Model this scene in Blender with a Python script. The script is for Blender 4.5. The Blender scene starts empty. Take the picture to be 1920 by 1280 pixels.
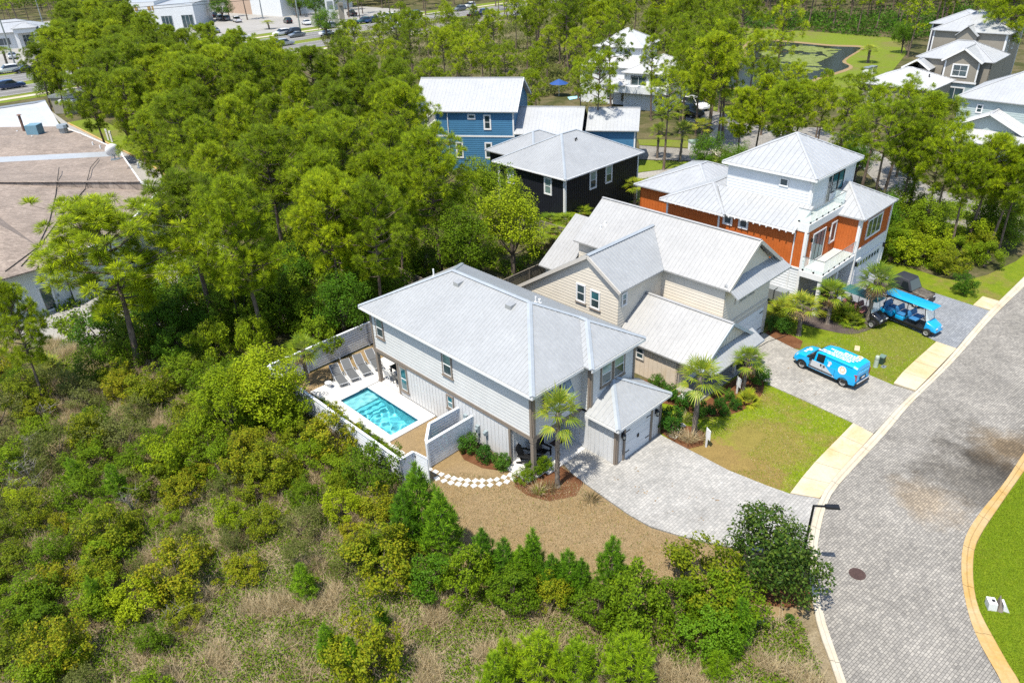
import bpy, bmesh, math, random
from math import radians as R_, sin, cos, pi, hypot
from mathutils import Vector, Matrix

SC = bpy.context.scene
COL = SC.collection
rnd = random.Random(7)

# ------------------------------------------------------------ camera
CAM_H, CAM_F, CAM_P, CAM_R = 26.3, 1400.0, R_(29.63), R_(-2.27)
cf = Vector((0, cos(CAM_P), -sin(CAM_P)))
cr0 = Vector((1, 0, 0)); cu0 = cr0.cross(cf)
cr = cr0 * cos(CAM_R) + cu0 * sin(CAM_R)
cu = cu0 * cos(CAM_R) - cr0 * sin(CAM_R)
cam_data = bpy.data.cameras.new('camera')
cam = bpy.data.objects.new('camera', cam_data); COL.objects.link(cam)
cam_data.sensor_width = 36.0
cam_data.lens = 36.0 * CAM_F / 1920.0
cam_data.clip_start = 0.5; cam_data.clip_end = 3000
m = Matrix((cr, cu, -cf)).transposed().to_4x4(); m.translation = (0, 0, CAM_H)
cam.matrix_world = m
SC.camera = cam

# ------------------------------------------------------------ sky, sun, exposure
SUN_EL = R_(66.0)
SUN_AZ = R_(232.0)          # direction towards the sun, measured from +x counter-clockwise
w = bpy.data.worlds.new('World'); SC.world = w; w.use_nodes = True
nt = w.node_tree; nt.nodes.clear()
sky = nt.nodes.new('ShaderNodeTexSky'); sky.sky_type = 'NISHITA'; sky.sun_disc = False
sky.sun_elevation = SUN_EL; sky.sun_rotation = R_(90) - SUN_AZ
sky.altitude = 20; sky.air_density = 1.0; sky.dust_density = 0.6; sky.ozone_density = 0.8
bg = nt.nodes.new('ShaderNodeBackground'); bg.inputs['Strength'].default_value = 0.15
wo = nt.nodes.new('ShaderNodeOutputWorld')
nt.links.new(sky.outputs[0], bg.inputs[0]); nt.links.new(bg.outputs[0], wo.inputs[0])
sd = bpy.data.lights.new('sun', 'SUN'); sd.energy = 4.5; sd.angle = R_(0.53); sd.color = (1.0, 0.94, 0.83)
sun = bpy.data.objects.new('sun', sd); COL.objects.link(sun)
sv = Vector((cos(SUN_AZ) * cos(SUN_EL), sin(SUN_AZ) * cos(SUN_EL), sin(SUN_EL)))
sun.rotation_euler = sv.to_track_quat('Z', 'Y').to_euler()
sun.location = sv * 300
SC.view_settings.view_transform = 'Standard'; SC.view_settings.look = 'None'
SC.view_settings.gamma = 1.0; SC.view_settings.use_curve_mapping = False
SC.view_settings.exposure = 0.9
SC.cycles.use_denoising = False
SC.cycles.max_bounces = 6; SC.cycles.diffuse_bounces = 3; SC.cycles.transparent_max_bounces = 6

# ------------------------------------------------------------ survey helpers
def at(u, v, z=0.0):
    """ground-survey point (full-size photo pixel) at height z"""
    d = cf * CAM_F + cr * (u - 960) - cu * (v - 640)
    t = (z - CAM_H) / d.z
    return Vector((d.x * t, d.y * t, z))
def seen(p):
    q = Vector(p) - Vector((0, 0, CAM_H)); k = q.dot(cf)
    if k < 0.5: return (-9999, -9999)
    return (960 + CAM_F * q.dot(cr) / k, 640 - CAM_F * q.dot(cu) / k)
def inside(p, poly):
    x, y = p[0], p[1]; c = False; j = len(poly) - 1
    for i in range(len(poly)):
        xi, yi = poly[i][0], poly[i][1]; xj, yj = poly[j][0], poly[j][1]
        if (yi > y) != (yj > y) and x < (xj - xi) * (y - yi) / (yj - yi) + xi: c = not c
        j = i
    return c
class Frame:
    def __init__(s, o, deg):
        s.o = Vector((o[0], o[1], 0)); s.deg = deg; a = R_(deg)
        s.ex = Vector((cos(a), sin(a), 0)); s.ey = Vector((-sin(a), cos(a), 0))
    def w(s, x, y, z=0): return s.o + s.ex * x + s.ey * y + Vector((0, 0, z))
F1 = Frame((-0.27, 32.53), 43.45)          # street grid of the three near houses

# ------------------------------------------------------------ objects
def tag(o, label=None, cat=None, group=None, kind=None):
    if label: o['label'] = label
    if cat: o['category'] = cat
    if group: o['group'] = group
    if kind: o['kind'] = kind
    return o
def thing(name, label, cat, loc=(0, 0, 0), rot=0.0, group=None):
    o = bpy.data.objects.new(name, None); COL.objects.link(o)
    o.empty_display_size = 0.2
    o.location = loc; o.rotation_euler = (0, 0, R_(rot))
    return tag(o, label, cat, group)
def dup(root, loc=None, rot=None, scale=None, label=None, group=None):
    def cp(o, parent):
        c = o.copy(); COL.objects.link(c)
        if parent is not None: c.parent = parent
        for ch in KIDS.get(o.name, ()): 
            k = cp(ch, c); KIDS.setdefault(c.name, []).append(k)
        return c
    r = cp(root, None)
    if loc is not None: r.location = loc
    if rot is not None: r.rotation_euler = (0, 0, R_(rot))
    if scale is not None: r.scale = scale if hasattr(scale, '__len__') else (scale,) * 3
    if label: r['label'] = label
    if group: r['group'] = group
    return r
KIDS = {}
def link(o, parent):
    COL.objects.link(o)
    if parent is not None:
        o.parent = parent; KIDS.setdefault(parent.name, []).append(o)
    return o

class MB:
    """collects shapes for ONE mesh object"""
    def __init__(s): s.v = []; s.f = []; s.m = []; s.cur = 0
    def mat(s, i): s.cur = i; return s
    def poly(s, pts):
        b = len(s.v); s.v.extend([tuple(p) for p in pts]); s.f.append(tuple(range(b, b + len(pts)))); s.m.append(s.cur); return s
    def raw(s, vs, fs):
        b = len(s.v); s.v.extend([tuple(p) for p in vs])
        for f in fs: s.f.append(tuple(i + b for i in f)); s.m.append(s.cur)
        return s
    def hexa(s, p):   # 8 points: bottom 0-3 ccw, top 4-7
        return s.raw(p, [(3, 2, 1, 0), (4, 5, 6, 7), (0, 1, 5, 4), (1, 2, 6, 5), (2, 3, 7, 6), (3, 0, 4, 7)])
    def box(s, x0, x1, y0, y1, z0, z1, M=None):
        p = [Vector((x, y, z)) for z in (z0, z1) for x, y in ((x0, y0), (x1, y0), (x1, y1), (x0, y1))]
        if M is not None: p = [M @ q for q in p]
        return s.hexa(p)
    def cbox(s, c, sx, sy, sz, M=None):
        return s.box(c[0] - sx / 2, c[0] + sx / 2, c[1] - sy / 2, c[1] + sy / 2, c[2] - sz / 2, c[2] + sz / 2, M)
    def bar(s, a, b, w_, h_, up=(0, 0, 1)):
        a = Vector(a); b = Vector(b); d = (b - a).normalized(); u = Vector(up)
        if abs(d.dot(u)) > 0.98: u = Vector((1, 0, 0))
        sx = d.cross(u).normalized() * (w_ / 2); sz = sx.cross(d).normalized() * (h_ / 2)
        return s.hexa([a - sx - sz, a + sx - sz, b + sx - sz, b - sx - sz, a - sx + sz, a + sx + sz, b + sx + sz, b - sx + sz])
    def tube(s, pts, rad, n=6, cap=True):
        pts = [Vector(p) for p in pts]
        if not hasattr(rad, '__len__'): rad = [rad] * len(pts)
        b = len(s.v); pu = None
        for i, p in enumerate(pts):
            d = (pts[min(i + 1, len(pts) - 1)] - pts[max(i - 1, 0)]).normalized()
            u = Vector((0, 0, 1)) if abs(d.z) < 0.9 else Vector((1, 0, 0))
            a = d.cross(u).normalized(); c = a.cross(d)
            for k in range(n):
                t = 2 * pi * k / n; s.v.append(tuple(p + (a * cos(t) + c * sin(t)) * rad[i]))
        for i in range(len(pts) - 1):
            for k in range(n):
                k2 = (k + 1) % n
                s.f.append((b + i * n + k, b + i * n + k2, b + (i + 1) * n + k2, b + (i + 1) * n + k)); s.m.append(s.cur)
        if cap:
            s.f.append(tuple(b + k for k in reversed(range(n)))); s.m.append(s.cur)
            e = b + (len(pts) - 1) * n
            s.f.append(tuple(e + k for k in range(n))); s.m.append(s.cur)
        return s
    def cyl(s, c, r, h, n=12, r2=None):
        return s.tube([c, (c[0], c[1], c[2] + h)], [r, r if r2 is None else r2], n)
    def prism(s, pts2, z0, z1):
        n = len(pts2); a = sum(pts2[i][0] * pts2[(i + 1) % n][1] - pts2[(i + 1) % n][0] * pts2[i][1] for i in range(n))
        if a < 0: pts2 = list(reversed(pts2))
        b = len(s.v)
        s.v.extend([(p[0], p[1], z0) for p in pts2]); s.v.extend([(p[0], p[1], z1) for p in pts2])
        s.f.append(tuple(b + i for i in reversed(range(n)))); s.m.append(s.cur)
        s.f.append(tuple(b + n + i for i in range(n))); s.m.append(s.cur)
        for i in range(n):
            j = (i + 1) % n
            s.f.append((b + i, b + j, b + n + j, b + n + i)); s.m.append(s.cur)
        return s
    def sphere(s, c, rx, ry, rz, nu=12, nv=8, jit=0, rr=None):
        b = len(s.v)
        for i in range(nv + 1):
            th = pi * i / nv
            for k in range(nu):
                ph = 2 * pi * k / nu; q = 1 + (rr.uniform(-jit, jit) if jit else 0)
                s.v.append((c[0] + rx * q * sin(th) * cos(ph), c[1] + ry * q * sin(th) * sin(ph), c[2] + rz * q * cos(th)))
        for i in range(nv):
            for k in range(nu):
                k2 = (k + 1) % nu
                s.f.append((b + i * nu + k, b + (i + 1) * nu + k, b + (i + 1) * nu + k2, b + i * nu + k2)); s.m.append(s.cur)
        return s
    def mesh(s, name, mats, smooth=False):
        me = bpy.data.meshes.new(name)
        me.from_pydata(s.v, [], s.f)
        for mt in (mats if isinstance(mats, (list, tuple)) else [mats]): me.materials.append(mt)
        if any(s.m): me.polygons.foreach_set('material_index', s.m)
        if smooth: me.polygons.foreach_set('use_smooth', [True] * len(s.f))
        me.update()
        return me
    def build(s, name, mats, parent=None, loc=None, rot=None, smooth=False, label=None, kind=None):
        o = bpy.data.objects.new(name, s.mesh(name, mats, smooth))
        link(o, parent)
        if loc is not None: o.location = loc
        if rot is not None: o.rotation_euler = (0, 0, R_(rot))
        if label: o['label'] = label
        if kind: o['kind'] = kind
        return o
def shared(name, me, parent, loc=(0, 0, 0), rot=0.0, scale=None):
    o = bpy.data.objects.new(name, me); link(o, parent); o.location = loc; o.rotation_euler = (0, 0, rot)
    if scale: o.scale = scale
    return o
def smooth_curve(pts, n=4):
    """Catmull-Rom through 2-D points"""
    P = [Vector((p[0], p[1])) for p in pts]; out = []
    for i in range(len(P) - 1):
        a = P[max(i - 1, 0)]; b = P[i]; c = P[i + 1]; d = P[min(i + 2, len(P) - 1)]
        for k in range(n):
            t = k / n
            out.append(0.5 * ((2 * b) + (c - a) * t + (2 * a - 5 * b + 4 * c - d) * t * t + (3 * b - a - 3 * c + d) * t ** 3))
    out.append(P[-1]); return out
# ------------------------------------------------------------ materials
class NT:
    def __init__(s, name):
        s.m = bpy.data.materials.new(name); s.m.use_nodes = True; s.t = s.m.node_tree; s.t.nodes.clear()
        s.out = s.n('OutputMaterial'); s.p = s.n('BsdfPrincipled'); s.l(s.p.outputs[0], s.out.inputs[0])
    def n(s, k, **kw):
        x = s.t.nodes.new('ShaderNode' + k)
        for a, b in kw.items(): setattr(x, a, b)
        return x
    def l(s, a, b): s.t.links.new(a, b)
    def coord(s, which='Object'):
        if which == 'World': return s.n('NewGeometry').outputs['Position']
        return s.n('TexCoord').outputs[which]
    def noise(s, scale, co, detail=4, rough=0.6, dist=0.0):
        x = s.n('TexNoise'); x.inputs['Scale'].default_value = scale; x.inputs['Detail'].default_value = detail
        x.inputs['Roughness'].default_value = rough; x.inputs['Distortion'].default_value = dist
        s.l(co, x.inputs['Vector']); return x.outputs['Fac']
    def ramp(s, fac, stops):
        x = s.n('ValToRGB'); e = x.color_ramp.elements
        while len(e) < len(stops): e.new(0.5)
        for el, (p, c) in zip(e, stops):
            el.position = p; el.color = (c[0], c[1], c[2], 1) if hasattr(c, '__len__') else (c, c, c, 1)
        s.l(fac, x.inputs[0]); return x.outputs[0]
    def mix(s, a, b, fac, mode='MIX'):
        x = s.n('Mix', data_type='RGBA', blend_type=mode)
        for sock, val in ((x.inputs[0], fac), (x.inputs[6], a), (x.inputs[7], b)):
            if hasattr(val, 'is_linked'): s.l(val, sock)
            elif hasattr(val, '__len__'): sock.default_value = (val[0], val[1], val[2], 1)
            else: sock.default_value = val
        return x.outputs[2]
    def math(s, op, a, b=0.0, clamp=False):
        x = s.n('Math', operation=op); x.use_clamp = clamp
        for sock, val in ((x.inputs[0], a), (x.inputs[1], b)):
            if hasattr(val, 'is_linked'): s.l(val, sock)
            else: sock.default_value = val
        return x.outputs[0]
    def bump(s, h, strength=0.3, dist=0.02):
        x = s.n('Bump'); x.inputs['Strength'].default_value = strength; x.inputs['Distance'].default_value = dist
        s.l(h, x.inputs['Height']); s.l(x.outputs[0], s.p.inputs['Normal']); return x
    def set(s, **kw):
        for k, v in kw.items():
            i = s.p.inputs[k]
            if hasattr(v, 'is_linked'): s.l(v, i)
            elif hasattr(v, '__len__'): i.default_value = (v[0], v[1], v[2], 1)
            else: i.default_value = v
        return s
KA = 0.74     # one albedo trim for all built surfaces
def paint(name, c, rough=0.5, var=0.12, scale=1.2, metal=0.0, spec=0.4, dirt=None, bump=0.0):
    """weathered plain surface: base colour with soft blotches and fine grain"""
    c = [x * KA for x in c]; t = NT(name); co = t.coord()
    lo = [x * (1 - var) for x in c]; hi = [min(1, x * (1 + var * 0.6)) for x in c]
    a = t.ramp(t.noise(scale, co, 5, 0.65), [(0.3, lo), (0.7, hi)])
    g = t.ramp(t.noise(scale * 18, co, 2), [(0.3, 0.93), (0.7, 1.0)])
    col = t.mix(a, g, 1.0, 'MULTIPLY')
    if dirt:
        f = t.ramp(t.noise(scale * 0.45, co, 6, 0.7), [(0.52, 0), (0.72, 1)])
        col = t.mix(col, dirt, t.math('MULTIPLY', f, 0.5))
    t.set(**{'Base Color': col, 'Roughness': rough, 'Metallic': metal, 'Specular IOR Level': spec})
    if bump: t.bump(t.noise(scale * 10, co, 3), bump, 0.01)
    return t.m
def flat(name, c, rough=0.5, metal=0.0, spec=0.5):
    t = NT(name); t.set(**{'Base Color': c, 'Roughness': rough, 'Metallic': metal, 'Specular IOR Level': spec}); return t.m
def glass(name, tint=(0.02, 0.035, 0.04)):
    t = NT(name); co = t.coord('World')
    c = t.ramp(t.noise(0.6, co, 2), [(0.35, tint), (0.7, [x * 2.2 for x in tint])])
    t.set(**{'Base Color': c, 'Roughness': 0.06, 'Specular IOR Level': 0.9, 'Metallic': 0.0}); return t.m

def roof_metal(name, c):
    c = [x * KA for x in c]; t = NT(name); co = t.coord()
    a = t.ramp(t.noise(0.5, co, 5, 0.6), [(0.3, [x * .90 for x in c]), (0.75, [min(1, x * 1.04) for x in c])])
    mp = t.n('Mapping'); mp.inputs['Scale'].default_value = (2.6, 2.6, 0.25); t.l(co, mp.inputs[0])
    b = t.ramp(t.noise(1.6, mp.outputs[0], 4, .7), [(0.3, 0.86), (0.68, 1.0)])
    t.set(**{'Base Color': t.mix(a, b, 1.0, 'MULTIPLY'), 'Roughness': 0.42, 'Metallic': 0.25, 'Specular IOR Level': 0.5})
    return t.m
M = {}
M['roof_grey'] = roof_metal('roof_grey', (0.455, 0.465, 0.465))
M['roof_warm'] = roof_metal('roof_warm', (0.47, 0.465, 0.45))
M['roof_pale'] = roof_metal('roof_pale', (0.52, 0.53, 0.535))
M['cap_grey'] = roof_metal('cap_grey', (0.46, 0.50, 0.53))
M['siding_grey'] = paint('siding_grey', (0.655, 0.66, 0.65), 0.55, 0.07)
M['siding_lower'] = paint('siding_lower', (0.68, 0.68, 0.675), 0.6, 0.06)
M['trim_taupe'] = paint('trim_taupe', (0.25, 0.205, 0.165), 0.6, 0.08)
M['siding_beige'] = paint('siding_beige', (0.75, 0.685, 0.575), 0.6, 0.06)
M['batten_beige'] = paint('batten_beige', (0.74, 0.63, 0.50), 0.6, 0.09, dirt=(0.42, 0.30, 0.15))
M['trim_white'] = paint('trim_white', (0.84, 0.84, 0.83), 0.5, 0.05)
M['trim_cream'] = paint('trim_cream', (0.60, 0.56, 0.50), 0.5, 0.05)
M['siding_white'] = paint('siding_white', (0.78, 0.80, 0.81), 0.55, 0.06)
M['rust'] = paint('rust', (0.56, 0.135, 0.022), 0.6, 0.14, 2.0, dirt=(0.42, 0.12, 0.03))
M['navy'] = paint('navy', (0.012, 0.014, 0.022), 0.5, 0.15)
M['blue'] = paint('blue', (0.060, 0.20, 0.36), 0.55, 0.08)
M['tan'] = paint('tan', (0.30, 0.27, 0.22), 0.6, 0.07)
M['mint'] = paint('mint', (0.42, 0.50, 0.50), 0.6, 0.06)
M['plum'] = paint('plum', (0.05, 0.05, 0.075), 0.6, 0.1)
M['glass'] = glass('glass'); M['glass_teal'] = glass('glass_teal', (0.015, 0.07, 0.085))
M['glass_blind'] = glass('glass_blind', (0.10, 0.15, 0.14))
M['black'] = paint('black', (0.012, 0.012, 0.013), 0.45, 0.15)
M['black_metal'] = flat('black_metal', (0.015, 0.015, 0.016), 0.35, 0.4)
M['door_white'] = paint('door_white', (0.74, 0.77, 0.80), 0.5, 0.04)
M['concrete_white'] = paint('concrete_white', (0.70, 0.685, 0.66), 0.8, 0.05, 1.5)
M['concrete'] = paint('concrete', (0.42, 0.40, 0.365), 0.85, 0.10, 1.0)
M['steel'] = paint('steel', (0.42, 0.45, 0.46), 0.4, 0.1, metal=0.6)
M['meter'] = paint('meter', (0.30, 0.36, 0.38), 0.5, 0.1)
M['wood_grey'] = paint('wood_grey', (0.20, 0.17, 0.14), 0.8, 0.25, 3)
M['sling'] = paint('sling', (0.13, 0.135, 0.14), 0.7, 0.1, 5)
M['alu'] = flat('alu', (0.66, 0.67, 0.68), 0.35, 0.5)
M['rubber'] = paint('rubber', (0.014, 0.014, 0.014), 0.8, 0.2)

def lawn_mat(name, greens, dry, spots=(), amount=0.45, scale=0.35):
    t = NT(name); co = t.coord('World')
    n1 = t.noise(scale, co, 6, 0.7); n2 = t.noise(1.6, co, 7, 0.8); n3 = t.noise(20, co, 4, 0.75)
    g = t.ramp(n2, [(0.25, greens[0]), (0.5, greens[1]), (0.75, greens[2])])
    f = t.ramp(n1, [(amount, 1), (amount + 0.14, 0)])
    f = t.math('MULTIPLY', f, 0.75)
    for (x, y, r, s) in spots:
        d = t.n('VectorMath', operation='DISTANCE'); t.l(co, d.inputs[0]); d.inputs[1].default_value = (x, y, 0)
        k = t.math('SUBTRACT', 1.0, t.math('DIVIDE', t.math('ADD', d.outputs['Value'], t.math('MULTIPLY', t.math('SUBTRACT', n2, 0.5), r * 1.5)), r), True)
        f = t.math('MAXIMUM', f, t.math('MULTIPLY', t.math('MULTIPLY', k, 3.0, True), s))
    c = t.mix(g, t.ramp(n2, [(0.3, [x * .75 for x in dry]), (0.7, dry)]), f)
    c = t.mix(c, t.ramp(n3, [(0.3, 0.45 * .86), (0.65, 1.15 * .86)]), 0.75, 'MULTIPLY')
    t.set(**{'Base Color': c, 'Roughness': 0.9, 'Specular IOR Level': 0.15}); t.bump(n3, 0.9, 0.06)
    return t.m
def soil_mat(name, stops, scale=0.5, grain=14, bump=0.8):
    t = NT(name); co = t.coord('World')
    n1 = t.noise(scale, co, 8, 0.72, 0.4); n3 = t.noise(grain, co, 5, 0.75)
    c = t.mix(t.ramp(n1, stops), t.ramp(n3, [(0.3, 0.5 * KA), (0.68, 1.2 * KA)]), 0.8, 'MULTIPLY')
    t.set(**{'Base Color': c, 'Roughness': 0.95, 'Specular IOR Level': 0.1}); t.bump(n3, bump, 0.07)
    return t.m
def paver_mat(name, tones, deg, bw=0.24, bh=0.16, stains=(), mortar=0.35, rust=None):
    t = NT(name); co = t.coord('World')
    mp = t.n('Mapping'); mp.inputs['Rotation'].default_value = (0, 0, R_(-deg)); t.l(co, mp.inputs[0])
    b = t.n('TexBrick'); b.offset = 0.5; b.squash = 1.35; b.squash_frequency = 3
    b.inputs['Scale'].default_value = 1.0; b.inputs['Brick Width'].default_value = bw; b.inputs['Row Height'].default_value = bh
    b.inputs['Mortar Size'].default_value = 0.011; b.inputs['Mortar Smooth'].default_value = 0.3; b.inputs['Bias'].default_value = 0.0
    b.inputs['Color1'].default_value = (0, 0, 0, 1); b.inputs['Color2'].default_value = (1, 1, 1, 1); b.inputs['Mortar'].default_value = (0.5, 0.5, 0.5, 1)
    t.l(mp.outputs[0], b.inputs['Vector'])
    tone = t.ramp(b.outputs['Color'], [(0.0, tones[0]), (0.45, tones[1]), (1.0, tones[2])])
    n1 = t.noise(0.35, co, 6, 0.65); n2 = t.noise(3.5, co, 5, 0.7)
    c = t.mix(tone, t.ramp(n1, [(0.3, 0.74 * KA), (0.7, 1.12 * KA)]), 1.0, 'MULTIPLY')
    c = t.mix(c, t.ramp(n2, [(0.3, 0.82), (0.7, 1.08)]), 1.0, 'MULTIPLY')
    for (x, y, r, s, col) in stains:
        d = t.n('VectorMath', operation='DISTANCE'); t.l(co, d.inputs[0]); d.inputs[1].default_value = (x, y, 0)
        k = t.math('SUBTRACT', 1.0, t.math('DIVIDE', t.math('ADD', d.outputs['Value'], t.math('MULTIPLY', t.math('SUBTRACT', n1, 0.5), r * 2.2)), r), True)
        k = t.math('MULTIPLY', t.math('MULTIPLY', k, 1.8, True), s)
        c = t.mix(c, t.mix(c, col, 1.0, 'MULTIPLY'), k)
    c = t.mix(c, t.mix(c, (mortar,) * 3, 1.0, 'MULTIPLY'), b.outputs['Fac'])
    t.set(**{'Base Color': c, 'Roughness': 0.85, 'Specular IOR Level': 0.25})
    h = t.math('SUBTRACT', t.math('MULTIPLY', n2, 0.3), b.outputs['Fac']); t.bump(h, 0.5, 0.02)
    return t.m
def stained_concrete(name, base, stain, amount=0.5, scale=0.5):
    t = NT(name); co = t.coord('World')
    n1 = t.noise(scale, co, 6, 0.7, 0.6); n2 = t.noise(9, co, 4, 0.7)
    c = t.mix(base, stain, t.ramp(n1, [(amount - 0.18, 0), (amount + 0.18, 1)]))
    c = t.mix(c, t.ramp(n2, [(0.3, 0.86 * KA), (0.7, 1.05 * KA)]), 1.0, 'MULTIPLY')
    t.set(**{'Base Color': c, 'Roughness': 0.85, 'Specular IOR Level': 0.2}); t.bump(n2, 0.2, 0.01)
    return t.m
def leaf_mat(name, cols, trans=0.35, hue=0.0, rough=0.6, spec=0.07):
    """per-leaf and per-plant colour differences, light shining through"""
    t = NT(name)
    g = t.n('NewGeometry'); oi = t.n('ObjectInfo')
    f = t.math('ADD', t.math('MULTIPLY', g.outputs['Random Per Island'], 0.5), t.math('MULTIPLY', oi.outputs['Random'], 0.5))
    c = t.ramp(f, [(i / (len(cols) - 1) * 0.8 + 0.1, k) for i, k in enumerate(cols)])
    t.set(**{'Base Color': c, 'Roughness': rough, 'Specular IOR Level': spec})
    tr = t.n('BsdfTranslucent'); t.l(t.mix(c, (1.0, 1.0, 0.35), 0.25), tr.inputs['Color'])
    mx = t.n('MixShader'); mx.inputs[0].default_value = trans
    t.l(t.p.outputs[0], mx.inputs[1]); t.l(tr.outputs[0], mx.inputs[2]); t.l(mx.outputs[0], t.out.inputs[0])
    return t.m
def bark_mat(name, a, b, scale=6):
    t = NT(name); co = t.coord(); mp = t.n('Mapping'); mp.inputs['Scale'].default_value = (1, 1, 0.35); t.l(co, mp.inputs[0])
    n = t.noise(scale, mp.outputs[0], 5, 0.7); t.set(**{'Base Color': t.ramp(n, [(0.35, a), (0.65, b)]), 'Roughness': 0.9})
    t.bump(n, 0.7, 0.04); return t.m
# ------------------------------------------------------------ ground and paving
M['ground'] = soil_mat('ground', [(0.25, (0.04, 0.045, 0.014)), (0.45, (0.075, 0.080, 0.026)), (0.60, (0.15, 0.125, 0.065)), (0.75, (0.07, 0.095, 0.022))], 0.22, 5)
M['dry_lawn'] = lawn_mat('dry_lawn', [(0.17, 0.125, 0.05), (0.275, 0.19, 0.09), (0.32, 0.235, 0.125)], (0.34, 0.245, 0.135), (), 0.46, 0.4)
M['mulch'] = soil_mat('mulch', [(0.3, (0.11, 0.045, 0.02)), (0.5, (0.17, 0.075, 0.035)), (0.7, (0.20, 0.10, 0.05))], 1.2, 16)
M['mulch_grey'] = soil_mat('mulch_grey', [(0.3, (0.07, 0.055, 0.05)), (0.55, (0.12, 0.095, 0.085)), (0.75, (0.2, 0.15, 0.1))], 1.2, 16)
g1 = at(1440, 830); g2 = at(1330, 860); g3 = at(1410, 890)
M['lawn'] = lawn_mat('lawn', [(0.105, 0.165, 0.006), (0.175, 0.240, 0.007), (0.25, 0.29, 0.012)], (0.30, 0.20, 0.07),
                     [(g1.x, g1.y, 2.8, .7), (g2.x, g2.y, 2.4, .95), (g3.x, g3.y, 2.2, .9)], 0.40)
g1 = at(1760, 480); g2 = at(1680, 640)
M['lawn_b'] = lawn_mat('lawn_b', [(0.09, 0.145, 0.006), (0.150, 0.205, 0.008), (0.22, 0.245, 0.014)], (0.24, 0.18, 0.06), [(g2.x, g2.y, 2.5, .35)], 0.36)
M['lawn_bright'] = lawn_mat('lawn_bright', [(0.10, 0.165, 0.008), (0.15, 0.215, 0.010), (0.20, 0.24, 0.014)], (0.22, 0.21, 0.04), (), 0.28)
M['lawn_far'] = lawn_mat('lawn_far', [(0.10, 0.16, 0.012), (0.15, 0.20, 0.016), (0.19, 0.22, 0.03)], (0.20, 0.17, 0.06), (), 0.36, 0.1)
M['scrub_soil'] = soil_mat('scrub_soil', [(0.28, (0.09, 0.085, 0.03)), (0.45, (0.22, 0.17, 0.095)), (0.6, (0.33, 0.27, 0.175)), (0.8, (0.13, 0.14, 0.035))], 0.5, 12)
s1 = at(1830, 900); s2 = at(1870, 850); s3 = at(1770, 960)
RC = (1.0, 0.74, 0.42); DK = (0.38, 0.36, 0.33)
M['pavers_road'] = paver_mat('pavers_road', [(0.265, 0.248, 0.222), (0.325, 0.303, 0.268), (0.40, 0.372, 0.325)], 38, 0.18, 0.12,
    [(s1.x, s1.y, 3.4, .75, DK), (s2.x, s2.y, 3.2, .75, DK), (s3.x - .4, s3.y + .5, 2.2, .45, RC), (s2.x + .6, s2.y + .4, 2.2, .7, RC)], 0.42)
M['pavers_light'] = paver_mat('pavers_light', [(0.37, 0.362, 0.34), (0.425, 0.412, 0.385), (0.475, 0.458, 0.425)], 44, 0.22, 0.15, (), 0.66)
M['pavers_warm'] = paver_mat('pavers_warm', [(0.34, 0.32, 0.29), (0.40, 0.378, 0.335), (0.47, 0.44, 0.39)], 44, 0.20, 0.13, (), 0.62)
M['pavers_blue'] = paver_mat('pavers_blue', [(0.24, 0.255, 0.275), (0.28, 0.295, 0.315), (0.33, 0.345, 0.36)], 44, 0.20, 0.13, (), 0.66)
M['kerb'] = stained_concrete('kerb', (0.56, 0.51, 0.41), (0.50, 0.39, 0.24), 0.62, 0.4)
M['kerb_rust'] = stained_concrete('kerb_rust', (0.54, 0.43, 0.27), (0.50, 0.31, 0.10), 0.42, 0.4)
M['slab'] = stained_concrete('slab', (0.62, 0.54, 0.40), (0.55, 0.38, 0.15), 0.55, 0.3)
M['asphalt'] = soil_mat('asphalt', [(0.3, (0.17, 0.165, 0.16)), (0.7, (0.24, 0.235, 0.225))], 0.15, 6, 0.2)
M['asphalt_pale'] = soil_mat('asphalt_pale', [(0.3, (0.30, 0.29, 0.27)), (0.7, (0.40, 0.385, 0.36))], 0.12, 6, 0.2)

def sheet(name, pix, z, mat, parent=None, kind='structure', raw=False, thick=None):
    pts = [Vector((p[0], p[1], 0)) if raw else at(p[0], p[1]) for p in pix]
    b = MB()
    if thick: b.prism([(p.x, p.y) for p in pts], z - thick, z)
    else:
        a = sum(pts[i].x * pts[(i + 1) % len(pts)].y - pts[(i + 1) % len(pts)].x * pts[i].y for i in range(len(pts)))
        if a < 0: pts.reverse()
        b.poly([(p.x, p.y, z) for p in pts])
    o = b.build(name, mat, parent)
    if kind and parent is None: o['kind'] = kind
    return o
POOL = (-3.06, -1.0, 7.02, 12.36)
def ring(name, x0, x1, y0, y1, z, mat, kind='structure'):
    """sheet in the street grid with the pool basin left open"""
    h0, h1, k0, k1 = POOL; b = MB()
    for a, c, d, e in ((x0, h0, y0, y1), (h1, x1, y0, y1), (h0, h1, y0, k0), (h0, h1, k1, y1)):
        b.poly([F1.w(a, d, z), F1.w(c, d, z), F1.w(c, e, z), F1.w(a, e, z)])
    return b.build(name, mat, kind=kind)
ring('ground', -1100, 1100, -300, 1100, -0.03, M['ground'])

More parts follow.
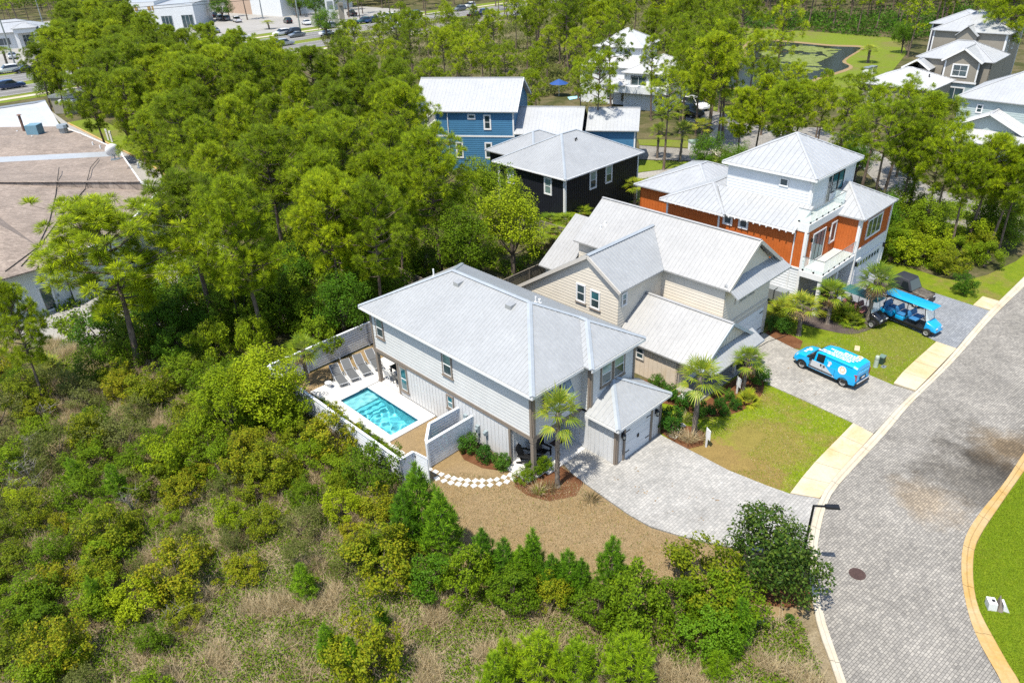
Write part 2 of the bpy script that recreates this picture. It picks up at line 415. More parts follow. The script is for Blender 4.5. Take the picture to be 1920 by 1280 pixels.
# street: kerb lines read from the survey, carried on past both ends
KL_IN = [(1640, 1420), (1586, 1280), (1571, 1236), (1555.6, 1192), (1543, 1152), (1535, 1111), (1530.6, 1074), (1532, 1030), (1537, 996), (1548, 952), (1563, 922), (1591, 889), (1630, 847), (1665.5, 808), (1701, 765), (1736, 729.6), (1790, 676), (1861, 596), (1920, 538), (1990, 468), (2060, 400)]
KL_OUT = [(1622, 1420), (1568, 1280), (1552.5, 1233), (1537, 1192), (1527, 1155), (1521, 1117), (1516, 1074), (1516, 1020), (1521, 983), (1533, 947), (1546, 920), (1574, 885), (1613, 843), (1650, 803), (1685, 764), (1717, 735), (1772, 680), (1848, 592), (1910, 530), (1980, 462), (2050, 394)]
KR_IN = [(1940, 1420), (1877, 1280), (1840, 1214), (1818, 1161), (1807, 1114), (1802, 1074), (1804, 1030), (1815, 995.6), (1840, 958), (1871, 920.6), (1896, 886), (1920, 849), (1990, 750), (2080, 640)]
KR_OUT = [(1975, 1420), (1909, 1280), (1890, 1249), (1862, 1199), (1837, 1152), (1826, 1111), (1823, 1067), (1827.5, 1027), (1843, 995.6), (1862, 967), (1893, 922), (1920, 884), (2000, 770), (2090, 660)]
W2 = lambda L: [at(*p) for p in L]
road = W2(KL_IN) + list(reversed(W2(KR_IN)))
sheet('road', [(p.x, p.y) for p in road], 0.05, M['pavers_road'], raw=True)

def resample(pts, n):
    pts = smooth_curve(pts, 6); d = [0]
    for i in range(1, len(pts)): d.append(d[-1] + (pts[i] - pts[i - 1]).length)
    out = []; j = 0
    for k in range(n + 1):
        t = d[-1] * k / n
        while j < len(d) - 2 and d[j + 1] < t: j += 1
        f = (t - d[j]) / max(1e-6, d[j + 1] - d[j]); out.append(pts[j].lerp(pts[j + 1], f))
    return out
def kerb(name, inn, out, mat, nseg):
    root = thing(name, None, None); root['kind'] = 'structure'
    sub = 4
    a = resample(W2(inn), nseg * sub); b_ = resample(W2(out), nseg * sub)
    for k in range(nseg):
        b = MB(); lo = k * sub
        for i in range(lo, lo + sub):
            e0 = 0.018 / max(0.3, (a[i + 1] - a[i]).length) if i == lo else 0
            p = [a[i].lerp(a[i + 1], e0), a[i + 1]]; q = [b_[i].lerp(b_[i + 1], e0), b_[i + 1]]
            prof = [(0.0, 0.065), (0.42, 0.07), (0.52, 0.125), (0.93, 0.15), (1.0, 0.12), (1.0, -0.02)]
            for (t0, z0), (t1, z1) in zip(prof[:-1], prof[1:]):
                A = p[0].lerp(q[0], t0); B = p[1].lerp(q[1], t0); C_ = p[1].lerp(q[1], t1); D = p[0].lerp(q[0], t1)
                b.poly([(A.x, A.y, z0), (B.x, B.y, z0), (C_.x, C_.y, z1), (D.x, D.y, z1)])
        b.build('kerb_stone', mat, root)
kerb('kerb', KL_IN, KL_OUT, M['kerb'], 18)
kerb('kerb', KR_IN, KR_OUT, M['kerb_rust'], 14)

# drives
D1 = [(1097, 838), (1153, 874), (1236, 812.5), (1240, 817), (1275.5, 836), (1311, 854), (1364, 882), (1438.6, 912), (1481, 927), (1540, 937), (1527, 965), (1518, 1000), (1515, 1045), (1440, 1036), (1375, 1027), (1301.6, 1012), (1261, 1001), (1220, 988), (1179.6, 966), (1133.5, 933.5), (1095.5, 906), (1071, 887), (1052, 866)]
sheet('driveway', D1, 0.07, M['pavers_light'], thick=.09)
D2 = [(1432, 625), (1452, 636), (1489.5, 655), (1560, 678), (1622, 701), (1674, 723), (1716, 736), (1684, 766), (1648, 804), (1636, 815), (1598, 793.5), (1515, 755), (1438.6, 721), (1428, 712), (1405, 690), (1388, 668), (1380, 652)]
sheet('driveway', D2, 0.07, M['pavers_warm'], thick=.09)
D3 = [(1560, 560), (1600, 575), (1649.5, 592), (1700, 612), (1755, 641), (1790, 657), (1847, 594), (1858, 585), (1823, 573.5), (1760, 553), (1701, 533), (1671, 522), (1640, 508), (1597, 535)]
sheet('driveway', D3, 0.07, M['pavers_blue'], thick=.09)
# pavement slabs
def slabs(quad_l, quad_r, n):
    root = thing('pavement', None, None); root['kind'] = 'structure'
    L = resample(W2(quad_l), n); Rr = resample(W2(quad_r), n)
    for i in range(n):
        e = 0.02
        p = [L[i].lerp(L[i + 1], e), L[i + 1], Rr[i + 1], Rr[i].lerp(Rr[i + 1], e)]
        b = MB(); b.prism([(q.x, q.y) for q in p], -0.02, 0.09 + rnd.uniform(-.004, .004)); b.build('concrete_slab', M['slab'], root)
slabs([(1481, 926.5), (1509.5, 889), (1538, 857), (1566, 829), (1599, 795)], [(1536, 936), (1573, 886), (1612, 843), (1635, 818), (1637, 815)], 5)
slabs([(1675, 720), (1695.6, 695.6), (1755, 642)], [(1716, 734), (1745, 705), (1793, 655)], 4)
slabs([(1824, 573.5), (1842, 557)], [(1860, 584), (1876, 567)], 2)

# lawns and planting beds
sheet('dry_lawn', [(745, 880), (800, 868), (862, 842), (960, 870), (1052, 868), (1096, 907), (1134, 935), (1180, 967), (1221, 990), (1302, 1014), (1376, 1029), (1440, 1040), (1516, 1046), (1522, 1117), (1500, 1160), (1330, 1150), (1130, 1130), (900, 1100), (800, 1000)], 0.02, M['dry_lawn'])
sheet('lawn', [(1225, 790), (1235, 730), (1300, 750), (1380, 705), (1430, 700), (1439, 720), (1516, 754), (1599, 793), (1566, 829), (1538, 858), (1509, 890), (1482, 928), (1438, 913), (1364, 883), (1311, 855), (1275, 837), (1240, 818)], 0.02, M['lawn'])
sheet('lawn', [(1405, 600), (1440, 570), (1500, 600), (1560, 600), (1650, 588), (1700, 611), (1756, 640), (1696, 696), (1675, 722), (1622, 702), (1560, 679), (1489, 656), (1452, 637), (1432, 626)], 0.02, M['lawn_b'])
sheet('lawn', [(1640, 508), (1655, 488), (1700, 500), (1760, 520), (1800, 528), (1850, 516), (1905, 490), (1990, 420), (2050, 394), (1910, 531), (1858, 586), (1823, 574), (1760, 554), (1701, 534)], 0.02, M['lawn_b'])
rr = W2(KR_OUT)
sheet('verge_lawn', [(p.x, p.y) for p in rr] + [(rr[-1].x + 30, rr[-1].y), (rr[0].x + 40, rr[0].y - 12), (rr[0].x, rr[0].y - 8)], 0.02, M['lawn_bright'], raw=True)
sheet('planting_bed', [(858, 842), (878, 835), (962, 872), (948, 884), (905, 878), (870, 862)], 0.035, M['mulch'])
sheet('planting_bed', [(968, 892), (1003, 895), (1048, 872), (1072, 889), (1094, 904), (1080, 930), (1030, 940), (990, 930), (965, 912)], 0.03, M['mulch'])
BED2 = [tuple(p) for p in smooth_curve([(1190, 712), (1240, 716), (1273, 733), (1312, 756), (1345, 736), (1385, 706), (1405, 700), (1428, 712), (1432, 728), (1424, 745), (1400, 765), (1370, 777), (1330, 782), (1300, 776), (1268, 762), (1240, 756)], 3)]
sheet('planting_bed', BED2, 0.035, M['mulch'])
sheet('planting_bed', [(1238, 811), (1244, 795), (1300, 800), (1322, 812), (1318, 835), (1290, 842), (1268, 832)], 0.036, M['mulch'])
sheet('planting_bed', [(1434, 627), (1442, 616), (1482, 628), (1505, 640), (1500, 655), (1480, 652)], 0.035, M['mulch'])
BED3 = [tuple(p) for p in smooth_curve([(1438, 566), (1475, 590), (1512, 610), (1560, 622), (1592, 627), (1622, 622), (1650, 606), (1655, 594), (1620, 580), (1580, 568), (1520, 560), (1470, 560)], 3)]
sheet('planting_bed', BED3, 0.035, M['mulch_grey'])
sheet('planting_bed', [(1400, 1130), (1440, 1095), (1516, 1090), (1522, 1130), (1480, 1140)], 0.036, M['mulch'])
sheet('scrub_ground', [(-500, 1700), (-600, 700), (0, 640), (300, 690), (520, 700), (600, 770), (760, 890), (800, 1000), (900, 1100), (1130, 1130), (1330, 1152), (1500, 1160), (1523, 1120), (1530, 1155), (1568, 1280), (1640, 1500), (1640, 1700)], 0.015, M['scrub_soil'])
# pool yard ground
def fsheet(name, pts, z, mat, **k): return sheet(name, [tuple(F1.w(x, y))[:2] for x, y in pts], z, mat, raw=True, **k)
ring('yard_lawn', -5.1, 0.0, 3.0, 16.8, 0.025, M['dry_lawn']); fsheet('yard_lawn', [(0, 12.6), (9.5, 12.6), (9.5, 16.8), (0, 16.8)], 0.025, M['dry_lawn'])

# manhole
b = MB(); c = at(1607, 1077)
b.cyl((0, 0, 0.0), 0.36, 0.012, 28)
mh = thing('manhole_cover', 'round rusty brown manhole cover set in the grey paver street', 'manhole cover', (c.x, c.y, 0.052))
M['iron'] = paint('iron', (0.075, 0.042, 0.035), 0.7, 0.3, 9, bump=0.4)
b.build('rim', M['iron'], mh)
b = MB(); b.cyl((0, 0, 0.012), 0.31, 0.006, 28)
for i in range(-4, 5):
    for j in range(-4, 5):
        if hypot(i, j) < 4.4: b.cbox((i * .063, j * .063, 0.021), .035, .035, .008)
b.build('lid', M['iron'], mh)
# stray drain slot by the kerb
# ------------------------------------------------------------ building kit (local house coordinates)
V3 = lambda *a: Vector(a)
def rng_at(prof, z):
    """u-interval of a convex outline at height z"""
    us = []
    n = len(prof)
    for i in range(n):
        (u0, z0), (u1, z1) = prof[i], prof[(i + 1) % n]
        if (z0 <= z < z1) or (z1 <= z < z0): us.append(u0 + (u1 - u0) * (z - z0) / (z1 - z0))
    return (min(us), max(us)) if len(us) >= 2 else None
def wall(root, p0, p1, prof, mat, style=None, pitch=0.18, name='wall', bmat=None, thick=0.14):
    """p0->p1 along the wall foot seen from outside left to right; prof = convex outline [(u,z)] or (z0,z1)"""
    p0 = Vector((p0[0], p0[1], 0)); p1 = Vector((p1[0], p1[1], 0)); d = (p1 - p0); Lw = d.length; d.normalize()
    nrm = Vector((d.y, -d.x, 0))          # outward
    if not hasattr(prof[0], '__len__'): prof = [(0, prof[0]), (Lw, prof[0]), (Lw, prof[1]), (0, prof[1])]
    P = lambda u, z, o=0.0: p0 + d * u + nrm * o + Vector((0, 0, z))
    b = MB(); n = len(prof)
    fr = [P(u, z) for u, z in prof]; bk = [P(u, z, -thick) for u, z in prof]
    b.poly(fr); b.poly(list(reversed(bk)))
    for i in range(n):
        j = (i + 1) % n; b.poly([fr[j], fr[i], bk[i], bk[j]])
    b.build(name, mat, root)
    zs = [z for u, z in prof]; z0, z1 = min(zs), max(zs)
    if style == 'lap':
        b = MB(); z = z0
        while z < z1 - 0.02:
            t = min(z + pitch, z1); ra = rng_at(prof, z + 0.004); rb = rng_at(prof, t - 0.004)
            if ra and rb:
                a0, a1 = ra; c0, c1 = rb
                b.poly([P(a0, z, .026), P(a1, z, .026), P(c1, t, .006), P(c0, t, .006)])
                b.poly([P(a1, z, .026), P(a0, z, .026), P(a0, z, .002), P(a1, z, .002)])
            z = t
        b.build('siding', bmat or mat, root, kind='stuff')
    elif style == 'batten':
        b = MB(); us = [u for u, z in prof]; u = min(us) + pitch * 0.5
        while u < max(us) - 0.03:
            zz = []
            for i in range(n):
                (ua, za), (ub, zb) = prof[i], prof[(i + 1) % n]
                if (ua <= u < ub) or (ub <= u < ua): zz.append(za + (zb - za) * (u - ua) / (ub - ua))
            if len(zz) >= 2:
                lo, hi = min(zz), max(zz)
                A = [P(u - .022, lo, .001), P(u + .022, lo, .001), P(u + .022, lo, .022), P(u - .022, lo, .022)]
                b.hexa(A + [q + Vector((0, 0, hi - lo)) for q in A])
            u += pitch
        b.build('batten', bmat or mat, root, kind='stuff')
    return P
def band(root, P, u0, u1, z0, z1, mat, name='trim_board', out=0.06):
    A = [P(u0, z0, .0), P(u1, z0, .0), P(u1, z0, out), P(u0, z0, out)]
    b = MB(); b.hexa([A[0], A[3], A[2], A[1]] + [q + Vector((0, 0, z1 - z0)) for q in (A[0], A[3], A[2], A[1])])
    return b.build(name, mat, root)
def window(root, P, u0, u1, z0, z1, trim, sashes=1, cols=1, gl='glass', sill=None, tw=0.09, name='window', sash_mat=None, upper=None):
    """double-hung window: casing (own mesh) with panes, sash rails and sill as children"""
    bx = lambda b, a0, a1, c0, c1, o0, o1: b.hexa([P(a0, c0, o0), P(a0, c0, o1), P(a1, c0, o1), P(a1, c0, o0), P(a0, c1, o0), P(a0, c1, o1), P(a1, c1, o1), P(a1, c1, o0)])
    b = MB()
    bx(b, u0, u0 + tw, z0 + tw, z1 - tw, 0, .08); bx(b, u1 - tw, u1, z0 + tw, z1 - tw, 0, .08)
    bx(b, u0, u1, z1 - tw, z1, 0, .085); bx(b, u0, u1, z0, z0 + tw, 0, .085)
    f = b.build(name, trim, root)
    sm = sash_mat or M['trim_white']; a0, a1, c0, c1 = u0 + tw, u1 - tw, z0 + tw, z1 - tw
    s = MB(); r = 0.035
    bx(s, a0, a0 + r, c0, c1, 0, .064); bx(s, a1 - r, a1, c0, c1, 0, .064); bx(s, a0 + r, a1 - r, c0, c0 + r, 0, .064); bx(s, a0 + r, a1 - r, c1 - r, c1, 0, .064)
    cw = (a1 - a0) / cols; ch = (c1 - c0) / (2 if sashes else 1)
    for k in range(1, cols): bx(s, a0 + k * cw - r * .8, a0 + k * cw + r * .8, c0 + r, c1 - r, 0, .064)
    if sashes: bx(s, a0 + r, a1 - r, c0 + ch - r * .7, c0 + ch + r * .7, 0, .070)
    s.build('sash', sm, f)
    for k in range(cols):
        for q in range(2 if sashes else 1):
            g = MB(); x0 = a0 + k * cw + r * .5; x1 = a0 + (k + 1) * cw - r * .5; y0 = c0 + q * ch + r * .5; y1 = c0 + (q + 1) * ch - r * .5
            g.poly([P(x0, y0, .050), P(x1, y0, .050), P(x1, y1, .046), P(x0, y1, .046)])
            g.build('pane', M[(upper or gl) if q == 1 else gl], f)
    if sill:
        g = MB(); bx(g, u0 - .06, u1 + .06, z0 - .09, z0 - .004, 0.0, .11); g.build('sill', sill, f)
    return f
def roof_plane(root, pts, mat, pitch=0.3, rib=(0.05, 0.018), name='roof', drop=0.10, panels=False, u_off=0.0):
    """planar metal roof face with standing seams running down the slope"""
    pts = [Vector(p) for p in pts]
    nrm = Vector((0, 0, 0))
    for i in range(len(pts)): nrm += pts[i].cross(pts[(i + 1) % len(pts)])
    nrm.normalize()
    if nrm.z < 0: pts.reverse(); nrm = -nrm
    es = Vector((-nrm.x, -nrm.y, 0))
    es = (es - nrm * es.dot(nrm)); es = es.normalized() if es.length > 1e-6 else Vector((0, 1, 0))
    eh = es.cross(nrm).normalized(); o = pts[0]
    q = [((p - o).dot(eh), (p - o).dot(es)) for p in pts]
    P = lambda u, s, h=0.0: o + eh * u + es * s + nrm * h
    def cut(u):
        ss = []
        for i in range(len(q)):
            (ua, sa), (ub, sb) = q[i], q[(i + 1) % len(q)]
            if (ua <= u < ub) or (ub <= u < ua): ss.append(sa + (sb - sa) * (u - ua) / (ub - ua))
        ss.sort(); return [(ss[i], ss[i + 1]) for i in range(0, len(ss) - 1, 2)]
    b = MB(); b.poly(pts); dz = Vector((0, 0, -drop)); n = len(pts)
    b.poly([p + dz for p in reversed(pts)])
    for i in range(n):
        j = (i + 1) % n; b.poly([pts[j], pts[i], pts[i] + dz, pts[j] + dz])
    umin = min(a for a, _ in q); umax = max(a for a, _ in q); w2 = rib[0] / 2
    def seam(b, u):
        for s0, s1 in cut(u):
            if s1 - s0 < 0.12: continue
            s0 += .02; s1 -= .03
            b.hexa([P(u - w2, s0), P(u + w2, s0), P(u + w2, s1), P(u - w2, s1), P(u - w2 * .6, s0, rib[1]), P(u + w2 * .6, s0, rib[1]), P(u + w2 * .6, s1, rib[1]), P(u - w2 * .6, s1, rib[1])])
    us = []; u = umin + pitch * (0.5 + u_off)
    while u < umax: us.append(u); u += pitch
    if panels:
        ro = b.build(name, mat, root); 
        for u in us:
            c = MB(); seam(c, u)
            # the pan between this seam and the next, lying 4 mm proud
            u1 = min(u + pitch, umax); ka = cut(u + w2 + .006); kb = cut(u1 - w2 - .006)
            if ka and kb and len(ka) == 1 and len(kb) == 1:
                c.poly([P(u + w2 + .006, ka[0][0] + .01, .005), P(u1 - w2 - .006, kb[0][0] + .01, .005), P(u1 - w2 - .006, kb[0][1] - .01, .005), P(u + w2 + .006, ka[0][1] - .01, .005)])
            if c.f: c.build('roof_panel', mat, ro)
        return ro
    for u in us: seam(b, u)
    return b.build(name, mat, root)
def cap(root, a, b_, mat, width=0.26, name='ridge_cap', h=0.05):
    a = Vector(a); b_ = Vector(b_); d = (b_ - a).normalized(); sx = d.cross(Vector((0, 0, 1))).normalized() * (width / 2)
    up = Vector((0, 0, h)); dn = Vector((0, 0, -width * 0.16))
    b = MB(); b.poly([a - sx + dn + up, a + up * 1.2, b_ + up * 1.2, b_ - sx + dn + up]); b.poly([a + up * 1.2, a + sx + dn + up, b_ + sx + dn + up, b_ + up * 1.2])
    b.poly([a + sx + dn + up, a - sx + dn + up, b_ - sx + dn + up, b_ + sx + dn + up])
    return b.build(name, mat, root)
def gable(root, x0, x1, y0, y1, xr, ze, zr, mat, pitch=0.3, along='y', capm=None, ze2=None, **k):
    """two roof slopes with a ridge along y at x=xr (or along x at y=xr)"""
    if ze2 is None: ze2 = ze
    if along == 'y':
        roof_plane(root, [(x0, y0, ze), (xr, y0, zr), (xr, y1, zr), (x0, y1, ze)], mat, pitch, **k)
        roof_plane(root, [(xr, y0, zr), (x1, y0, ze2), (x1, y1, ze2), (xr, y1, zr)], mat, pitch, **k)
        cap(root, (xr, y0, zr), (xr, y1, zr), capm or mat)
    else:
        roof_plane(root, [(x0, y0, ze), (x1, y0, ze), (x1, xr, zr), (x0, xr, zr)], mat, pitch, **k)
        roof_plane(root, [(x0, xr, zr), (x1, xr, zr), (x1, y1, ze2), (x0, y1, ze2)], mat, pitch, **k)
        cap(root, (x0, xr, zr), (x1, xr, zr), capm or mat)
def hip(root, x0, x1, y0, y1, ze, s, mat, pitch=0.3, capm=None, **k):
    """hipped roof over a rectangle, equal slopes s"""
    capm = capm or mat; wx, wy = x1 - x0, y1 - y0
    if wx >= wy:
        h = wy / 2; a = (x0 + h, y0 + h, ze + s * h); b = (x1 - h, y0 + h, ze + s * h)
        A, B, C_, D = (x0, y0, ze), (x1, y0, ze), (x1, y1, ze), (x0, y1, ze)
        fs = [[A, B, b, a], [C_, D, a, b], [D, A, a], [B, C_, b]]; hips = [(A, a), (D, a), (B, b), (C_, b)]
    else:
        h = wx / 2; a = (x0 + h, y0 + h, ze + s * h); b = (x0 + h, y1 - h, ze + s * h)
        A, B, C_, D = (x0, y0, ze), (x1, y0, ze), (x1, y1, ze), (x0, y1, ze)
        fs = [[B, C_, b, a], [D, A, a, b], [A, B, a], [C_, D, b]]; hips = [(A, a), (B, a), (C_, b), (D, b)]
    for f in fs: roof_plane(root, f, mat, pitch, **k)
    for p, q in hips: cap(root, p, q, capm)
    if (Vector(a) - Vector(b)).length > 0.2: cap(root, a, b, capm)
def block(root, x0, x1, y0, y1, z0, z1, mat, style=None, pitch=0.18, sides='fblr', name='wall', bmat=None):
    out = {}
    c = {'f': ((x0, y0), (x1, y0)), 'r': ((x1, y0), (x1, y1)), 'b': ((x1, y1), (x0, y1)), 'l': ((x0, y1), (x0, y0))}
    for s in sides: out[s] = wall(root, c[s][0], c[s][1], (z0, z1), mat, style, pitch, name, bmat)
    return out
def bx_part(root, name, mat, x0, x1, y0, y1, z0, z1):
    b = MB(); b.box(x0, x1, y0, y1, z0, z1); return b.build(name, mat, root)
def vent_pipe(root, x, y, z, r=0.05, h=0.35, mat=None):
    b = MB(); b.cyl((x, y, z - .1), r * 1.8, .14, 10); b.cyl((x, y, z), r, h, 10); return b.build('vent_pipe', mat or M['trim_white'], root)
# ------------------------------------------------------------ grey house with the pool
H1 = thing('grey_house', 'two storey pale grey house with hipped metal roof beside the swimming pool', 'house', F1.o, F1.deg)
SG, SL, TT, RG = M['siding_grey'], M['siding_lower'], M['trim_taupe'], M['roof_grey']
bx_part(H1, 'floor_slab', M['concrete_white'], 0.05, 7.6, -1.85, 12.35, 0.0, 0.13)
# upper storey, lap siding
PL = wall(H1, (0, 12.4), (0, -1.68), (2.68, 5.6), SG, 'lap', 0.22)
PF = wall(H1, (0, -1.68), (3.82, -1.68), (2.68, 5.6), SG, 'lap', 0.22)
PJ = wall(H1, (3.82, -1.68), (3.82, -2.32), (2.68, 5.6), SG, 'lap', 0.22)
PF2 = wall(H1, (3.82, -2.32), (7.65, -2.32), (0, 5.6), SG, 'lap', 0.22)
wall(H1, (7.65, -2.32), (7.65, 12.4), (0, 5.6), SG, 'lap', 0.22)
wall(H1, (7.65, 12.4), (0, 12.4), (2.68, 5.6), SG, 'lap', 0.22)
bx_part(H1, 'ceiling', SG, 0.1, 7.55, -1.6, 12.3, 2.60, 2.67)
# corner boards and the band between the storeys
U = lambda y: 12.4 - y
band(H1, PL, -0.05, U(-1.73), 2.46, 2.70, TT); band(H1, PF, -0.05, 3.82, 2.46, 2.70, TT)
for P, a, b_ in ((PL, 0, .16), (PL, 13.92, 14.08), (PF, 0, .16), (PJ, .50, .64), (PF2, 0, .15), (PF2, 3.68, 3.83)):
    band(H1, P, a, b_, 2.70, 5.6, TT, 'corner_board', 0.068)
# lower storey, board and batten
PLL = wall(H1, (0.02, 10.15), (0.02, 0), (0.13, 2.46), SL, 'batten', 0.30)
wall(H1, (0.02, 0), (1.25, 0), (0.13, 2.46), SL, 'batten', 0.30)
wall(H1, (1.25, -0.0), (3.72, -0.0), (0.13, 2.46), SL, 'batten', 0.30)
wall(H1, (3.72, 10.15), (0.02, 10.15), (0.13, 2.46), SL, 'batten', 0.30)
wall(H1, (4.2, 12.35), (4.2, 10.15), (0.13, 2.46), SL, 'batten', 0.30)
for u in (0.0, 10.0): band(H1, PLL, u, u + .15, 0.13, 2.46, TT, 'corner_board', 0.06)
for y, x in ((-1.60, 0.08), (12.32, 0.08)):
    b = MB(); b.box(x - .09, x + .13, y - .11, y + .11, 0.1, 2.46); b.box(x - .12, x + .16, y - .14, y + .14, 0.1, 0.22); b.box(x - .12, x + .16, y - .14, y + .14, 2.30, 2.46)
    b.build('porch_post', TT, H1)
band(H1, PL, 0.0, 2.25, 2.30, 2.459, TT, 'porch_beam', -.12)
# windows
Wn = lambda P, u0, u1, z0, z1, **k: window(H1, P, u0, u1, z0, z1, TT, sill=TT, gl='glass', upper='glass_blind', **k)
Wn(PL, U(11.87), U(11.05), 3.70, 5.12); Wn(PL, U(5.42), U(4.55), 3.64, 5.15)
window(H1, PLL, 10.15 - 9.88, 10.15 - 9.12, 0.60, 2.40, TT, sill=TT, gl='glass_teal'); window(H1, PLL, 10.15 - 5.32, 10.15 - 4.70, 1.36, 2.30, TT, sill=TT, gl='glass_teal')
window(H1, PF2, 0.80, 1.78, 3.86, 5.36, TT, sill=TT, upper='glass_blind'); window(H1, PF2, 1.86, 2.88, 3.86, 5.36, TT, sill=TT, upper='glass_blind')
M['shutter'] = paint('shutter', (0.30, 0.38, 0.45), 0.5, 0.05)
for u in (0.80, 2.10):
    window(H1, PF, u, u + .62, 4.0, 5.15, TT, gl='glass')
    # tilted louvred shutter, hinged at the top
    sh = MB(); top, bot, n = 5.17, 4.22, 9
    for k in range(n):
        f0 = k / n; f1 = (k + .8) / n
        sh.poly([PF(u - .04, top - (top - bot) * f1, .05 + .46 * f1), PF(u + .66, top - (top - bot) * f1, .05 + .46 * f1), PF(u + .66, top - (top - bot) * f0, .035 + .46 * f0), PF(u - .04, top - (top - bot) * f0, .035 + .46 * f0)])
    for uu in (u - .05, u + .65, u + .29):
        sh.bar(PF(uu, top, .05), PF(uu, bot, .51), .05, .05)
    sh.bar(PF(u - .05, bot, .51), PF(u + .66, bot, .51), .05, .05)
    s = sh.build('shutter', M['shutter'], H1)
# front door, its sidelight, mat
PD = wall(H1, (1.3, -0.02), (3.7, -0.02), (0.131, 0.14), SL)
b = MB(); b.box(1.55, 2.55, -0.10, -0.02, 0.14, 2.35); b.build('door_frame', M['trim_white'], H1)
d = bx_part(H1, 'door', M['black'], 1.64, 2.46, -0.125, -0.101, 0.16, 2.26); bx_part(d, 'handle', M['steel'], 2.36, 2.40, -0.17, -0.126, 1.05, 1.2)
window(H1, lambda u, z, o=0: V3(u, -0.02 - o, z), 2.75, 3.35, 0.9, 2.2, M['trim_white'])
b = MB(); b.box(2.65, 3.5, -0.85, -0.35, 0.132, 0.15); b.build('door_mat', M['iron'], H1)
# porch step
b = MB(); b.box(0.7, 3.72, -2.12, -1.86, 0.0, 0.10); b.build('step', M['concrete_white'], H1)
b = MB(); b.box(-0.55, 0.02, -1.8, -0.05, 0.0, 0.12); b.build('step', M['concrete_white'], H1)
# roof
zE, sl = 5.69, 0.52; rz = lambda d: zE + sl * d
X0, X1, Y0, Y1 = -0.48, 8.05, -2.18, 12.82; hw = (X1 - X0) / 2; xr = (X0 + X1) / 2
A = (X0, Y0, zE); r0 = (xr, Y0 + hw, rz(hw)); r1 = (xr, Y1 - hw, rz(hw)); Dk = (X0, Y1, zE); Ck = (X1, Y1, zE)
roof_plane(H1, [A, r0, r1, Dk], RG, 0.23)
roof_plane(H1, [Dk, r1, Ck], RG, 0.23)
BX, BY = 3.42, -2.72; bh = (X1 - BX) / 2; bm = (BX + bh, BY + bh, rz(bh)); bq = (BX + bh, Y0 + bh, rz(bh))
Bc = (X1, BY, zE)
roof_plane(H1, [Bc, Ck, r1, r0, bq, bm], RG, 0.23)
roof_plane(H1, [A, (BX, Y0, zE), bq, r0], RG, 0.23)
roof_plane(H1, [(BX, Y0, zE), (BX, BY, zE), bm, bq], RG, 0.23)
roof_plane(H1, [(BX, BY, zE), Bc, bm], RG, 0.23)
CG = M['cap_grey']
for p, q in ((A, r0), (r0, r1), (r1, Dk), (r1, Ck), (r0, bq), (bq, bm), (bm, Bc), ((BX, BY, zE), bm)): cap(H1, p, q, CG, 0.3)
b = MB()
for p, q in ((A, Dk), (A, (BX, Y0, zE)), ((BX, BY, zE), Bc), (Dk, Ck), (Bc, Ck)):
    b.bar(Vector(p) + V3(0, 0, -.13), Vector(q) + V3(0, 0, -.13), .05, .17)
b.build('fascia', M['trim_white'], H1)
for x, y in ((3.2, 7.35), (3.2, 2.95)):
    z = rz(x - X0); b = MB(); b.hexa([V3(x - .25, y - .22, z - .14), V3(x + .2, y - .22, z + .08), V3(x + .2, y + .22, z + .08), V3(x - .25, y + .22, z - .14), V3(x - .25, y - .22, z + .12), V3(x + .2, y - .22, z + .16), V3(x + .2, y + .22, z + .16), V3(x - .25, y + .22, z + .12)])
    b.build('roof_vent', RG, H1)
vent_pipe(H1, 4.55, 2.35, rz(X1 - 4.55)); vent_pipe(H1, 4.85, 2.35, rz(X1 - 4.85), .07, .25); vent_pipe(H1, 3.5, 10.1, rz(Y1 - 10.1), .05, .5)
# garage wing
PG = wall(H1, (3.78, -4.25), (7.78, -4.25), (0, 2.68), SL, 'batten', 0.30)
PGL = wall(H1, (3.78, -2.30), (3.78, -4.25), (0, 2.68), SL, 'batten', 0.30)
wall(H1, (3.79, 0.0), (3.79, -2.31), (0.0, 2.46), SL, 'batten', 0.30)
wall(H1, (7.78, -4.25), (7.78, -2.30), (0, 2.68), SL, 'batten', 0.30)
for P, a, b_ in ((PG, 0, .15), (PG, 3.85, 4.0), (PGL, 1.80, 1.95)): band(H1, P, a, b_, 0, 2.68, TT, 'corner_board', 0.06)
band(H1, PG, 0.55, .70, 0, 2.25, TT, 'door_frame', .075); band(H1, PG, 2.96, 3.14, 0, 2.25, TT, 'door_frame', .075); band(H1, PG, .55, 3.14, 2.25, 2.42, TT, 'door_frame', .08)
gd = MB()
for k in range(4): gd.hexa([PG(.70, .02 + k * .55, .0), PG(.70, .02 + k * .55, .035), PG(2.96, .02 + k * .55, .035), PG(2.96, .02 + k * .55, .0), PG(.70, .56 + k * .55, .0), PG(.70, .56 + k * .55, .04), PG(2.96, .56 + k * .55, .04), PG(2.96, .56 + k * .55, .0)])
gd = gd.build('garage_door', M['door_white'], H1)
for u0, u1, z in ((.74, 1.1, .5), (.74, 1.1, 1.9), (2.56, 2.92, .5), (2.56, 2.92, 1.9)):
    b = MB(); b.bar(PG(u0, z, .05), PG(u1, z, .05), .02, .05); b.build('hinge', M['black_metal'], gd)
b = MB(); b.bar(PG(1.80, 1.0, .06), PG(1.80, 1.22, .06), .05, .05); b.bar(PG(1.88, 1.0, .06), PG(1.88, 1.22, .06), .05, .05); b.build('handle', M['black_metal'], gd)
M['lamp_glass'] = flat('lamp_glass', (0.5, 0.48, 0.4), 0.1)
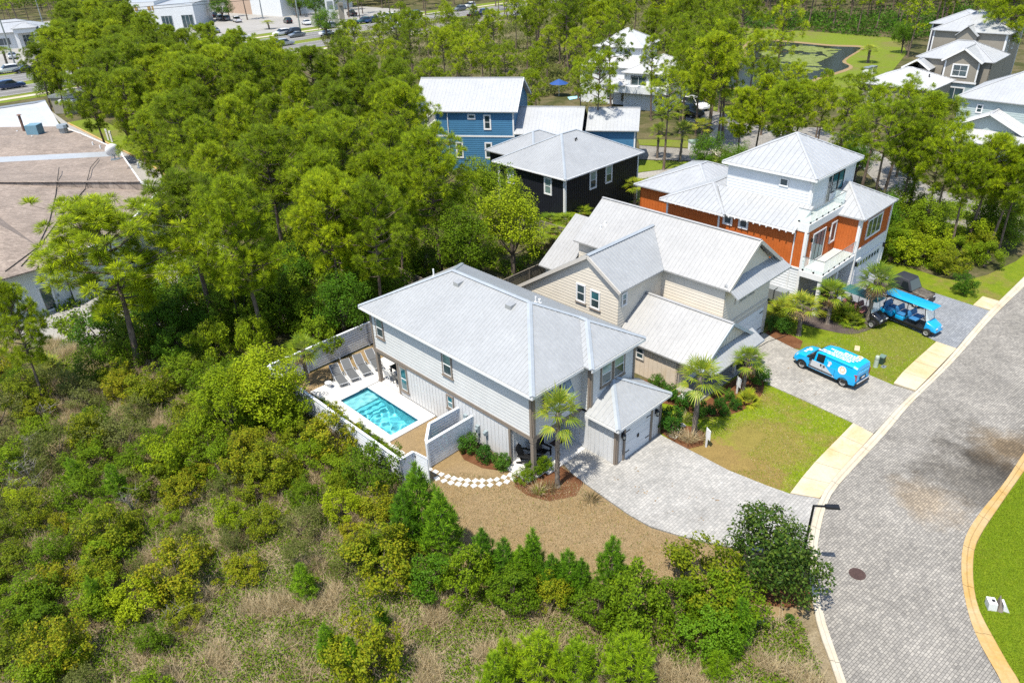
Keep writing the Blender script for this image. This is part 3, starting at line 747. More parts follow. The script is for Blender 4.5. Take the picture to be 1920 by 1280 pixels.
for u in (.42, 3.44):
    b = MB(); c = PG(u, 1.62, .17)
    b.bar(PG(u, 2.0, .05), PG(u, 2.06, .2), .05, .05)
    b.cyl((c.x, c.y, 1.62), .09, .05, 8); b.cyl((c.x, c.y, 1.92), .12, .13, 8, .02)
    for k in range(4):
        a = k * pi / 2 + .6; b.bar((c.x + .085 * cos(a), c.y + .085 * sin(a), 1.64), (c.x + .085 * cos(a), c.y + .085 * sin(a), 1.94), .02, .02)
    b.cbox((PG(u, 1.9, .05).x, PG(u, 1.9, .05).y, 1.88), .12, .05, .3)
    lm = b.build('lantern', M['black_metal'], H1)
    b = MB(); b.cyl((c.x, c.y, 1.67), .06, .24, 8); b.build('lamp_glass', M['lamp_glass'], lm)
gx0, gx1, gy0, gz, gs = 3.45, 8.25, -4.58, 2.72, 0.52; gh = (gx1 - gx0) / 2; ap = (gx0 + gh, gy0 + gh, gz + gs * gh); wy = -2.30
ga, gb = (gx0, gy0, gz), (gx1, gy0, gz)
roof_plane(H1, [ga, gb, ap], RG, 0.30)
roof_plane(H1, [ga, ap, (ap[0], wy + .0, ap[2]), (gx0, wy, gz)], RG, 0.30); roof_plane(H1, [gb, (gx1, wy, gz), (ap[0], wy, ap[2]), ap], RG, 0.30)
cap(H1, ga, ap, CG, .3); cap(H1, gb, ap, CG, .3)
b = MB(); b.bar(V3(gx0, gy0, gz - .12), V3(gx1, gy0, gz - .12), .05, .15); b.bar(V3(gx0, gy0, gz - .12), V3(gx0, wy, gz - .12), .05, .15); b.build('fascia', M['trim_white'], H1)
# meters and boxes on the pool-side wall
for y, z, a, h in ((3.62, 1.35, .28, .62), (3.25, 1.2, .22, .4), (2.62, 1.15, .24, .5), (1.95, 1.2, .2, .3), (3.45, .75, .2, .35)):
    b = MB(); b.box(-.17, -.01, y - a / 2, y + a / 2, z - h / 2, z + h / 2); b.tube([(-.06, y, z - h / 2), (-.06, y, 0.1)], .03, 6); b.cyl((-.2, y, z), .08, .1, 10)
    b.build('meter_box', M['meter'], H1)
# ------------------------------------------------------------ beige house next door
H2 = thing('beige_house', 'beige two storey house with big gabled metal roof between the grey and orange houses', 'house', F1.o, F1.deg)
SB, BB, RW, TC = M['siding_beige'], M['batten_beige'], M['roof_warm'], M['trim_cream']
# front block: gable along y, ridge at xr
a0, a1, yF, yB, zE2, zR = 16.72, 22.6, -2.5, 9.7, 5.6, 7.98
xm = 19.65; W_ = a1 - a0
P = wall(H2, (a0, yF), (a1, yF), [(0, 2.75), (W_, 2.75), (W_, zE2 - .2), (W_ / 2, zR - .25), (0, zE2 - .2)], SB, 'lap', .22)
band(H2, P, -.03, W_ + .03, 2.62, 2.80, TC)
P0 = wall(H2, (a0, yF), (a1, yF), (0, 2.62), SB, 'lap', .22)
window(H2, P, 1.78, 2.78, 3.8, 5.15, TC, upper='glass_teal', sash_mat=M['trim_cream']); window(H2, P, 2.78, 3.78, 3.8, 5.15, TC, upper='glass_teal', sash_mat=M['trim_cream'])
for u in (1.32, 3.82):
    b = MB()
    for k in range(12): b.hexa([P(u, 3.85 + k * .105, .05), P(u, 3.85 + k * .105, .085), P(u + .42, 3.85 + k * .105, .085), P(u + .42, 3.85 + k * .105, .05), P(u, 3.94 + k * .105, .05), P(u, 3.94 + k * .105, .06), P(u + .42, 3.94 + k * .105, .06), P(u + .42, 3.94 + k * .105, .05)])
    b.build('shutter', SB, H2)
band(H2, P0, 1.3, 5.9, 2.24, 2.42, TC); band(H2, P0, 5.45, 5.9, 0, 2.24, TC, 'corner_board', .08); band(H2, P0, .9, 1.3, 0, 2.42, TC, 'corner_board', .08)
b = MB(); 
for k in range(4): b.hexa([P0(1.3, .02 + k * .55, 0), P0(1.3, .02 + k * .55, .05), P0(5.45, .02 + k * .55, .05), P0(5.45, .02 + k * .55, 0), P0(1.3, .56 + k * .55, 0), P0(1.3, .56 + k * .55, .055), P0(5.45, .56 + k * .55, .055), P0(5.45, .56 + k * .55, 0)])
gd = b.build('garage_door', M['door_white'], H2)
for z in (.55, 1.85):
    for u0, u1 in ((1.4, 1.85), (4.9, 5.38)):
        b = MB(); b.bar(P0(u0, z, .07), P0(u1, z, .07), .02, .05); b.build('hinge', M['black_metal'], gd)
wall(H2, (a1, yF), (a1, yB), (0, zE2 - .1), SB, 'lap', .22); wall(H2, (a0, yB), (a0, yF), (0, zE2 - .1), SB, 'lap', .22)
wall(H2, (a1, yB), (a0, yB), [(0, 0), (W_, 0), (W_, zE2 - .2), (W_ / 2, zR - .25), (0, zE2 - .2)], SB, 'lap', .22)
s2 = (zR - zE2) / (xm - 16.35)
yr, zC, xg = 4.72, 7.36, 11.7          # cross gable
xv = 16.35 + (zC - zE2) / s2           # where its ridge dies into the main slope
ye, zl = 1.95, 5.6                     # its front eave
y2l, z2l = 11.2, 3.2                   # its long low eave at the back
sb = (zC - z2l) / (y2l - yr); yq = yr + (zC - zE2) / sb
roof_plane(H2, [(16.35, -2.95, zE2), (xm, -2.95, zR), (xm, 9.95, zR), (16.35, 9.95, zE2), (16.35, yq, zE2), (xv, yr, zC), (16.35, ye, zE2)], RW, .3)
roof_plane(H2, [(xm, -2.95, zR), (22.95, -2.95, zE2), (22.95, 9.95, zE2), (xm, 9.95, zR)], RW, .3)
cap(H2, (xm, -2.95, zR), (xm, 9.95, zR), M['roof_warm'])
roof_plane(H2, [(xg, ye, zl), (16.35, ye, zE2), (xv, yr, zC), (xg, yr, zC)], M['roof_grey'], .28, rib=(.08, .03))
roof_plane(H2, [(xg, yr, zC), (xv, yr, zC), (16.35, yq, zE2), (16.35, y2l, z2l), (xg, y2l, z2l)], RW, .3)
cap(H2, (xg, yr, zC), (xv, yr, zC), M['cap_grey'], .34)
Pg = wall(H2, (12.0, 11.0), (12.0, 2.28), [(0, 0), (8.72, 0), (8.72, 5.42), (11.0 - yr, zC - .16), (0, 3.2)], SB, 'lap', .22)
Ug = lambda y: 11.0 - y
window(H2, Pg, Ug(5.80), Ug(4.98), 3.72, 5.05, M['trim_white'], sill=M['trim_taupe']); window(H2, Pg, Ug(4.58), Ug(3.74), 3.62, 4.95, M['trim_white'], sill=M['trim_taupe'], upper='glass_teal')
Pc = wall(H2, (12.0, 2.3), (16.72, 2.3), (2.0, 5.45), SB, 'lap', .22)
window(H2, Pc, .3, .85, 4.25, 5.2, M['trim_white'], upper='glass_teal')
b = MB(); p, q, r = (xg, y2l, z2l - .1), (xg, yr, zC - .1), (xg, ye, zl - .1)
b.bar(p, q, .06, .22); b.bar(q, r, .06, .22); b.build('rake_board', TC, H2)
b = MB(); b.bar((16.35, -2.97, zE2 - .1), (xm, -2.97, zR - .1), .06, .22); b.bar((xm, -2.97, zR - .1), (22.95, -2.97, zE2 - .1), .06, .22); b.build('rake_board', TC, H2)
# skirt roof under the front gable
roof_plane(H2, [(16.5, -3.55, 5.12), (23.3, -3.55, 5.12), (23.0, -2.53, 5.85), (16.45, -2.53, 5.85)], M['roof_grey'], .26, rib=(.08, .03))
# rear low wing
roof_plane(H2, [(15.4, 9.96, 3.2), (xm, 9.96, 6.1), (xm, 12.6, 6.1), (15.4, 12.6, 3.2)], RW, .3); roof_plane(H2, [(xm, 9.96, 6.1), (23.2, 9.96, 3.6), (23.2, 12.6, 3.6), (xm, 12.6, 6.1)], RW, .3)
block(H2, 15.9, 22.8, 9.75, 12.3, 0, 3.2, SB, 'lap', .19, sides='rbl')
vent_pipe(H2, 17.6, 8.4, 5.6 + s2 * (17.6 - 16.35), .05, .3); vent_pipe(H2, 17.95, 8.3, 5.6 + s2 * (17.95 - 16.35), .07, .22)
# porch wing with its own gable
w0, w1, wy0, wy1, wz, wr, wm = 11.8, 18.0, -4.3, 2.25, 2.36, 4.4, 14.9
gable(H2, w0, w1, wy0, wy1, wm, wz, wr, RW, .3)
Pw = wall(H2, (12.12, 2.25), (12.12, -2.4), (0.0, 2.4), BB, 'batten', .33)
window(H2, Pw, 2.25 - .80, 2.25 - .12, 1.2, 2.1, M['trim_cream'])
wall(H2, (12.12, -2.4), (16.7, -2.4), (0.1, 2.6), BB, 'batten', .33)
wall(H2, (12.0, -4.0), (17.8, -4.0), [(0, 2.3), (5.8, 2.3), (2.9, wr - .2)], SB, 'batten', .33)
roof_plane(H2, [(11.9, -4.95, 2.2), (17.95, -4.95, 2.2), (17.85, -4.03, 2.82), (12.0, -4.03, 2.82)], M['roof_grey'], .26, rib=(.08, .03))
b = MB(); b.bar((w0, wy0 - .02, wz - .08), (wm, wy0 - .02, wr - .08), .06, .2); b.bar((wm, wy0 - .02, wr - .08), (w1, wy0 - .02, wz - .08), .06, .2); b.build('rake_board', M['cap_grey'], H2)
M['porch_floor'] = paint('porch_floor', (0.34, 0.325, 0.31), 0.8, 0.06)
bx_part(H2, 'porch_floor', M['porch_floor'], 12.1, 16.3, -4.22, -2.38, 0, .16); bx_part(H2, 'porch_floor', M['porch_floor'], 16.3, 16.71, -4.22, -2.38, 0, .155)
for x in (12.25, 16.1): bx_part(H2, 'porch_post', TC, x - .09, x + .09, -4.15, -3.97, .16, 2.29)
b = MB(); b.box(13.4, 14.3, -2.46, -2.41, .16, 2.3); b.build('door', M['trim_white'], H2)
b = MB(); b.box(11.55, 12.05, -3.4, -2.9, 0, .1); b.build('step', M['concrete_white'], H2)

# ------------------------------------------------------------ orange house with roof decks
H3 = thing('orange_house', 'three storey house in rust orange and white with glass railed decks', 'house', F1.o, F1.deg)
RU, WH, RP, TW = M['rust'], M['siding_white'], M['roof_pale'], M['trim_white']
x0, yf, yb = 27.4, -2.46, 9.5
PO = wall(H3, (x0, yb), (x0, yf), (3.2, 6.05), RU, 'batten', .22)
PW = wall(H3, (x0, yb), (x0, yf), (0, 3.2), WH, 'lap', .22)
PN = wall(H3, (x0, yf), (32.4, yf), (3.2, 6.0), RU, 'batten', .22)
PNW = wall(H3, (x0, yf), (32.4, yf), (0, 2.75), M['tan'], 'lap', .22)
PI = wall(H3, (32.4, yf), (32.4, -4.2), (3.3, 6.05), RU, 'batten', .22)
PR = wall(H3, (32.4, -4.2), (38.1, -4.2), (3.42, 6.05), RU, 'batten', .22)
PRW = wall(H3, (32.4, -4.2), (38.1, -4.2), (0, 3.42), WH, 'lap', .22)
wall(H3, (32.4, yf), (32.4, -4.2), (0, 3.3), WH, 'lap', .22)
wall(H3, (38.1, -4.2), (38.1, yb), (0, 6.05), WH, 'lap', .22); wall(H3, (38.1, yb), (x0, yb), (0, 6.05), WH, 'lap', .22)
band(H3, PO, -.04, 12.0, 3.12, 3.26, TW, out=.07); band(H3, PR, -.02, 5.74, 3.36, 3.54, TW, out=.07)
for P, a, b_, z0, z1 in ((PO, 11.80, 11.98, 3.26, 6.0), (PN, 0, .17, 3.26, 5.9), (PR, 0, .17, 0, 6.0), (PI, 1.58, 1.75, 3.3, 6.0), (PR, 5.53, 5.72, 0, 6.0), (PO, 0, .15, 3.26, 5.9), (PO, 4.8, 4.95, 3.26, 5.9), (PW, 11.8, 11.98, 0, 3.12)):
    band(H3, P, a, b_, z0, z1, TW, 'corner_board', .075)
UO = lambda y: yb - y
for y0, y1 in ((4.28, 3.45), (2.94, 2.12)): window(H3, PO, UO(y0), UO(y1), 5.08, 5.85, TW, sashes=0, tw=.13)
window(H3, PN, 1.0, 3.0, 3.28, 5.62, TW, sashes=0, cols=3, gl='glass_teal', sash_mat=M['black_metal'], name='sliding_door')
window(H3, PN, 3.95, 4.85, 3.95, 5.62, TW, sashes=0, tw=.11)
window(H3, PR, 1.25, 3.95, 4.0, 5.6, TW, sashes=0, cols=3, gl='glass', tw=.11)
for u in (.72, 3.5):
    b = MB(); c = PN(u, 5.1, .12); b.cyl(c, .07, .3, 8); b.build('wall_lamp', M['black_metal'], H3)
# garage
b = MB(); 
for k in range(4): b.hexa([PRW(.55, .02 + k * .6, 0), PRW(.55, .02 + k * .6, .055), PRW(4.95, .02 + k * .6, .055), PRW(4.95, .02 + k * .6, 0), PRW(.55, .60 + k * .6, 0), PRW(.55, .60 + k * .6, .062), PRW(4.95, .60 + k * .6, .062), PRW(4.95, .60 + k * .6, 0)])
gd = b.build('garage_door', M['door_white'], H3)
for k in range(8):
    b = MB(); u = .72 + k * .52; b.poly([PRW(u, 1.92, .066), PRW(u + .34, 1.92, .066), PRW(u + .34, 2.26, .066), PRW(u, 2.26, .066)]); b.build('pane', M['glass'], gd)
band(H3, PRW, .35, 5.15, 2.42, 2.62, TW, 'door_frame', .085); band(H3, PRW, .35, .55, 0, 2.42, TW, 'door_frame', .085); band(H3, PRW, 4.95, 5.15, 0, 2.42, TW, 'door_frame', .085)
for u in (.25, 5.4):
    b = MB(); b.cyl(PRW(u, 2.2, .14), .08, .35, 8); b.build('wall_lamp', M['black_metal'], H3)
# lower deck
b = MB(); b.box(27.1, 32.38, -4.22, yf - .02, 2.78, 3.2); b.build('deck_fascia', TW, H3)
M['deck'] = paint('deck', (0.55, 0.57, 0.53), 0.7, 0.06)
dk = bx_part(H3, 'deck_floor', M['deck'], 27.2, 32.36, -4.12, yf - .03, 3.203, 3.225)
for x in (27.3, 29.9): bx_part(H3, 'deck_post', TW, x - .12, x + .12, -4.15, -3.91, 0, 2.78)
M['rail_glass'] = (lambda t: (t.set(**{'Base Color': (0.80, 0.92, 0.88), 'Roughness': 0.02, 'Transmission Weight': 0.0, 'Alpha': 0.22, 'Specular IOR Level': 0.8}), t.m)[1])(NT('rail_glass'))
def glass_rail(root, pts, z, h, n_each):
    for (p, q), n in zip(zip(pts[:-1], pts[1:]), n_each):
        p = Vector(p); q = Vector(q)
        for k in range(n):
            a = p.lerp(q, (k + .03) / n); c = p.lerp(q, (k + .97) / n)
            b = MB(); d = (c - a).normalized(); nn = Vector((d.y, -d.x, 0)) * .006
            b.hexa([V3(a.x - nn.x, a.y - nn.y, z + .06), V3(a.x + nn.x, a.y + nn.y, z + .06), V3(c.x + nn.x, c.y + nn.y, z + .06), V3(c.x - nn.x, c.y - nn.y, z + .06), V3(a.x - nn.x, a.y - nn.y, z + h), V3(a.x + nn.x, a.y + nn.y, z + h), V3(c.x + nn.x, c.y + nn.y, z + h), V3(c.x - nn.x, c.y - nn.y, z + h)])
            b.build('glass_panel', M['rail_glass'], root)
            b = MB()
            for t in (.12, .2): 
                e = a.lerp(c, t); b.cbox((e.x, e.y, z + .06), .07, .07, .14)
            b.build('rail_clamp', M['black_metal'], root)
        b = MB(); b.bar(V3(p.x, p.y, z + h + .02), V3(q.x, q.y, z + h + .02), .045, .04); b.build('handrail', M['steel'], root)
glass_rail(H3, [(27.2, yf - .05), (27.2, -4.14), (32.3, -4.14)], 3.21, 1.05, [2, 6])
# upper deck
b = MB(); b.box(27.35, 33.1, yf - .08, -1.42, 6.02, 6.6); b.build('deck_fascia', TW, H3)
bx_part(H3, 'deck_floor', M['deck'], 27.45, 33.05, yf - .02, -1.44, 6.603, 6.625)
glass_rail(H3, [(27.5, -1.5), (27.5, yf), (33.0, yf), (33.0, -1.5)], 6.61, 1.0, [1, 6, 1])
# roofs of the middle storey
sO = .45; q = .3; pk = dict(panels=True, rib=(.05, .035))
roof_plane(H3, [(27.0, -1.72, 6.1), (29.5, -1.72, 7.22), (29.5, 6.3, 7.22), (27.0, 3.95, 6.1)], RP, .42, **pk)
bx0, bx1, by0, by1, bz = 26.85, 33.4, 3.9, 9.9, 6.02; hm = (by1 - by0) / 2
aa = (bx0 + hm, by0 + hm, bz + hm * .4); ab = (bx1, by0 + hm, bz + hm * .4)
roof_plane(H3, [(bx0, by0, bz), aa, (bx0, by1, bz)], RP, .42, **pk)
roof_plane(H3, [(bx0, by0, bz), (bx1, by0, bz), ab, aa], RP, .42, **pk)
roof_plane(H3, [(bx0, by1, bz), aa, ab, (bx1, by1, bz)], RP, .42)
cap(H3, (bx0, by0, bz), aa, RP); cap(H3, (bx0, by1, bz), aa, RP); cap(H3, aa, ab, RP)
b = MB(); b.bar((27.0, -1.72, 6.0), (27.0, 3.9, 6.0), .05, .14); b.bar((bx0, by0, bz - .1), (bx0, by1, bz - .1), .05, .14); b.build('fascia', TW, H3)
# string of rafter tails under the eaves
b = MB()
for k in range(22):
    y = -1.6 + k * .52; b.cbox((26.97 if y < 3.9 else 26.82, y, 5.9), .08, .09, .12)
b.build('rafter_tail', TW, H3, kind='stuff')
roof_plane(H3, [(32.1, -4.55, 6.1), (38.1, -4.55, 6.1), (35.1, -1.75, 7.7)], RP, .42, **pk)
roof_plane(H3, [(32.1, -4.55, 6.1), (35.1, -1.75, 7.7), (35.1, -1.4, 7.7), (32.1, -1.4, 6.1)], RP, .42, **pk)
roof_plane(H3, [(38.1, -4.55, 6.1), (38.1, 5.5, 6.1), (35.1, 5.5, 7.7), (35.1, -1.75, 7.7)], RP, .42)
for p, q in (((32.1, -4.55, 6.1), (35.1, -1.75, 7.7)), ((38.1, -4.55, 6.1), (35.1, -1.75, 7.7))): cap(H3, p, q, RP)
# rear wing roof seen past the tower
hip(H3, 29.5, 38.5, 6.5, 14.5, 5.6, .4, RP, .42); block(H3, 30.0, 38.0, 9.5, 14.1, 0, 5.6, RU, 'batten', .3, sides='rbl')
# tower
PT = wall(H3, (29.5, 5.5), (29.5, -1.4), (6.0, 9.25), WH, 'lap', .22); PTF = wall(H3, (29.5, -1.4), (36.4, -1.4), (6.0, 9.25), WH, 'lap', .22)
wall(H3, (36.4, -1.4), (36.4, 5.5), (6.0, 9.25), WH, 'lap', .22); wall(H3, (36.4, 5.5), (29.5, 5.5), (6.0, 9.25), WH, 'lap', .22)
for P, a, b_ in ((PT, 6.72, 6.91), (PTF, 0, .15), (PTF, 6.74, 6.9)): band(H3, P, a, b_, 6.6, 9.2, TW, 'corner_board', .075)
window(H3, PT, 5.5 - 1.18, 5.5 - .45, 8.22, 8.86, TW, sashes=0, tw=.07)
window(H3, PTF, 2.3, 2.98, 6.66, 8.85, TW, sashes=0, tw=.05, sash_mat=M['black_metal'], name='deck_door'); window(H3, PTF, 3.1, 4.05, 7.35, 8.8, M['black_metal'], sashes=0, tw=.05, gl='glass_teal', sash_mat=M['black_metal']); window(H3, PTF, 4.1, 5.05, 7.35, 8.8, M['black_metal'], sashes=0, tw=.05, gl='glass_teal', sash_mat=M['black_metal'])
T0, T1, T2, T3, tz, ta = 29.12, 36.85, -1.78, 5.88, 9.3, (32.98, 2.05, 11.3)
cs = [(T0, T2, tz), (T1, T2, tz), (T1, T3, tz), (T0, T3, tz)]
roof_plane(H3, [cs[3], cs[0], ta], RP, .46, **pk); roof_plane(H3, [cs[0], cs[1], ta], RP, .46, **pk)
roof_plane(H3, [cs[1], cs[2], ta], RP, .46); roof_plane(H3, [cs[2], cs[3], ta], RP, .46)
for c in cs: cap(H3, c, ta, RP, .24)
b = MB()
for k in range(4): b.bar(V3(*cs[k]) + V3(0, 0, -.12), V3(*cs[(k + 1) % 4]) + V3(0, 0, -.12), .06, .16)
b.build('fascia', TW, H3)
vent_pipe(H3, 31.0, 0.9, 10.0, .05, .25); vent_pipe(H3, 28.3, 3.0, 6.7, .05, .25)
b = MB(); b.tube([(27.2, -1.6, 6.0), (27.36, -1.6, 5.8), (27.36, -1.6, .3)], .05, 6); b.tube([(29.4, -1.3, 9.2), (29.44, -1.32, 9.0), (29.44, -1.32, 7.3)], .05, 6); b.build('downpipe', TW, H3)
b = MB(); b.box(26.6, 27.3, -1.9, -1.1, .55, 1.35); b.box(26.6, 27.3, -1.0, -.3, .55, 1.35)
for x in (26.65, 27.2):
    for y in (-1.85, -.4): b.box(x, x + .08, y, y + .08, 0, .55)
b.build('heat_pump', M['steel'], H3)

# ------------------------------------------------------------ dark house and blue house behind
o = at(1060, 337.5, 5.0)
H4 = thing('black_house', 'low near black house with pale hipped metal roof in front of the blue house', 'house', (o.x, o.y, 0), F1.deg)
NV = M['navy']
hip(H4, 0, 12.05, 0, 9.9, 5.0, .5, M['roof_grey'], .27, M['cap_grey'])
hip(H4, 2.3, 10.5, 6.2, 13.5, 5.0, .48, M['roof_grey'], .27, M['cap_grey'])
Q = block(H4, .4, 11.65, .4, 9.5, 0, 4.95, NV, 'batten', .3)
block(H4, 2.7, 10.1, 9.5, 13.1, 0, 4.95, NV, 'batten', .3, sides='rbl')
UL = lambda y: 9.5 - y
for y0, y1 in ((8.1, 7.15), (3.05, 2.05)): window(H4, Q['l'], UL(y0), UL(y1), 2.95, 4.65, M['trim_white'], upper='glass_blind', gl='glass_blind', tw=.13)
for x_, x1 in ((3.9, 4.95), (6.3, 7.35)): window(H4, Q['f'], x_ - .4, x1 - .4, 2.95, 4.75, M['trim_white'], upper='glass_blind', tw=.13)
for P, u in ((Q['f'], 0), (Q['l'], 8.92), (Q['f'], 11.07), (Q['l'], .02)): band(H4, P, u, u + .17, 0, 4.85, M['trim_white'], 'corner_board', .05)
b = MB(); z = 4.95
for p, q in (((0, 0), (12.05, 0)), ((0, 0), (0, 9.9))): b.bar((p[0], p[1], z), (q[0], q[1], z), .1, .12)
b.tube([(.1, 9.3, 4.8), (.36, 9.2, 4.6), (.36, 9.2, .2)], .05, 6); b.build('gutter', M['trim_white'], H4)
vent_pipe(H4, 5.6, 3.7, 6.8, .06, .3, M['black_metal']); vent_pipe(H4, 5.9, 3.8, 6.85, .06, .25, M['black_metal'])
o = at(968.75, 210, 7.0)
H5 = thing('blue_house', 'bright blue house with three white metal roofs behind the black house', 'house', (o.x, o.y, 0), 168.8)
BL = M['blue']; sr = .535
gable(H5, 0, 12.5, 0, -10.4, -5.2, 7.0, 7.0 + 5.2 * sr, M['roof_pale'], .42, along='x')
# local +y faces the camera, so the outside of the front wall is at +y
PB = wall(H5, (9.8, -.4), (.42, -.4), (4.15, 6.9), BL, 'lap', .24); PB2 = wall(H5, (9.8, -.4), (.42, -.4), (0, 4.1), BL, 'lap', .24)
band(H5, PB, 0, 9.4, 4.02, 4.2, M['trim_white'])
wall(H5, (.42, -.4), (.42, -10.0), [(0, 0), (9.6, 0), (9.6, 6.8), (4.8, 9.5), (0, 6.8)], BL, 'lap', .24)
wall(H5, (9.8, -10.0), (9.8, -.4), (0, 6.8), BL, 'lap', .24); wall(H5, (.42, -10), (9.8, -10), (0, 6.8), BL, 'lap', .24)
UB = lambda x: 9.8 - x
window(H5, PB, UB(4.0), UB(3.1), 4.85, 6.6, M['trim_white'], tw=.14); window(H5, PB, UB(5.88), UB(4.92), 6.05, 6.65, M['trim_white'], sashes=0, tw=.13)
for x in (3.1, 6.6): window(H5, PB2, UB(x + .9), UB(x), 1.5, 3.4, M['trim_white'], tw=.14)
for u in (0, 9.2): band(H5, PB, u, u + .18, 4.2, 6.8, M['trim_white'], 'corner_board', .05)
b = MB(); b.tube([(8.25, -.30, 6.8), (8.25, -.30, .2)], .055, 6); b.build('downpipe', M['trim_white'], H5)
b = MB(); b.box(9.8, 12.2, -9.5, -.5, 3.9, 4.1)
for y in (-.6, -4.8, -9.3): b.box(11.9, 12.1, y - .1, y + .1, 0, 6.85)
b.build('balcony', M['trim_white'], H5)
b = MB(); 
for k in range(24): b.box(11.98, 12.02, -.8 - k * .37, -.76 - k * .37, 4.1, 5.1)
b.box(11.95, 12.05, -9.3, -.6, 5.1, 5.17); b.build('railing', M['trim_white'], H5)
b = MB(); b.bar((-.05, 0, 6.9), (-.05, -5.2, 9.7), .06, .22); b.bar((-.05, -5.2, 9.7), (-.05, -10.4, 6.9), .06, .22); b.build('rake_board', M['trim_white'], H5)
gable(H5, -7.4, .4, .0, -8.4, -4.2, 4.5, 6.68, M['roof_pale'], .42, along='x'); 
wall(H5, (.4, -.4), (-7.2, -.4), (0, 4.4), BL, 'lap', .24); wall(H5, (-7.2, -.4), (-7.2, -8), [(0, 0), (7.6, 0), (7.6, 4.4), (3.8, 6.4), (0, 4.4)], M['plum'], 'lap', .24)
gable(H5, -13.75, -7.68, -1.95, -9.1, -5.5, 4.5, 6.32, M['roof_pale'], .42, along='x')
PB3 = wall(H5, (-7.5, -2.35), (-13.4, -2.35), (0, 4.4), BL, 'lap', .24); wall(H5, (-13.4, -2.35), (-13.4, -8.7), [(0, 0), (6.35, 0), (6.35, 4.4), (3.2, 6.1), (0, 4.4)], BL, 'lap', .24)
wall(H5, (-13.4, -8.7), (.4, -8.0), (0, 4.4), BL, 'lap', .24)
band(H5, PB3, 5.73, 5.9, 0, 4.4, M['trim_white'], 'corner_board', .05)
# ------------------------------------------------------------ plant meshes
import numpy as np
PINE = [(0.070, 0.115, 0.004), (0.140, 0.210, 0.004), (0.235, 0.315, 0.005), (0.36, 0.425, 0.008)]
M['needle'] = leaf_mat('needle', PINE, 0.24, spec=.06)
M['needle_young'] = leaf_mat('needle_young', [(0.042, 0.120, 0.008), (0.080, 0.195, 0.009), (0.14, 0.275, 0.010), (0.21, 0.34, 0.014)], 0.25)
M['needle_lime'] = leaf_mat('needle_lime', [(0.11, 0.21, 0.006), (0.20, 0.32, 0.008), (0.31, 0.41, 0.012)], 0.3)
M['leaf_dark'] = leaf_mat('leaf_dark', [(0.026, 0.076, 0.005), (0.057, 0.133, 0.006), (0.104, 0.195, 0.009)], 0.22, rough=0.5)
M['leaf_mid'] = leaf_mat('leaf_mid', [(0.046, 0.094, 0.004), (0.095, 0.159, 0.005), (0.161, 0.228, 0.007)], 0.24)
M['leaf_lime'] = leaf_mat('leaf_lime', [(0.096, 0.158, 0.004), (0.172, 0.236, 0.005), (0.257, 0.310, 0.009)], 0.26)
M['leaf_olive'] = leaf_mat('leaf_olive', [(0.054, 0.085, 0.005), (0.102, 0.139, 0.006), (0.166, 0.193, 0.007), (0.244, 0.211, 0.010)], 0.22)
M['leaf_drab'] = leaf_mat('leaf_drab', [(0.052, 0.068, 0.014), (0.092, 0.108, 0.024), (0.148, 0.156, 0.046)], 0.2)
M['leaf_gloss'] = leaf_mat('leaf_gloss', [(0.012, 0.035, 0.006), (0.030, 0.065, 0.009), (0.10, 0.14, 0.018)], 0.15, rough=0.28)
M['leaf_box'] = leaf_mat('leaf_box', [(0.015, 0.060, 0.008), (0.035, 0.105, 0.010), (0.07, 0.155, 0.014)], 0.25, rough=0.4)
M['frond'] = leaf_mat('frond', [(0.057, 0.116, 0.008), (0.127, 0.198, 0.010), (0.218, 0.275, 0.014), (0.322, 0.308, 0.020)], 0.3, rough=0.45, spec=.25)
M['frond_dead'] = leaf_mat('frond_dead', [(0.17, 0.10, 0.045), (0.26, 0.17, 0.09), (0.34, 0.25, 0.14)], 0.2)
M['straw'] = leaf_mat('straw', [(0.22, 0.165, 0.085), (0.36, 0.28, 0.165), (0.50, 0.41, 0.265), (0.28, 0.25, 0.08)], 0.3)
M['grass_blade'] = leaf_mat('grass_blade', [(0.10, 0.17, 0.006), (0.17, 0.25, 0.008), (0.25, 0.30, 0.014)], 0.3)
M['blossom'] = leaf_mat('blossom', [(0.55, 0.52, 0.45), (0.72, 0.70, 0.62)], 0.2)
M['twig_grey'] = paint('twig_grey', (0.30, 0.27, 0.23), 0.9, 0.2, 4)
M['bark_pine'] = bark_mat('bark_pine', (0.055, 0.038, 0.026), (0.17, 0.125, 0.09))
M['bark_palm'] = bark_mat('bark_palm', (0.07, 0.055, 0.045), (0.20, 0.165, 0.13), 9)
M['bark_thin'] = bark_mat('bark_thin', (0.05, 0.04, 0.03), (0.14, 0.11, 0.085))

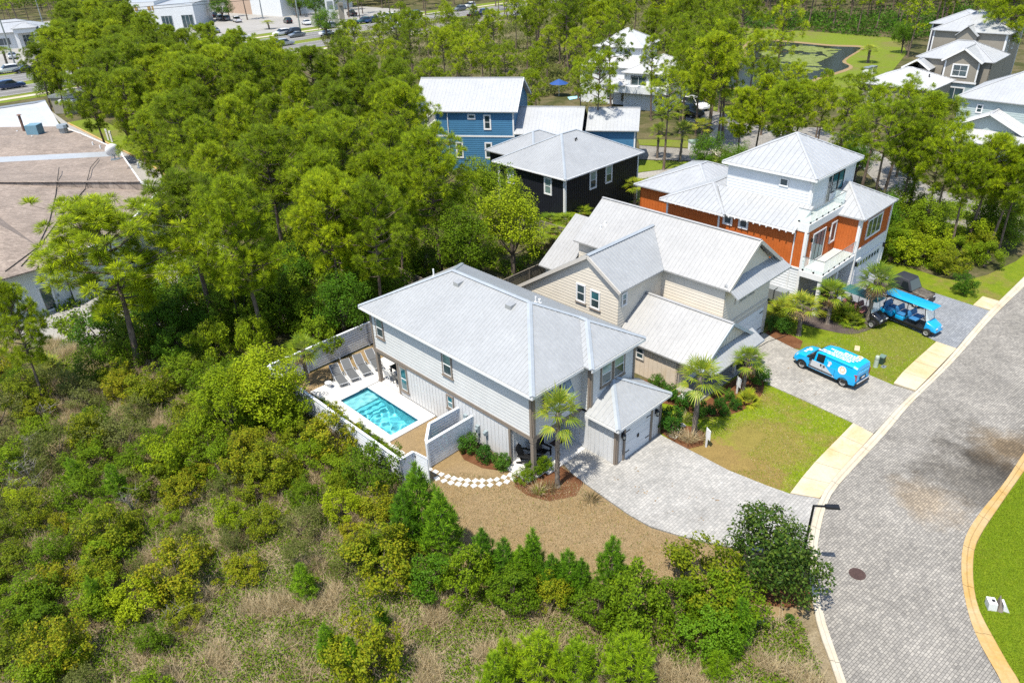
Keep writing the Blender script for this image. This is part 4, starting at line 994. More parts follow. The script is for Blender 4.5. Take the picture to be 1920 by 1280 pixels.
def npmesh(name, V, F, mats, mi=None):
    me = bpy.data.meshes.new(name); n, k = F.shape
    me.vertices.add(len(V)); me.vertices.foreach_set('co', np.asarray(V, np.float32).ravel())
    me.loops.add(n * k); me.loops.foreach_set('vertex_index', F.astype(np.int32).ravel())
    me.polygons.add(n); me.polygons.foreach_set('loop_start', np.arange(0, n * k, k, dtype=np.int32))
    for m_ in (mats if isinstance(mats, (list, tuple)) else [mats]): me.materials.append(m_)
    if mi is not None: me.polygons.foreach_set('material_index', mi.astype(np.int32))
    me.update(calc_edges=True); return me
def unit(a): return a / np.maximum(np.linalg.norm(a, axis=-1, keepdims=True), 1e-9)
def leaves(rs, C, N, L, W, up=0.5, out=None, fold=0.0):
    """rhombic leaves: centres C (n,3); returns V,F"""
    n = len(C)
    nr = unit(rs.normal(size=(n, 3)) + np.array([0, 0, up]) + (0 if out is None else out))
    ax = unit(np.cross(nr, rs.normal(size=(n, 3)))); sd = np.cross(nr, ax)
    l = (L * rs.uniform(.7, 1.3, (n, 1))) * .5; w_ = (W * rs.uniform(.7, 1.3, (n, 1))) * .5
    V = np.stack([C - ax * l, C + sd * w_ + nr * fold * w_, C + ax * l, C - sd * w_ + nr * fold * w_], 1).reshape(-1, 3)
    return V, np.arange(n * 4).reshape(n, 4)
def tufts(rs, C, D, n_need, L, W, spread=1.0):
    """needle bursts: centre C (k,3), axis D (k,3): all needles of a burst share the centre vertex"""
    k = len(C)
    d = unit(rs.normal(size=(k, n_need, 3)) * spread + D[:, None, :])
    l = L * rs.uniform(.75, 1.2, (k, n_need, 1)); s = unit(np.cross(d, rs.normal(size=(k, n_need, 3)))) * (W * .5)
    tip = C[:, None, :] + d * l; mid = C[:, None, :] + d * l * .55
    V = np.concatenate([C[:, None, None, :].repeat(1, 1), np.zeros((k, 0, 1, 3))], 1) if False else None
    pts = np.stack([mid + s, tip, mid - s], 2).reshape(k, n_need * 3, 3)
    V = np.concatenate([C[:, None, :], pts], 1).reshape(-1, 3)
    base = (np.arange(k) * (n_need * 3 + 1))[:, None]; i = np.arange(n_need)[None, :] * 3 + 1
    F = np.stack([np.broadcast_to(base, (k, n_need)), base + i, base + i + 1, base + i + 2], -1).reshape(-1, 4)
    return V, F
def join(parts):
    V, F, o = [], [], 0
    for v, f in parts: V.append(v); F.append(f + o); o += len(v)
    return np.concatenate(V), np.concatenate(F)
RS = np.random.RandomState(11)

def pine_meshes(h, r, seed, crown_from=0.45, n_br=30, dense=1.0, flat_top=0.3, needle_mat='needle', blades=22, tl=.44, nw=.026, puff=1.0):
    """(trunk mesh, crown mesh) of a mature pine"""
    rs = np.random.RandomState(seed); tb = MB()
    lean = rs.uniform(-.05, .05, 2); bend = rs.uniform(-.25, .25, 2)
    def ax(t): return Vector((lean[0] * h * t + bend[0] * sin(t * 3.0), lean[1] * h * t + bend[1] * sin(t * 2.4), h * t))
    ts = [0, .02, .1, .25, .4, .55, .7, .85, .95]
    r0 = 0.011 * h + .05
    tb.tube([ax(t) for t in ts], [r0 * 1.35, r0 * 1.05] + [r0 * (1 - .9 * t) for t in ts[2:]], 7)
    C, D = [], []
    for i in range(n_br):
        f = (i + rs.uniform(0, 1)) / n_br; t = crown_from + (0.985 - crown_from) * f
        az = i * 2.399 + rs.uniform(-.5, .5)
        prof = (sin(min(1.0, (f + .12) / .5) * pi / 2) if f < .45 else max(0.12, (1 - ((f - .45) / .55) ** 2.0 * (1 - flat_top * .4))))
        ln = r * prof * rs.uniform(.65, 1.12)
        el = rs.uniform(-.15, .5) + .6 * f
        o = ax(t); d = Vector((cos(az) * cos(el), sin(az) * cos(el), sin(el)))
        pts = [o, o + d * ln * .5 + Vector((0, 0, -.04 * ln)), o + d * ln + Vector((0, 0, .10 * ln))]
        tb.tube(pts, [.05 + .012 * ln, .035, .012], 4, cap=False)
        npf = max(2, int((1.1 + 1.25 * ln) * dense))
        for k in range(npf):
            sf = 1.0 if k == 0 else rs.uniform(.42, .98); side = np.zeros(3) if k == 0 else rs.normal(0, .26 * ln + .10, 3)
            p = np.array(pts[0].lerp(pts[2], sf)) + side * np.array([1, 1, .62]) * (.35 + .65 * sf)
            if k: tb.tube([pts[0].lerp(pts[2], sf * .8), tuple(p)], [.018, .008], 3, cap=False)
            q = rs.uniform(.10, .26) * puff; nb = max(4, int(9 * min(dense, 1.15)))
            o_ = unit(rs.normal(size=(nb, 3)) + np.array([0, 0, .62]) + np.array(d) * .3)
            for v_ in o_: C.append(p + v_ * q * np.array([1, 1, .9])); D.append(v_ * 1.2)
    top = np.array(ax(.985))
    for k in range(int(5 * dense)):
        p = top + rs.normal(0, .20 * r ** .5, 3) * np.array([1, 1, .6])
        for v_ in unit(rs.normal(size=(8, 3)) + np.array([0, 0, .7])): C.append(p + v_ * .33); D.append(v_)
    C = np.array(C); D = unit(np.array(D))
    V, F = tufts(rs, C, D, blades, tl, nw, .55)
    return tb.mesh('pine_trunk', M['bark_pine']), npmesh('pine_crown', V, F, M[needle_mat])
def young_pine_meshes(h, r, seed, mat='needle_young'):
    """sapling: whorls of upswept shoots like bottle brushes"""
    rs = np.random.RandomState(seed); tb = MB(); parts = []
    tb.tube([(0, 0, 0), (.03, .02, h * .5), (0, 0, h * .97)], [.05 + .008 * h, .03, .01], 5)
    def brush(a, b, n, L):
        n = int(n * 1.9); a = np.array(a); b = np.array(b); d = unit((b - a)[None])[0]
        t = rs.uniform(.25, 1.05, n) ** .8; c = a + (b - a) * t[:, None]
        dd = unit(rs.normal(size=(n, 3)) * .5 + d * 1.0)
        n2 = n; l = L * 1.25 * rs.uniform(.8, 1.2, (n, 1)); s = unit(np.cross(dd, rs.normal(size=(n, 3)))) * .0115
        V = np.stack([c, c + dd * l * .5 + s, c + dd * l, c + dd * l * .5 - s], 1).reshape(-1, 3)
        parts.append((V, np.arange(n * 4).reshape(n, 4)))
    nw = max(4, int(h / .42))
    for wv in range(nw):
        f = wv / nw; z = h * (.10 + .80 * f); ln = r * (1 - f * .82) * rs.uniform(.8, 1.1); nb = rs.randint(4, 7)
        for k in range(nb):
            az = k * 2 * pi / nb + wv * .9 + rs.uniform(-.3, .3); l2 = ln * rs.uniform(.75, 1.15)
            o = (0, 0, z); m_ = (cos(az) * l2 * .7, sin(az) * l2 * .7, z + l2 * .18); e = (cos(az) * l2 * .92, sin(az) * l2 * .92, z + l2 * .85 + .15)
            tb.tube([o, m_, e], [.018, .013, .006], 3, cap=False)
            brush(o, m_, int(26 + 22 * l2), .20); brush(m_, e, int(30 + 26 * l2), .21)
            if l2 > .5:
                for q in (-.6, .6):
                    e2 = (cos(az + q * .7) * l2 * .85, sin(az + q * .7) * l2 * .85, z + l2 * .45); brush(m_, e2, 26, .19)
    brush((0, 0, h * .82), (0, 0, h * 1.04), 70, .20)
    V, F = join(parts); return tb.mesh('sapling_stem', M['bark_thin']), npmesh('sapling_crown', V, F, M[mat])
def bush_meshes(r, h, seed, mat, n_leaf=5200, L=.085, W=.05, n_cl=60, squash=1.0, core=None, spiky=0.0):
    """many leaf clumps spread unevenly through the crown's volume, over a few bare stems"""
    rs = np.random.RandomState(seed); tb = MB(); cl = []
    while len(cl) < n_cl:
        p = rs.uniform(-1, 1, 3); q = np.linalg.norm(p)
        if q > 1 or p[2] < -.55 or (q < .55 and rs.rand() < .75): continue
        cl.append(p)
    cl = np.array(cl); wob = 1 + .28 * np.sin(cl[:, :1] * 3.1 + seed) * np.cos(cl[:, 1:2] * 2.7 + seed * 2)
    cl = cl * wob; size = rs.uniform(.13, .30, n_cl)
    idx = rs.choice(n_cl, n_leaf, p=size ** 2 / (size ** 2).sum())
    off = unit(rs.normal(size=(n_leaf, 3))) * (rs.uniform(.25, 1, (n_leaf, 1)) ** .5) * size[idx][:, None]
    P = cl[idx] + off
    S = np.array([r, r, h * .56]); C = P * S + np.array([0, 0, h * .52])
    if spiky: C[:, 2] += np.abs(rs.normal(0, spiky, n_leaf))
    C[:, 2] = np.maximum(C[:, 2], .03)
    V, F = leaves(rs, C, None, L, W, .55, unit(P) * .8, .25)
    for k in range(7):
        a = rs.uniform(0, 2 * pi); e = cl[rs.randint(n_cl)] * S * .8 + np.array([0, 0, h * .5])
        tb.tube([(cos(a) * .08 * r, sin(a) * .08 * r, 0), (e[0] * .4, e[1] * .4, e[2] * .5), tuple(e)], [.025 * (h ** .5) + .006, .016, .006], 4, cap=False)
    return tb.mesh('shrub_stem', M['bark_thin']), npmesh('shrub_leaves', V, F, M[mat])
def tree_meshes(h, r, seed, mat, n_leaf=10500, L=.14, W=.085, n_cl=110, trunk_r=.13):
    rs = np.random.RandomState(seed); tb = MB()
    st, cr_ = bush_meshes(r, h * .78, seed, mat, n_leaf, L, W, n_cl)
    tb.tube([(0, 0, 0), (.05, .03, h * .3), (0, .05, h * .62)], [trunk_r * 1.2, trunk_r, trunk_r * .5], 6)
    for k in range(9):
        a = k * 2.4; e = (cos(a) * r * .62, sin(a) * r * .62, h * (.45 + .4 * rs.rand())); tb.tube([(0, .02, h * .25), (e[0] * .5, e[1] * .5, e[2] * .72), e], [trunk_r * .55, trunk_r * .3, .01], 4, cap=False)
    n = len(cr_.vertices); co = np.empty(n * 3, np.float32); cr_.vertices.foreach_get('co', co); co = co.reshape(-1, 3); co[:, 2] += h * .22; cr_.vertices.foreach_set('co', co.ravel())
    return tb.mesh('tree_trunk', M['bark_thin']), cr_
def palm_meshes(h, seed, r=1.35, n_fr=24, boots=True, mat='frond', leaf=.70):
    rs = np.random.RandomState(seed); tb = MB()
    lean = rs.uniform(-.05, .05, 2); ax = lambda t: Vector((lean[0] * h * t * t, lean[1] * h * t * t, h * t)); top = ax(1.0)
    if h > .5:
        tb.tube([ax(t) for t in (0, .03, .2, .5, .8, .96, 1.0)], [.23, .17, .145, .135, .14, .15, .10], 9)
        for k in range(int(h * 16)):
            t = rs.uniform(.08, .97); a = rs.uniform(0, 2 * pi); p = ax(t); q = .14 if t < .7 else .17
            tb.tube([(p.x + cos(a) * q * .8, p.y + sin(a) * q * .8, p.z), (p.x + cos(a) * q * 1.35, p.y + sin(a) * q * 1.35, p.z + .14)], [.04, .018], 3)
    pv, pf, po = [], [], 0; st = MB()
    def frond(az, el, pl, L, dead=False):
        nonlocal po
        d = np.array([cos(az) * cos(el), sin(az) * cos(el), sin(el)]); sd = np.array([-sin(az), cos(az), 0]); up = np.cross(sd, d) * -1
        if up[2] < 0: up = -up
        o = np.array(top) + np.array([0, 0, rs.uniform(-.25, .05)]); b = o + d * pl + np.array([0, 0, -.10 * pl])
        st.tube([tuple(o), tuple(o + d * pl * .5), tuple(b)], [.022, .016, .012], 3, cap=False)
        nl = 13
        for k in range(nl):
            a = (k / (nl - 1) - .5) * 2.5; ln = L * (1.12 - .42 * abs(a) / 1.25) * rs.uniform(.85, 1.15)
            dd = d * cos(a) + sd * sin(a) + up * (.10 + .05 * abs(a)); dd = dd / np.linalg.norm(dd)
            wv = np.cross(dd, up); wv = wv / max(np.linalg.norm(wv), 1e-6) * .036
            m_ = b + dd * ln * .5 + np.array([0, 0, -.03 * ln]); e = b + dd * ln + np.array([0, 0, -(.10 + .25 * rs.rand()) * ln])
            pv.extend([b, m_ + wv, m_ - wv, e]); pf.append((po, po + 1, po + 3, po + 2)); po += 4
    for i in range(n_fr):
        f = i / n_fr; el = 1.35 - 1.75 * f + rs.uniform(-.15, .15)
        frond(i * 2.399 + rs.uniform(-.2, .2), el, r * .52 * rs.uniform(.85, 1.1), r * leaf * rs.uniform(.9, 1.1))
    cm = npmesh('palm_fronds', np.array(pv), np.array(pf), M[mat])
    n_live = len(pv); pv, pf, po = [], [], 0
    for i in range(9): frond(i * .7 + rs.uniform(-.3, .3), rs.uniform(-1.25, -.75), r * .45, r * .5)
    dm = npmesh('palm_skirt', np.array(pv), np.array(pf), M['frond_dead'])
    return tb.mesh('palm_trunk', M['bark_palm']) if h > .5 else None, cm, dm, st.mesh('palm_stalks', M['frond'])
def grass_clump(seed, n=90, L=.75, r=.22, mat='straw'):
    rs = np.random.RandomState(seed); a = rs.uniform(0, 2 * pi, n); q = r * rs.uniform(0, 1, n) ** .5; lean = rs.uniform(.1, .9, n)
    B = np.stack([np.cos(a) * q, np.sin(a) * q, np.zeros(n)], 1); l = (L * rs.uniform(.6, 1.1, n))[:, None]
    d = np.stack([np.cos(a) * lean, np.sin(a) * lean, np.ones(n)], 1); d = unit(d); s = unit(np.cross(d, rs.normal(size=(n, 3)))) * .011
    Mi = B + d * l * .6; E_ = B + d * l + np.stack([np.cos(a), np.sin(a), -np.ones(n) * .3], 1) * l * .25
    V = np.stack([B, Mi + s, E_, Mi - s], 1).reshape(-1, 3)
    return npmesh('grass_blades', V, np.arange(n * 4).reshape(n, 4), M[mat])
def plant(name, label, cat, p, parts, rot=None, s=1.0, group=None):
    """Empty + one object per (name, mesh); meshes are shared between alike plants"""
    o = thing(name, label, cat, (p[0], p[1], p[2] if len(p) > 2 else 0), rnd.uniform(0, 360) if rot is None else rot, group)
    o.scale = s if hasattr(s, '__len__') else (s, s, s)
    for n_, me in parts:
        if me is not None: shared(n_, me, o)
    return o
# ------------------------------------------------------------ variants
PINES = [pine_meshes(12, 3.2, 1, .42, 46, 1.15), pine_meshes(12, 2.8, 2, .50, 40, 1.1), pine_meshes(12, 3.5, 3, .40, 52, 1.1, .6), pine_meshes(12, 2.6, 4, .45, 42, 1.2), pine_meshes(12, 3.0, 5, .38, 48, 1.15), pine_meshes(12, 2.9, 6, .48, 42, 1.2, .5)]
SPARSE = [pine_meshes(12, 2.6, 11, .52, 22, 1.0, .6), pine_meshes(12, 2.9, 12, .58, 22, .95, .7), pine_meshes(12, 2.3, 13, .48, 24, .9, .3), pine_meshes(12, 3.0, 14, .60, 20, 1.1, .8)]
FAR = [pine_meshes(12, 2.9, 21, .40, 24, .55, .5, blades=9, tl=.6, nw=.09, puff=1.3), pine_meshes(12, 2.5, 22, .5, 20, .6, .5, blades=9, tl=.6, nw=.09, puff=1.3), pine_meshes(12, 2.2, 23, .3, 22, .55, .2, blades=9, tl=.6, nw=.09, puff=1.3)]
YOUNG = [young_pine_meshes(3.0, .85, 31), young_pine_meshes(3.0, .95, 32), young_pine_meshes(3.0, .70, 33)]
LIME = [young_pine_meshes(2.6, 1.25, 41, 'needle_lime'), young_pine_meshes(2.6, 1.1, 42, 'needle_lime')]
BUSH = {k: [bush_meshes(1.0, 1.7, 50 + i * 7 + j, 'leaf_' + k) for j in range(3)] for i, k in enumerate(('mid', 'olive', 'lime', 'dark'))}
BUSH['drab'] = [bush_meshes(1.0, 1.5, 90 + j, 'leaf_drab', 3000, .085, .035) for j in range(2)]
TREE = {k: [tree_meshes(6.0, 2.1, 100 + i * 5 + j, 'leaf_' + k) for j in range(2)] for i, k in enumerate(('mid', 'lime', 'dark'))}
BOX = [bush_meshes(.5, .95, 120 + j, 'leaf_box', 2600, .07, .045, 90) for j in range(3)]
GLOSS = bush_meshes(1.75, 3.9, 131, 'leaf_gloss', 9000, .17, .085, 150)
PALM = [palm_meshes(3.6, 141), palm_meshes(3.2, 142, 1.25), palm_meshes(4.0, 143, 1.4)]
LOWPALM = [palm_meshes(.3, 151, 1.0, 22, leaf=.75), palm_meshes(.3, 152, 1.15, 26, leaf=.75)]
TUFT = [grass_clump(161), grass_clump(162, 110, .9, .25), grass_clump(163, 80, .6, .2, 'grass_blade')]
def bare_mesh(seed, h=1.6):
    rs = np.random.RandomState(seed); b = MB()
    for k in range(9):
        a = rs.uniform(0, 2 * pi); e = Vector((cos(a) * h * .45 * rs.rand(), sin(a) * h * .45 * rs.rand(), h * rs.uniform(.6, 1)))
        m_ = e * .5 + Vector(rs.normal(0, .08, 3)); b.tube([(0, 0, 0), m_, e], [.022, .014, .005], 4, cap=False)
        for q in range(5):
            t = rs.uniform(.35, 1); p = m_.lerp(e, t); b.tube([p, p + Vector((rs.normal(0, .22), rs.normal(0, .22), rs.uniform(.05, .3)))], [.009, .003], 3, cap=False)
    return b.mesh('bare_twigs', M['twig_grey'])
BARE = [bare_mesh(171), bare_mesh(172, 1.2)]

# ------------------------------------------------------------ where nothing may grow
NO = [[F1.w(x, y)[:2] for x, y in q] for q in (
    [(-.6, -5), (8.4, -5), (8.4, 13), (-.6, 13)], [(-5.6, 2.8), (9.8, 2.8), (9.8, 17.4), (-5.6, 17.4)], [(11.4, -5.2), (23.4, -5.2), (23.4, 13), (11.4, 13)], [(26.4, -5), (38.6, -5), (38.6, 14.8), (26.4, 14.8)])]
for H_, q in ((H4, [(-.6, -.6), (12.6, -.6), (12.6, 14), (-.6, 14)]), (H5, [(-14.5, 1), (13.2, 1), (13.2, -11), (-14.5, -11)])):
    f_ = Frame(H_.location, math.degrees(H_.rotation_euler.z)); NO.append([f_.w(x, y)[:2] for x, y in q])
NO += [[at(*p)[:2] for p in q] for q in (D1, D2, D3, [(1345, 62), (1395, 52), (1530, 60), (1690, 72), (1700, 100), (1660, 150), (1600, 180), (1480, 190), (1340, 170), (1335, 135), (1350, 110)])] + [[(p.x, p.y) for p in road]]
def free(p, extra=()):
    return not any(inside(p, q) for q in NO) and not any(inside(p, q) for q in extra)
def scatter(poly, gap, lift, seed, zone_px=True, box=None, extra=(), tries=60):
    """Poisson scatter of ground points; poly is where the plant's middle (at height lift) stands in the survey photo"""
    r = random.Random(seed); out = []; cell = {}
    g = [at(u, v, lift) for u, v in poly]; x0 = min(p.x for p in g); x1 = max(p.x for p in g); y0 = min(p.y for p in g); y1 = max(p.y for p in g)
    wp = [(p.x, p.y) for p in g]
    n = int((x1 - x0) * (y1 - y0) / (gap * gap) * 4)
    for _ in range(min(n, 60000)):
        p = (r.uniform(x0, x1), r.uniform(y0, y1))
        if not inside(p, wp): continue
        k = (int(p[0] // gap), int(p[1] // gap)); ok = True
        for i in (-1, 0, 1):
            for j in (-1, 0, 1):
                for q in cell.get((k[0] + i, k[1] + j), ()):
                    if (q[0] - p[0]) ** 2 + (q[1] - p[1]) ** 2 < gap * gap: ok = False
        if not ok or not free(p, extra): continue
        cell.setdefault(k, []).append(p); out.append(p)
    return out
def under(u, v, z):
    """ground point below what the survey shows at (u,v) at height z"""
    p = at(u, v, z); return (p.x, p.y, 0)

# ------------------------------------------------------------ the woods
SHINGLE = [[at(*p)[:2] for p in [(-200, 700), (60, 590), (140, 560), (300, 335), (110, 230), (60, 180), (-200, 210)]]]
SHINGLE = [[(-120, 140), (-62, 121), (-50, 93), (-34, 74), (-34.5, 51), (-60, 40)]]
TAKEN = []
def add_pine(p, h, kinds, label, group=None, seed=None, s=None, name='pine_tree'):
    k = rnd.randrange(len(kinds)); q = h / 12.0; TAKEN.append((p[0], p[1], 2.0))
    return plant(name, label, 'pine', (p[0], p[1], 0), (('trunk', kinds[k][0]), ('crown', kinds[k][1])), s=(q * rnd.uniform(.9, 1.12), q * rnd.uniform(.9, 1.12), q), group=group)
# the big ones one can point at: crown middle in the survey, height
BIG = [((190, 480), 11.5, 1.45, 'big round topped pine in front of the shingled roof, leftmost of the big pines'),
       ((350, 410), 11.5, 1.25, 'broad light green pine with bare branches showing, beside the roof corner'),
       ((455, 440), 12, 1.05, 'tall pine with open lower branches above the palm by the pool fence'),
       ((500, 320), 12, 1.1, 'yellow green pine standing above the dense wood'),
       ((812, 330), 11.5, 1.05, 'spreading pine with a crooked grey limb in front of the blue house'),
       ((690, 420), 11, .95, 'dark pine over the understory behind the grey house roof'),
       ((610, 420), 11, .95, 'pine with a straight dark trunk rising from the light green understory'),
       ((20, 600), 8.5, .8, 'thin pine leaning at the left edge beside the white wall')]
for (uv, h, s, lab) in BIG:
    p = under(uv[0], uv[1], h * .74); add_pine(p, h, PINES, lab).scale = (s * h / 12, s * h / 12, h / 12)
Z_WOOD = [(215, 15), (330, 80), (470, 105), (640, 140), (762, 185), (765, 250), (740, 300), (735, 390), (640, 420), (540, 400), (460, 360), (370, 330), (300, 290), (215, 235), (150, 215), (120, 170), (60, 120), (130, 20)]
for p in scatter(Z_WOOD, 4.6, 8, 3, extra=SHINGLE):
    h = rnd.uniform(9.5, 12.5); add_pine(p, h, PINES, 'dense green pine in the wood between the shingled roof and the blue house', 'pines of the dense wood')
Z_BACK = [(620, 60), (760, 20), (960, 20), (1110, 55), (1090, 150), (985, 160), (970, 145), (770, 145), (690, 140), (640, 110)]
for p in scatter(Z_BACK, 6.6, 8, 4):
    add_pine(p, rnd.uniform(8, 11), SPARSE, 'open crowned pine on the brown ground between blue house and highway', 'pines between the blue house and the highway')
Z_WHITE = [(1000, 0), (1430, 0), (1400, 80), (1345, 150), (1270, 150), (1255, 60), (1080, 60), (1010, 40)]
for p in scatter(Z_WHITE, 5.6, 9, 5):
    u_, v_ = seen((p[0], p[1], 9))
    if 1085 < u_ < 1262 and v_ > 42: continue
    add_pine(p, rnd.uniform(10, 14), SPARSE[:2] + PINES[:3], 'tall pine in the stand around the far white house', 'pines round the white house')
for uv in ((1125, 150), (1150, 92), (1228, 95), (1255, 160), (1290, 100)):
    add_pine(under(uv[0], uv[1], 9.5), rnd.uniform(10.5, 12.5), SPARSE, 'slender pine standing close in front of the white house', 'slender pines before the white house')
Z_FARR = [(1390, -40), (2000, -60), (2000, 20), (1740, 15), (1705, 50), (1640, 62), (1540, 60), (1400, 45)]
for p in scatter(Z_FARR, 6.0, 7, 6):
    add_pine(p, rnd.uniform(11, 16), FAR + SPARSE[:1], 'dark pine in the wood beyond the pond', 'pines beyond the pond')
for uv, h in (((1372, 95), 14), ((1470, 45), 15), ((1395, 40), 15), ((1345, 90), 13), ((1412, 100), 11), ((1360, 135), 11), ((1440, 150), 9), ((1490, 160), 9), ((1545, 165), 8)):
    add_pine(under(uv[0], uv[1], h * .78), h, SPARSE, 'tall round headed pine at the edge of the pond', 'pines at the pond edge')
for uv, h in (((1425, 195), 10), ((1470, 215), 10.5), ((1395, 215), 9), ((1545, 205), 10), ((1580, 230), 10), ((1640, 225), 11), ((1690, 215), 11), ((1735, 250), 11.5), ((1665, 270), 11), ((1715, 285), 10), ((1780, 310), 10), ((1850, 320), 9.5), ((1820, 335), 9), ((1890, 335), 9), ((1765, 320), 9), ((1910, 350), 8), ((1610, 190), 10), ((1500, 200), 9.5)):
    add_pine(under(uv[0], uv[1], h * .74), h, PINES[1:2] + PINES[3:4] + SPARSE, 'tall pine in the row behind the orange house', 'pines behind the orange house')
add_pine(under(1905, 25, 11), 15, PINES, 'dark pine overlapping the far grey house at the top right corner')
Z_FARL = [(-100, -60), (1000, -70), (960, 0), (860, -12), (640, 2), (520, 0), (480, 0), (210, 0), (80, 15), (-100, 25)]
fl = scatter(Z_FARL, 9.5, 6, 7); fl.sort(key=lambda p: p[1])
for p in fl[:80]:
    add_pine(p, rnd.uniform(10, 15), FAR, 'dark tree in the distant wood across the highway', 'trees across the highway', name='distant_tree')
# broadleaf trees
def add_tree(uv, z, kind, h, label, group=None, s=1.0):
    p = under(uv[0], uv[1], z); k = TREE[kind][rnd.randrange(2)]; q = h / 6.0; TAKEN.append((p[0], p[1], 1.6))
    return plant('broadleaf_tree', label, 'tree', p, (('trunk', k[0]), ('crown', k[1])), s=(q * s, q * s, q), group=group)
add_tree((960, 420), 4.5, 'lime', 7.0, 'bright feathery green tree beside the black house', s=1.15)
add_tree((915, 360), 4, 'mid', 6.5, 'full green tree touching the corner of the black house', s=1.1)
add_tree((860, 455), 4, 'mid', 6.5, 'full green tree in front of the bright feathery one')
add_tree((95, 165), 3, 'mid', 6.5, 'dense round tree by the highway left of the wood', s=1.3)
add_tree((235, 235), 2.5, 'lime', 4.2, 'rounded pale green tree on the grass strip by the shingled roof', s=1.2)
add_tree((285, 260), 2.5, 'mid', 4.5, 'green shrubby tree beside the lane end', s=1.2)
add_tree((640, 580), 2.5, 'dark', 5.0, 'glossy dark leaved tree behind the white back fence', s=1.15)
add_tree((500, 735), 2.4, 'lime', 4.6, 'large rounded yellow green tree against the pool fence', s=1.45)
add_tree((430, 760), 2.2, 'lime', 4.2, 'spreading yellow green tree left of the pool fence', s=1.3)
add_tree((1695, 75), 2.5, 'dark', 6, 'white flowering oleander beside the far grey houses', s=1.0)
for uv in ((560, 8), (590, 12), (415, 18), (610, 45)):
    add_tree(uv, 3.5, 'dark', 7, 'round dark tree in the car park across the highway', 'trees in the car park', s=1.4)
for uv in ((1705, 385), (1650, 410), (1740, 420), (1860, 405), (1590, 275), (1610, 300), (1690, 290), (1380, 300), (1325, 290)):
    add_tree(uv, 2.5, 'dark' if uv[0] < 1700 else 'mid', rnd.uniform(4, 5.5), 'dark leafy tree under the pines near the orange house', 'leafy trees near the orange house', s=1.1)
# ------------------------------------------------------------ understory and scrub
def add_bush(p, kind, s, label, group=None, name='shrub', flat=1.0):
    k = BUSH[kind][rnd.randrange(len(BUSH[kind]))]
    return plant(name, label, 'shrub', (p[0], p[1], 0), (('stem', k[0]), ('leaves', k[1])), s=(s * rnd.uniform(.85, 1.2), s * rnd.uniform(.85, 1.2), s * flat * rnd.uniform(.8, 1.2)), group=group)
Z_UNDER = [(250, 560), (330, 520), (430, 500), (560, 480), (700, 455), (860, 470), (900, 490), (840, 500), (700, 570), (640, 620), (520, 690), (380, 680), (250, 690), (160, 690), (120, 640)]
for p in scatter(Z_UNDER, 2.35, 1.2, 8):
    add_bush(p, rnd.choice(['mid', 'lime', 'mid', 'dark']), rnd.uniform(1.3, 2.1), 'leafy shrub of the understory below the tall pines', 'understory shrubs below the pines', flat=1.15)
Z_LEFT = [(-60, 690), (120, 680), (260, 700), (420, 700), (520, 730), (600, 800), (690, 870), (740, 900), (620, 900), (480, 880), (350, 860), (200, 880), (-60, 880)]
for p in scatter(Z_LEFT, 1.75, 1.0, 9):
    u, v = seen((p[0], p[1], 1)); k = rnd.choice(['drab', 'drab', 'olive', 'mid']) if u < 260 else rnd.choice(['mid', 'lime', 'mid', 'olive'])
    add_bush(p, k, rnd.uniform(.95, 1.6), 'drab grey green shrub at the left of the lot' if k == 'drab' else 'dense shrub in the thicket left of the pool fence', 'thicket shrubs left of the pool', flat=.95)
Z_SCRUB = [(-60, 880), (200, 880), (350, 870), (480, 880), (620, 905), (740, 930), (800, 1010), (760, 1060), (640, 1060), (480, 1050), (400, 1110), (300, 1190), (350, 1300), (-80, 1340)]
for p in scatter(Z_SCRUB, 1.5, .6, 10):
    add_bush(p, rnd.choice(['olive', 'mid', 'olive', 'lime', 'drab']), rnd.uniform(.6, 1.15), 'low scrub bush with yellowing leaves in the wild lot', 'scrub bushes in the wild lot', flat=.85)
for (u, v, k, s, lab) in ((710, 1050, 'olive', 1.75, 'rounded bush with yellow leaf tips below the clump of young pines'), (330, 1070, 'olive', 1.6, 'large rounded olive bush left of the dry grass patch'), (200, 1000, 'olive', 1.3, 'olive bush above the large rounded one'),
                          (1320, 1090, 'olive', 1.75, 'feathery olive bush at the corner of the dry lawn'), (1260, 1130, 'mid', 1.35, 'green bush left of the feathery olive bush'), (1370, 1140, 'mid', 1.5, 'bush beside the street under the glossy evergreen'), (1190, 1150, 'mid', 1.45, 'dark green bush below the single young pine'), (1120, 1140, 'mid', 1.1, 'bush in the hedge of wild growth along the dry lawn'),
                          (1040, 1110, 'olive', 1.0, 'short bush below the young pine row'), (960, 1110, 'mid', 1.15, 'leafy bush under the middle of the pine row'), (870, 1090, 'mid', 1.3, 'leafy bush at the foot of the big young pine'), (800, 1090, 'dark', 1.2, 'dark bush between yellow tipped bush and pine row'), (690, 1230, 'olive', 1.5, 'olive bush at the bottom edge of the lot'), (1330, 1190, 'dark', 1.1, 'dark bush beside the small pine near the utility lid'), (60, 1130, 'mid', 1.2, 'green bush near the bottom left corner'), (110, 1220, 'olive', 1.3, 'yellowish bush at the bottom left')):
    add_bush(under(u, v, .7 * s), k, s, lab)
for uv in ((1700, 480), (1730, 470), (1760, 480), (1790, 475), (1840, 470), (1680, 465), (1720, 450), (1870, 450), (1820, 455), (1690, 440), (1895, 430), (1750, 450), (1660, 470), (1780, 500), (1850, 485)):
    add_bush(under(uv[0], uv[1], .7), rnd.choice(['lime', 'mid', 'olive']), rnd.uniform(1.1, 1.7), 'wild shrub on the empty lot right of the orange house', 'wild shrubs right of the orange house')
add_bush(under(1808, 540, .5), 'dark', .85, 'lone dark shrub on the lawn beside the blue grey drive')
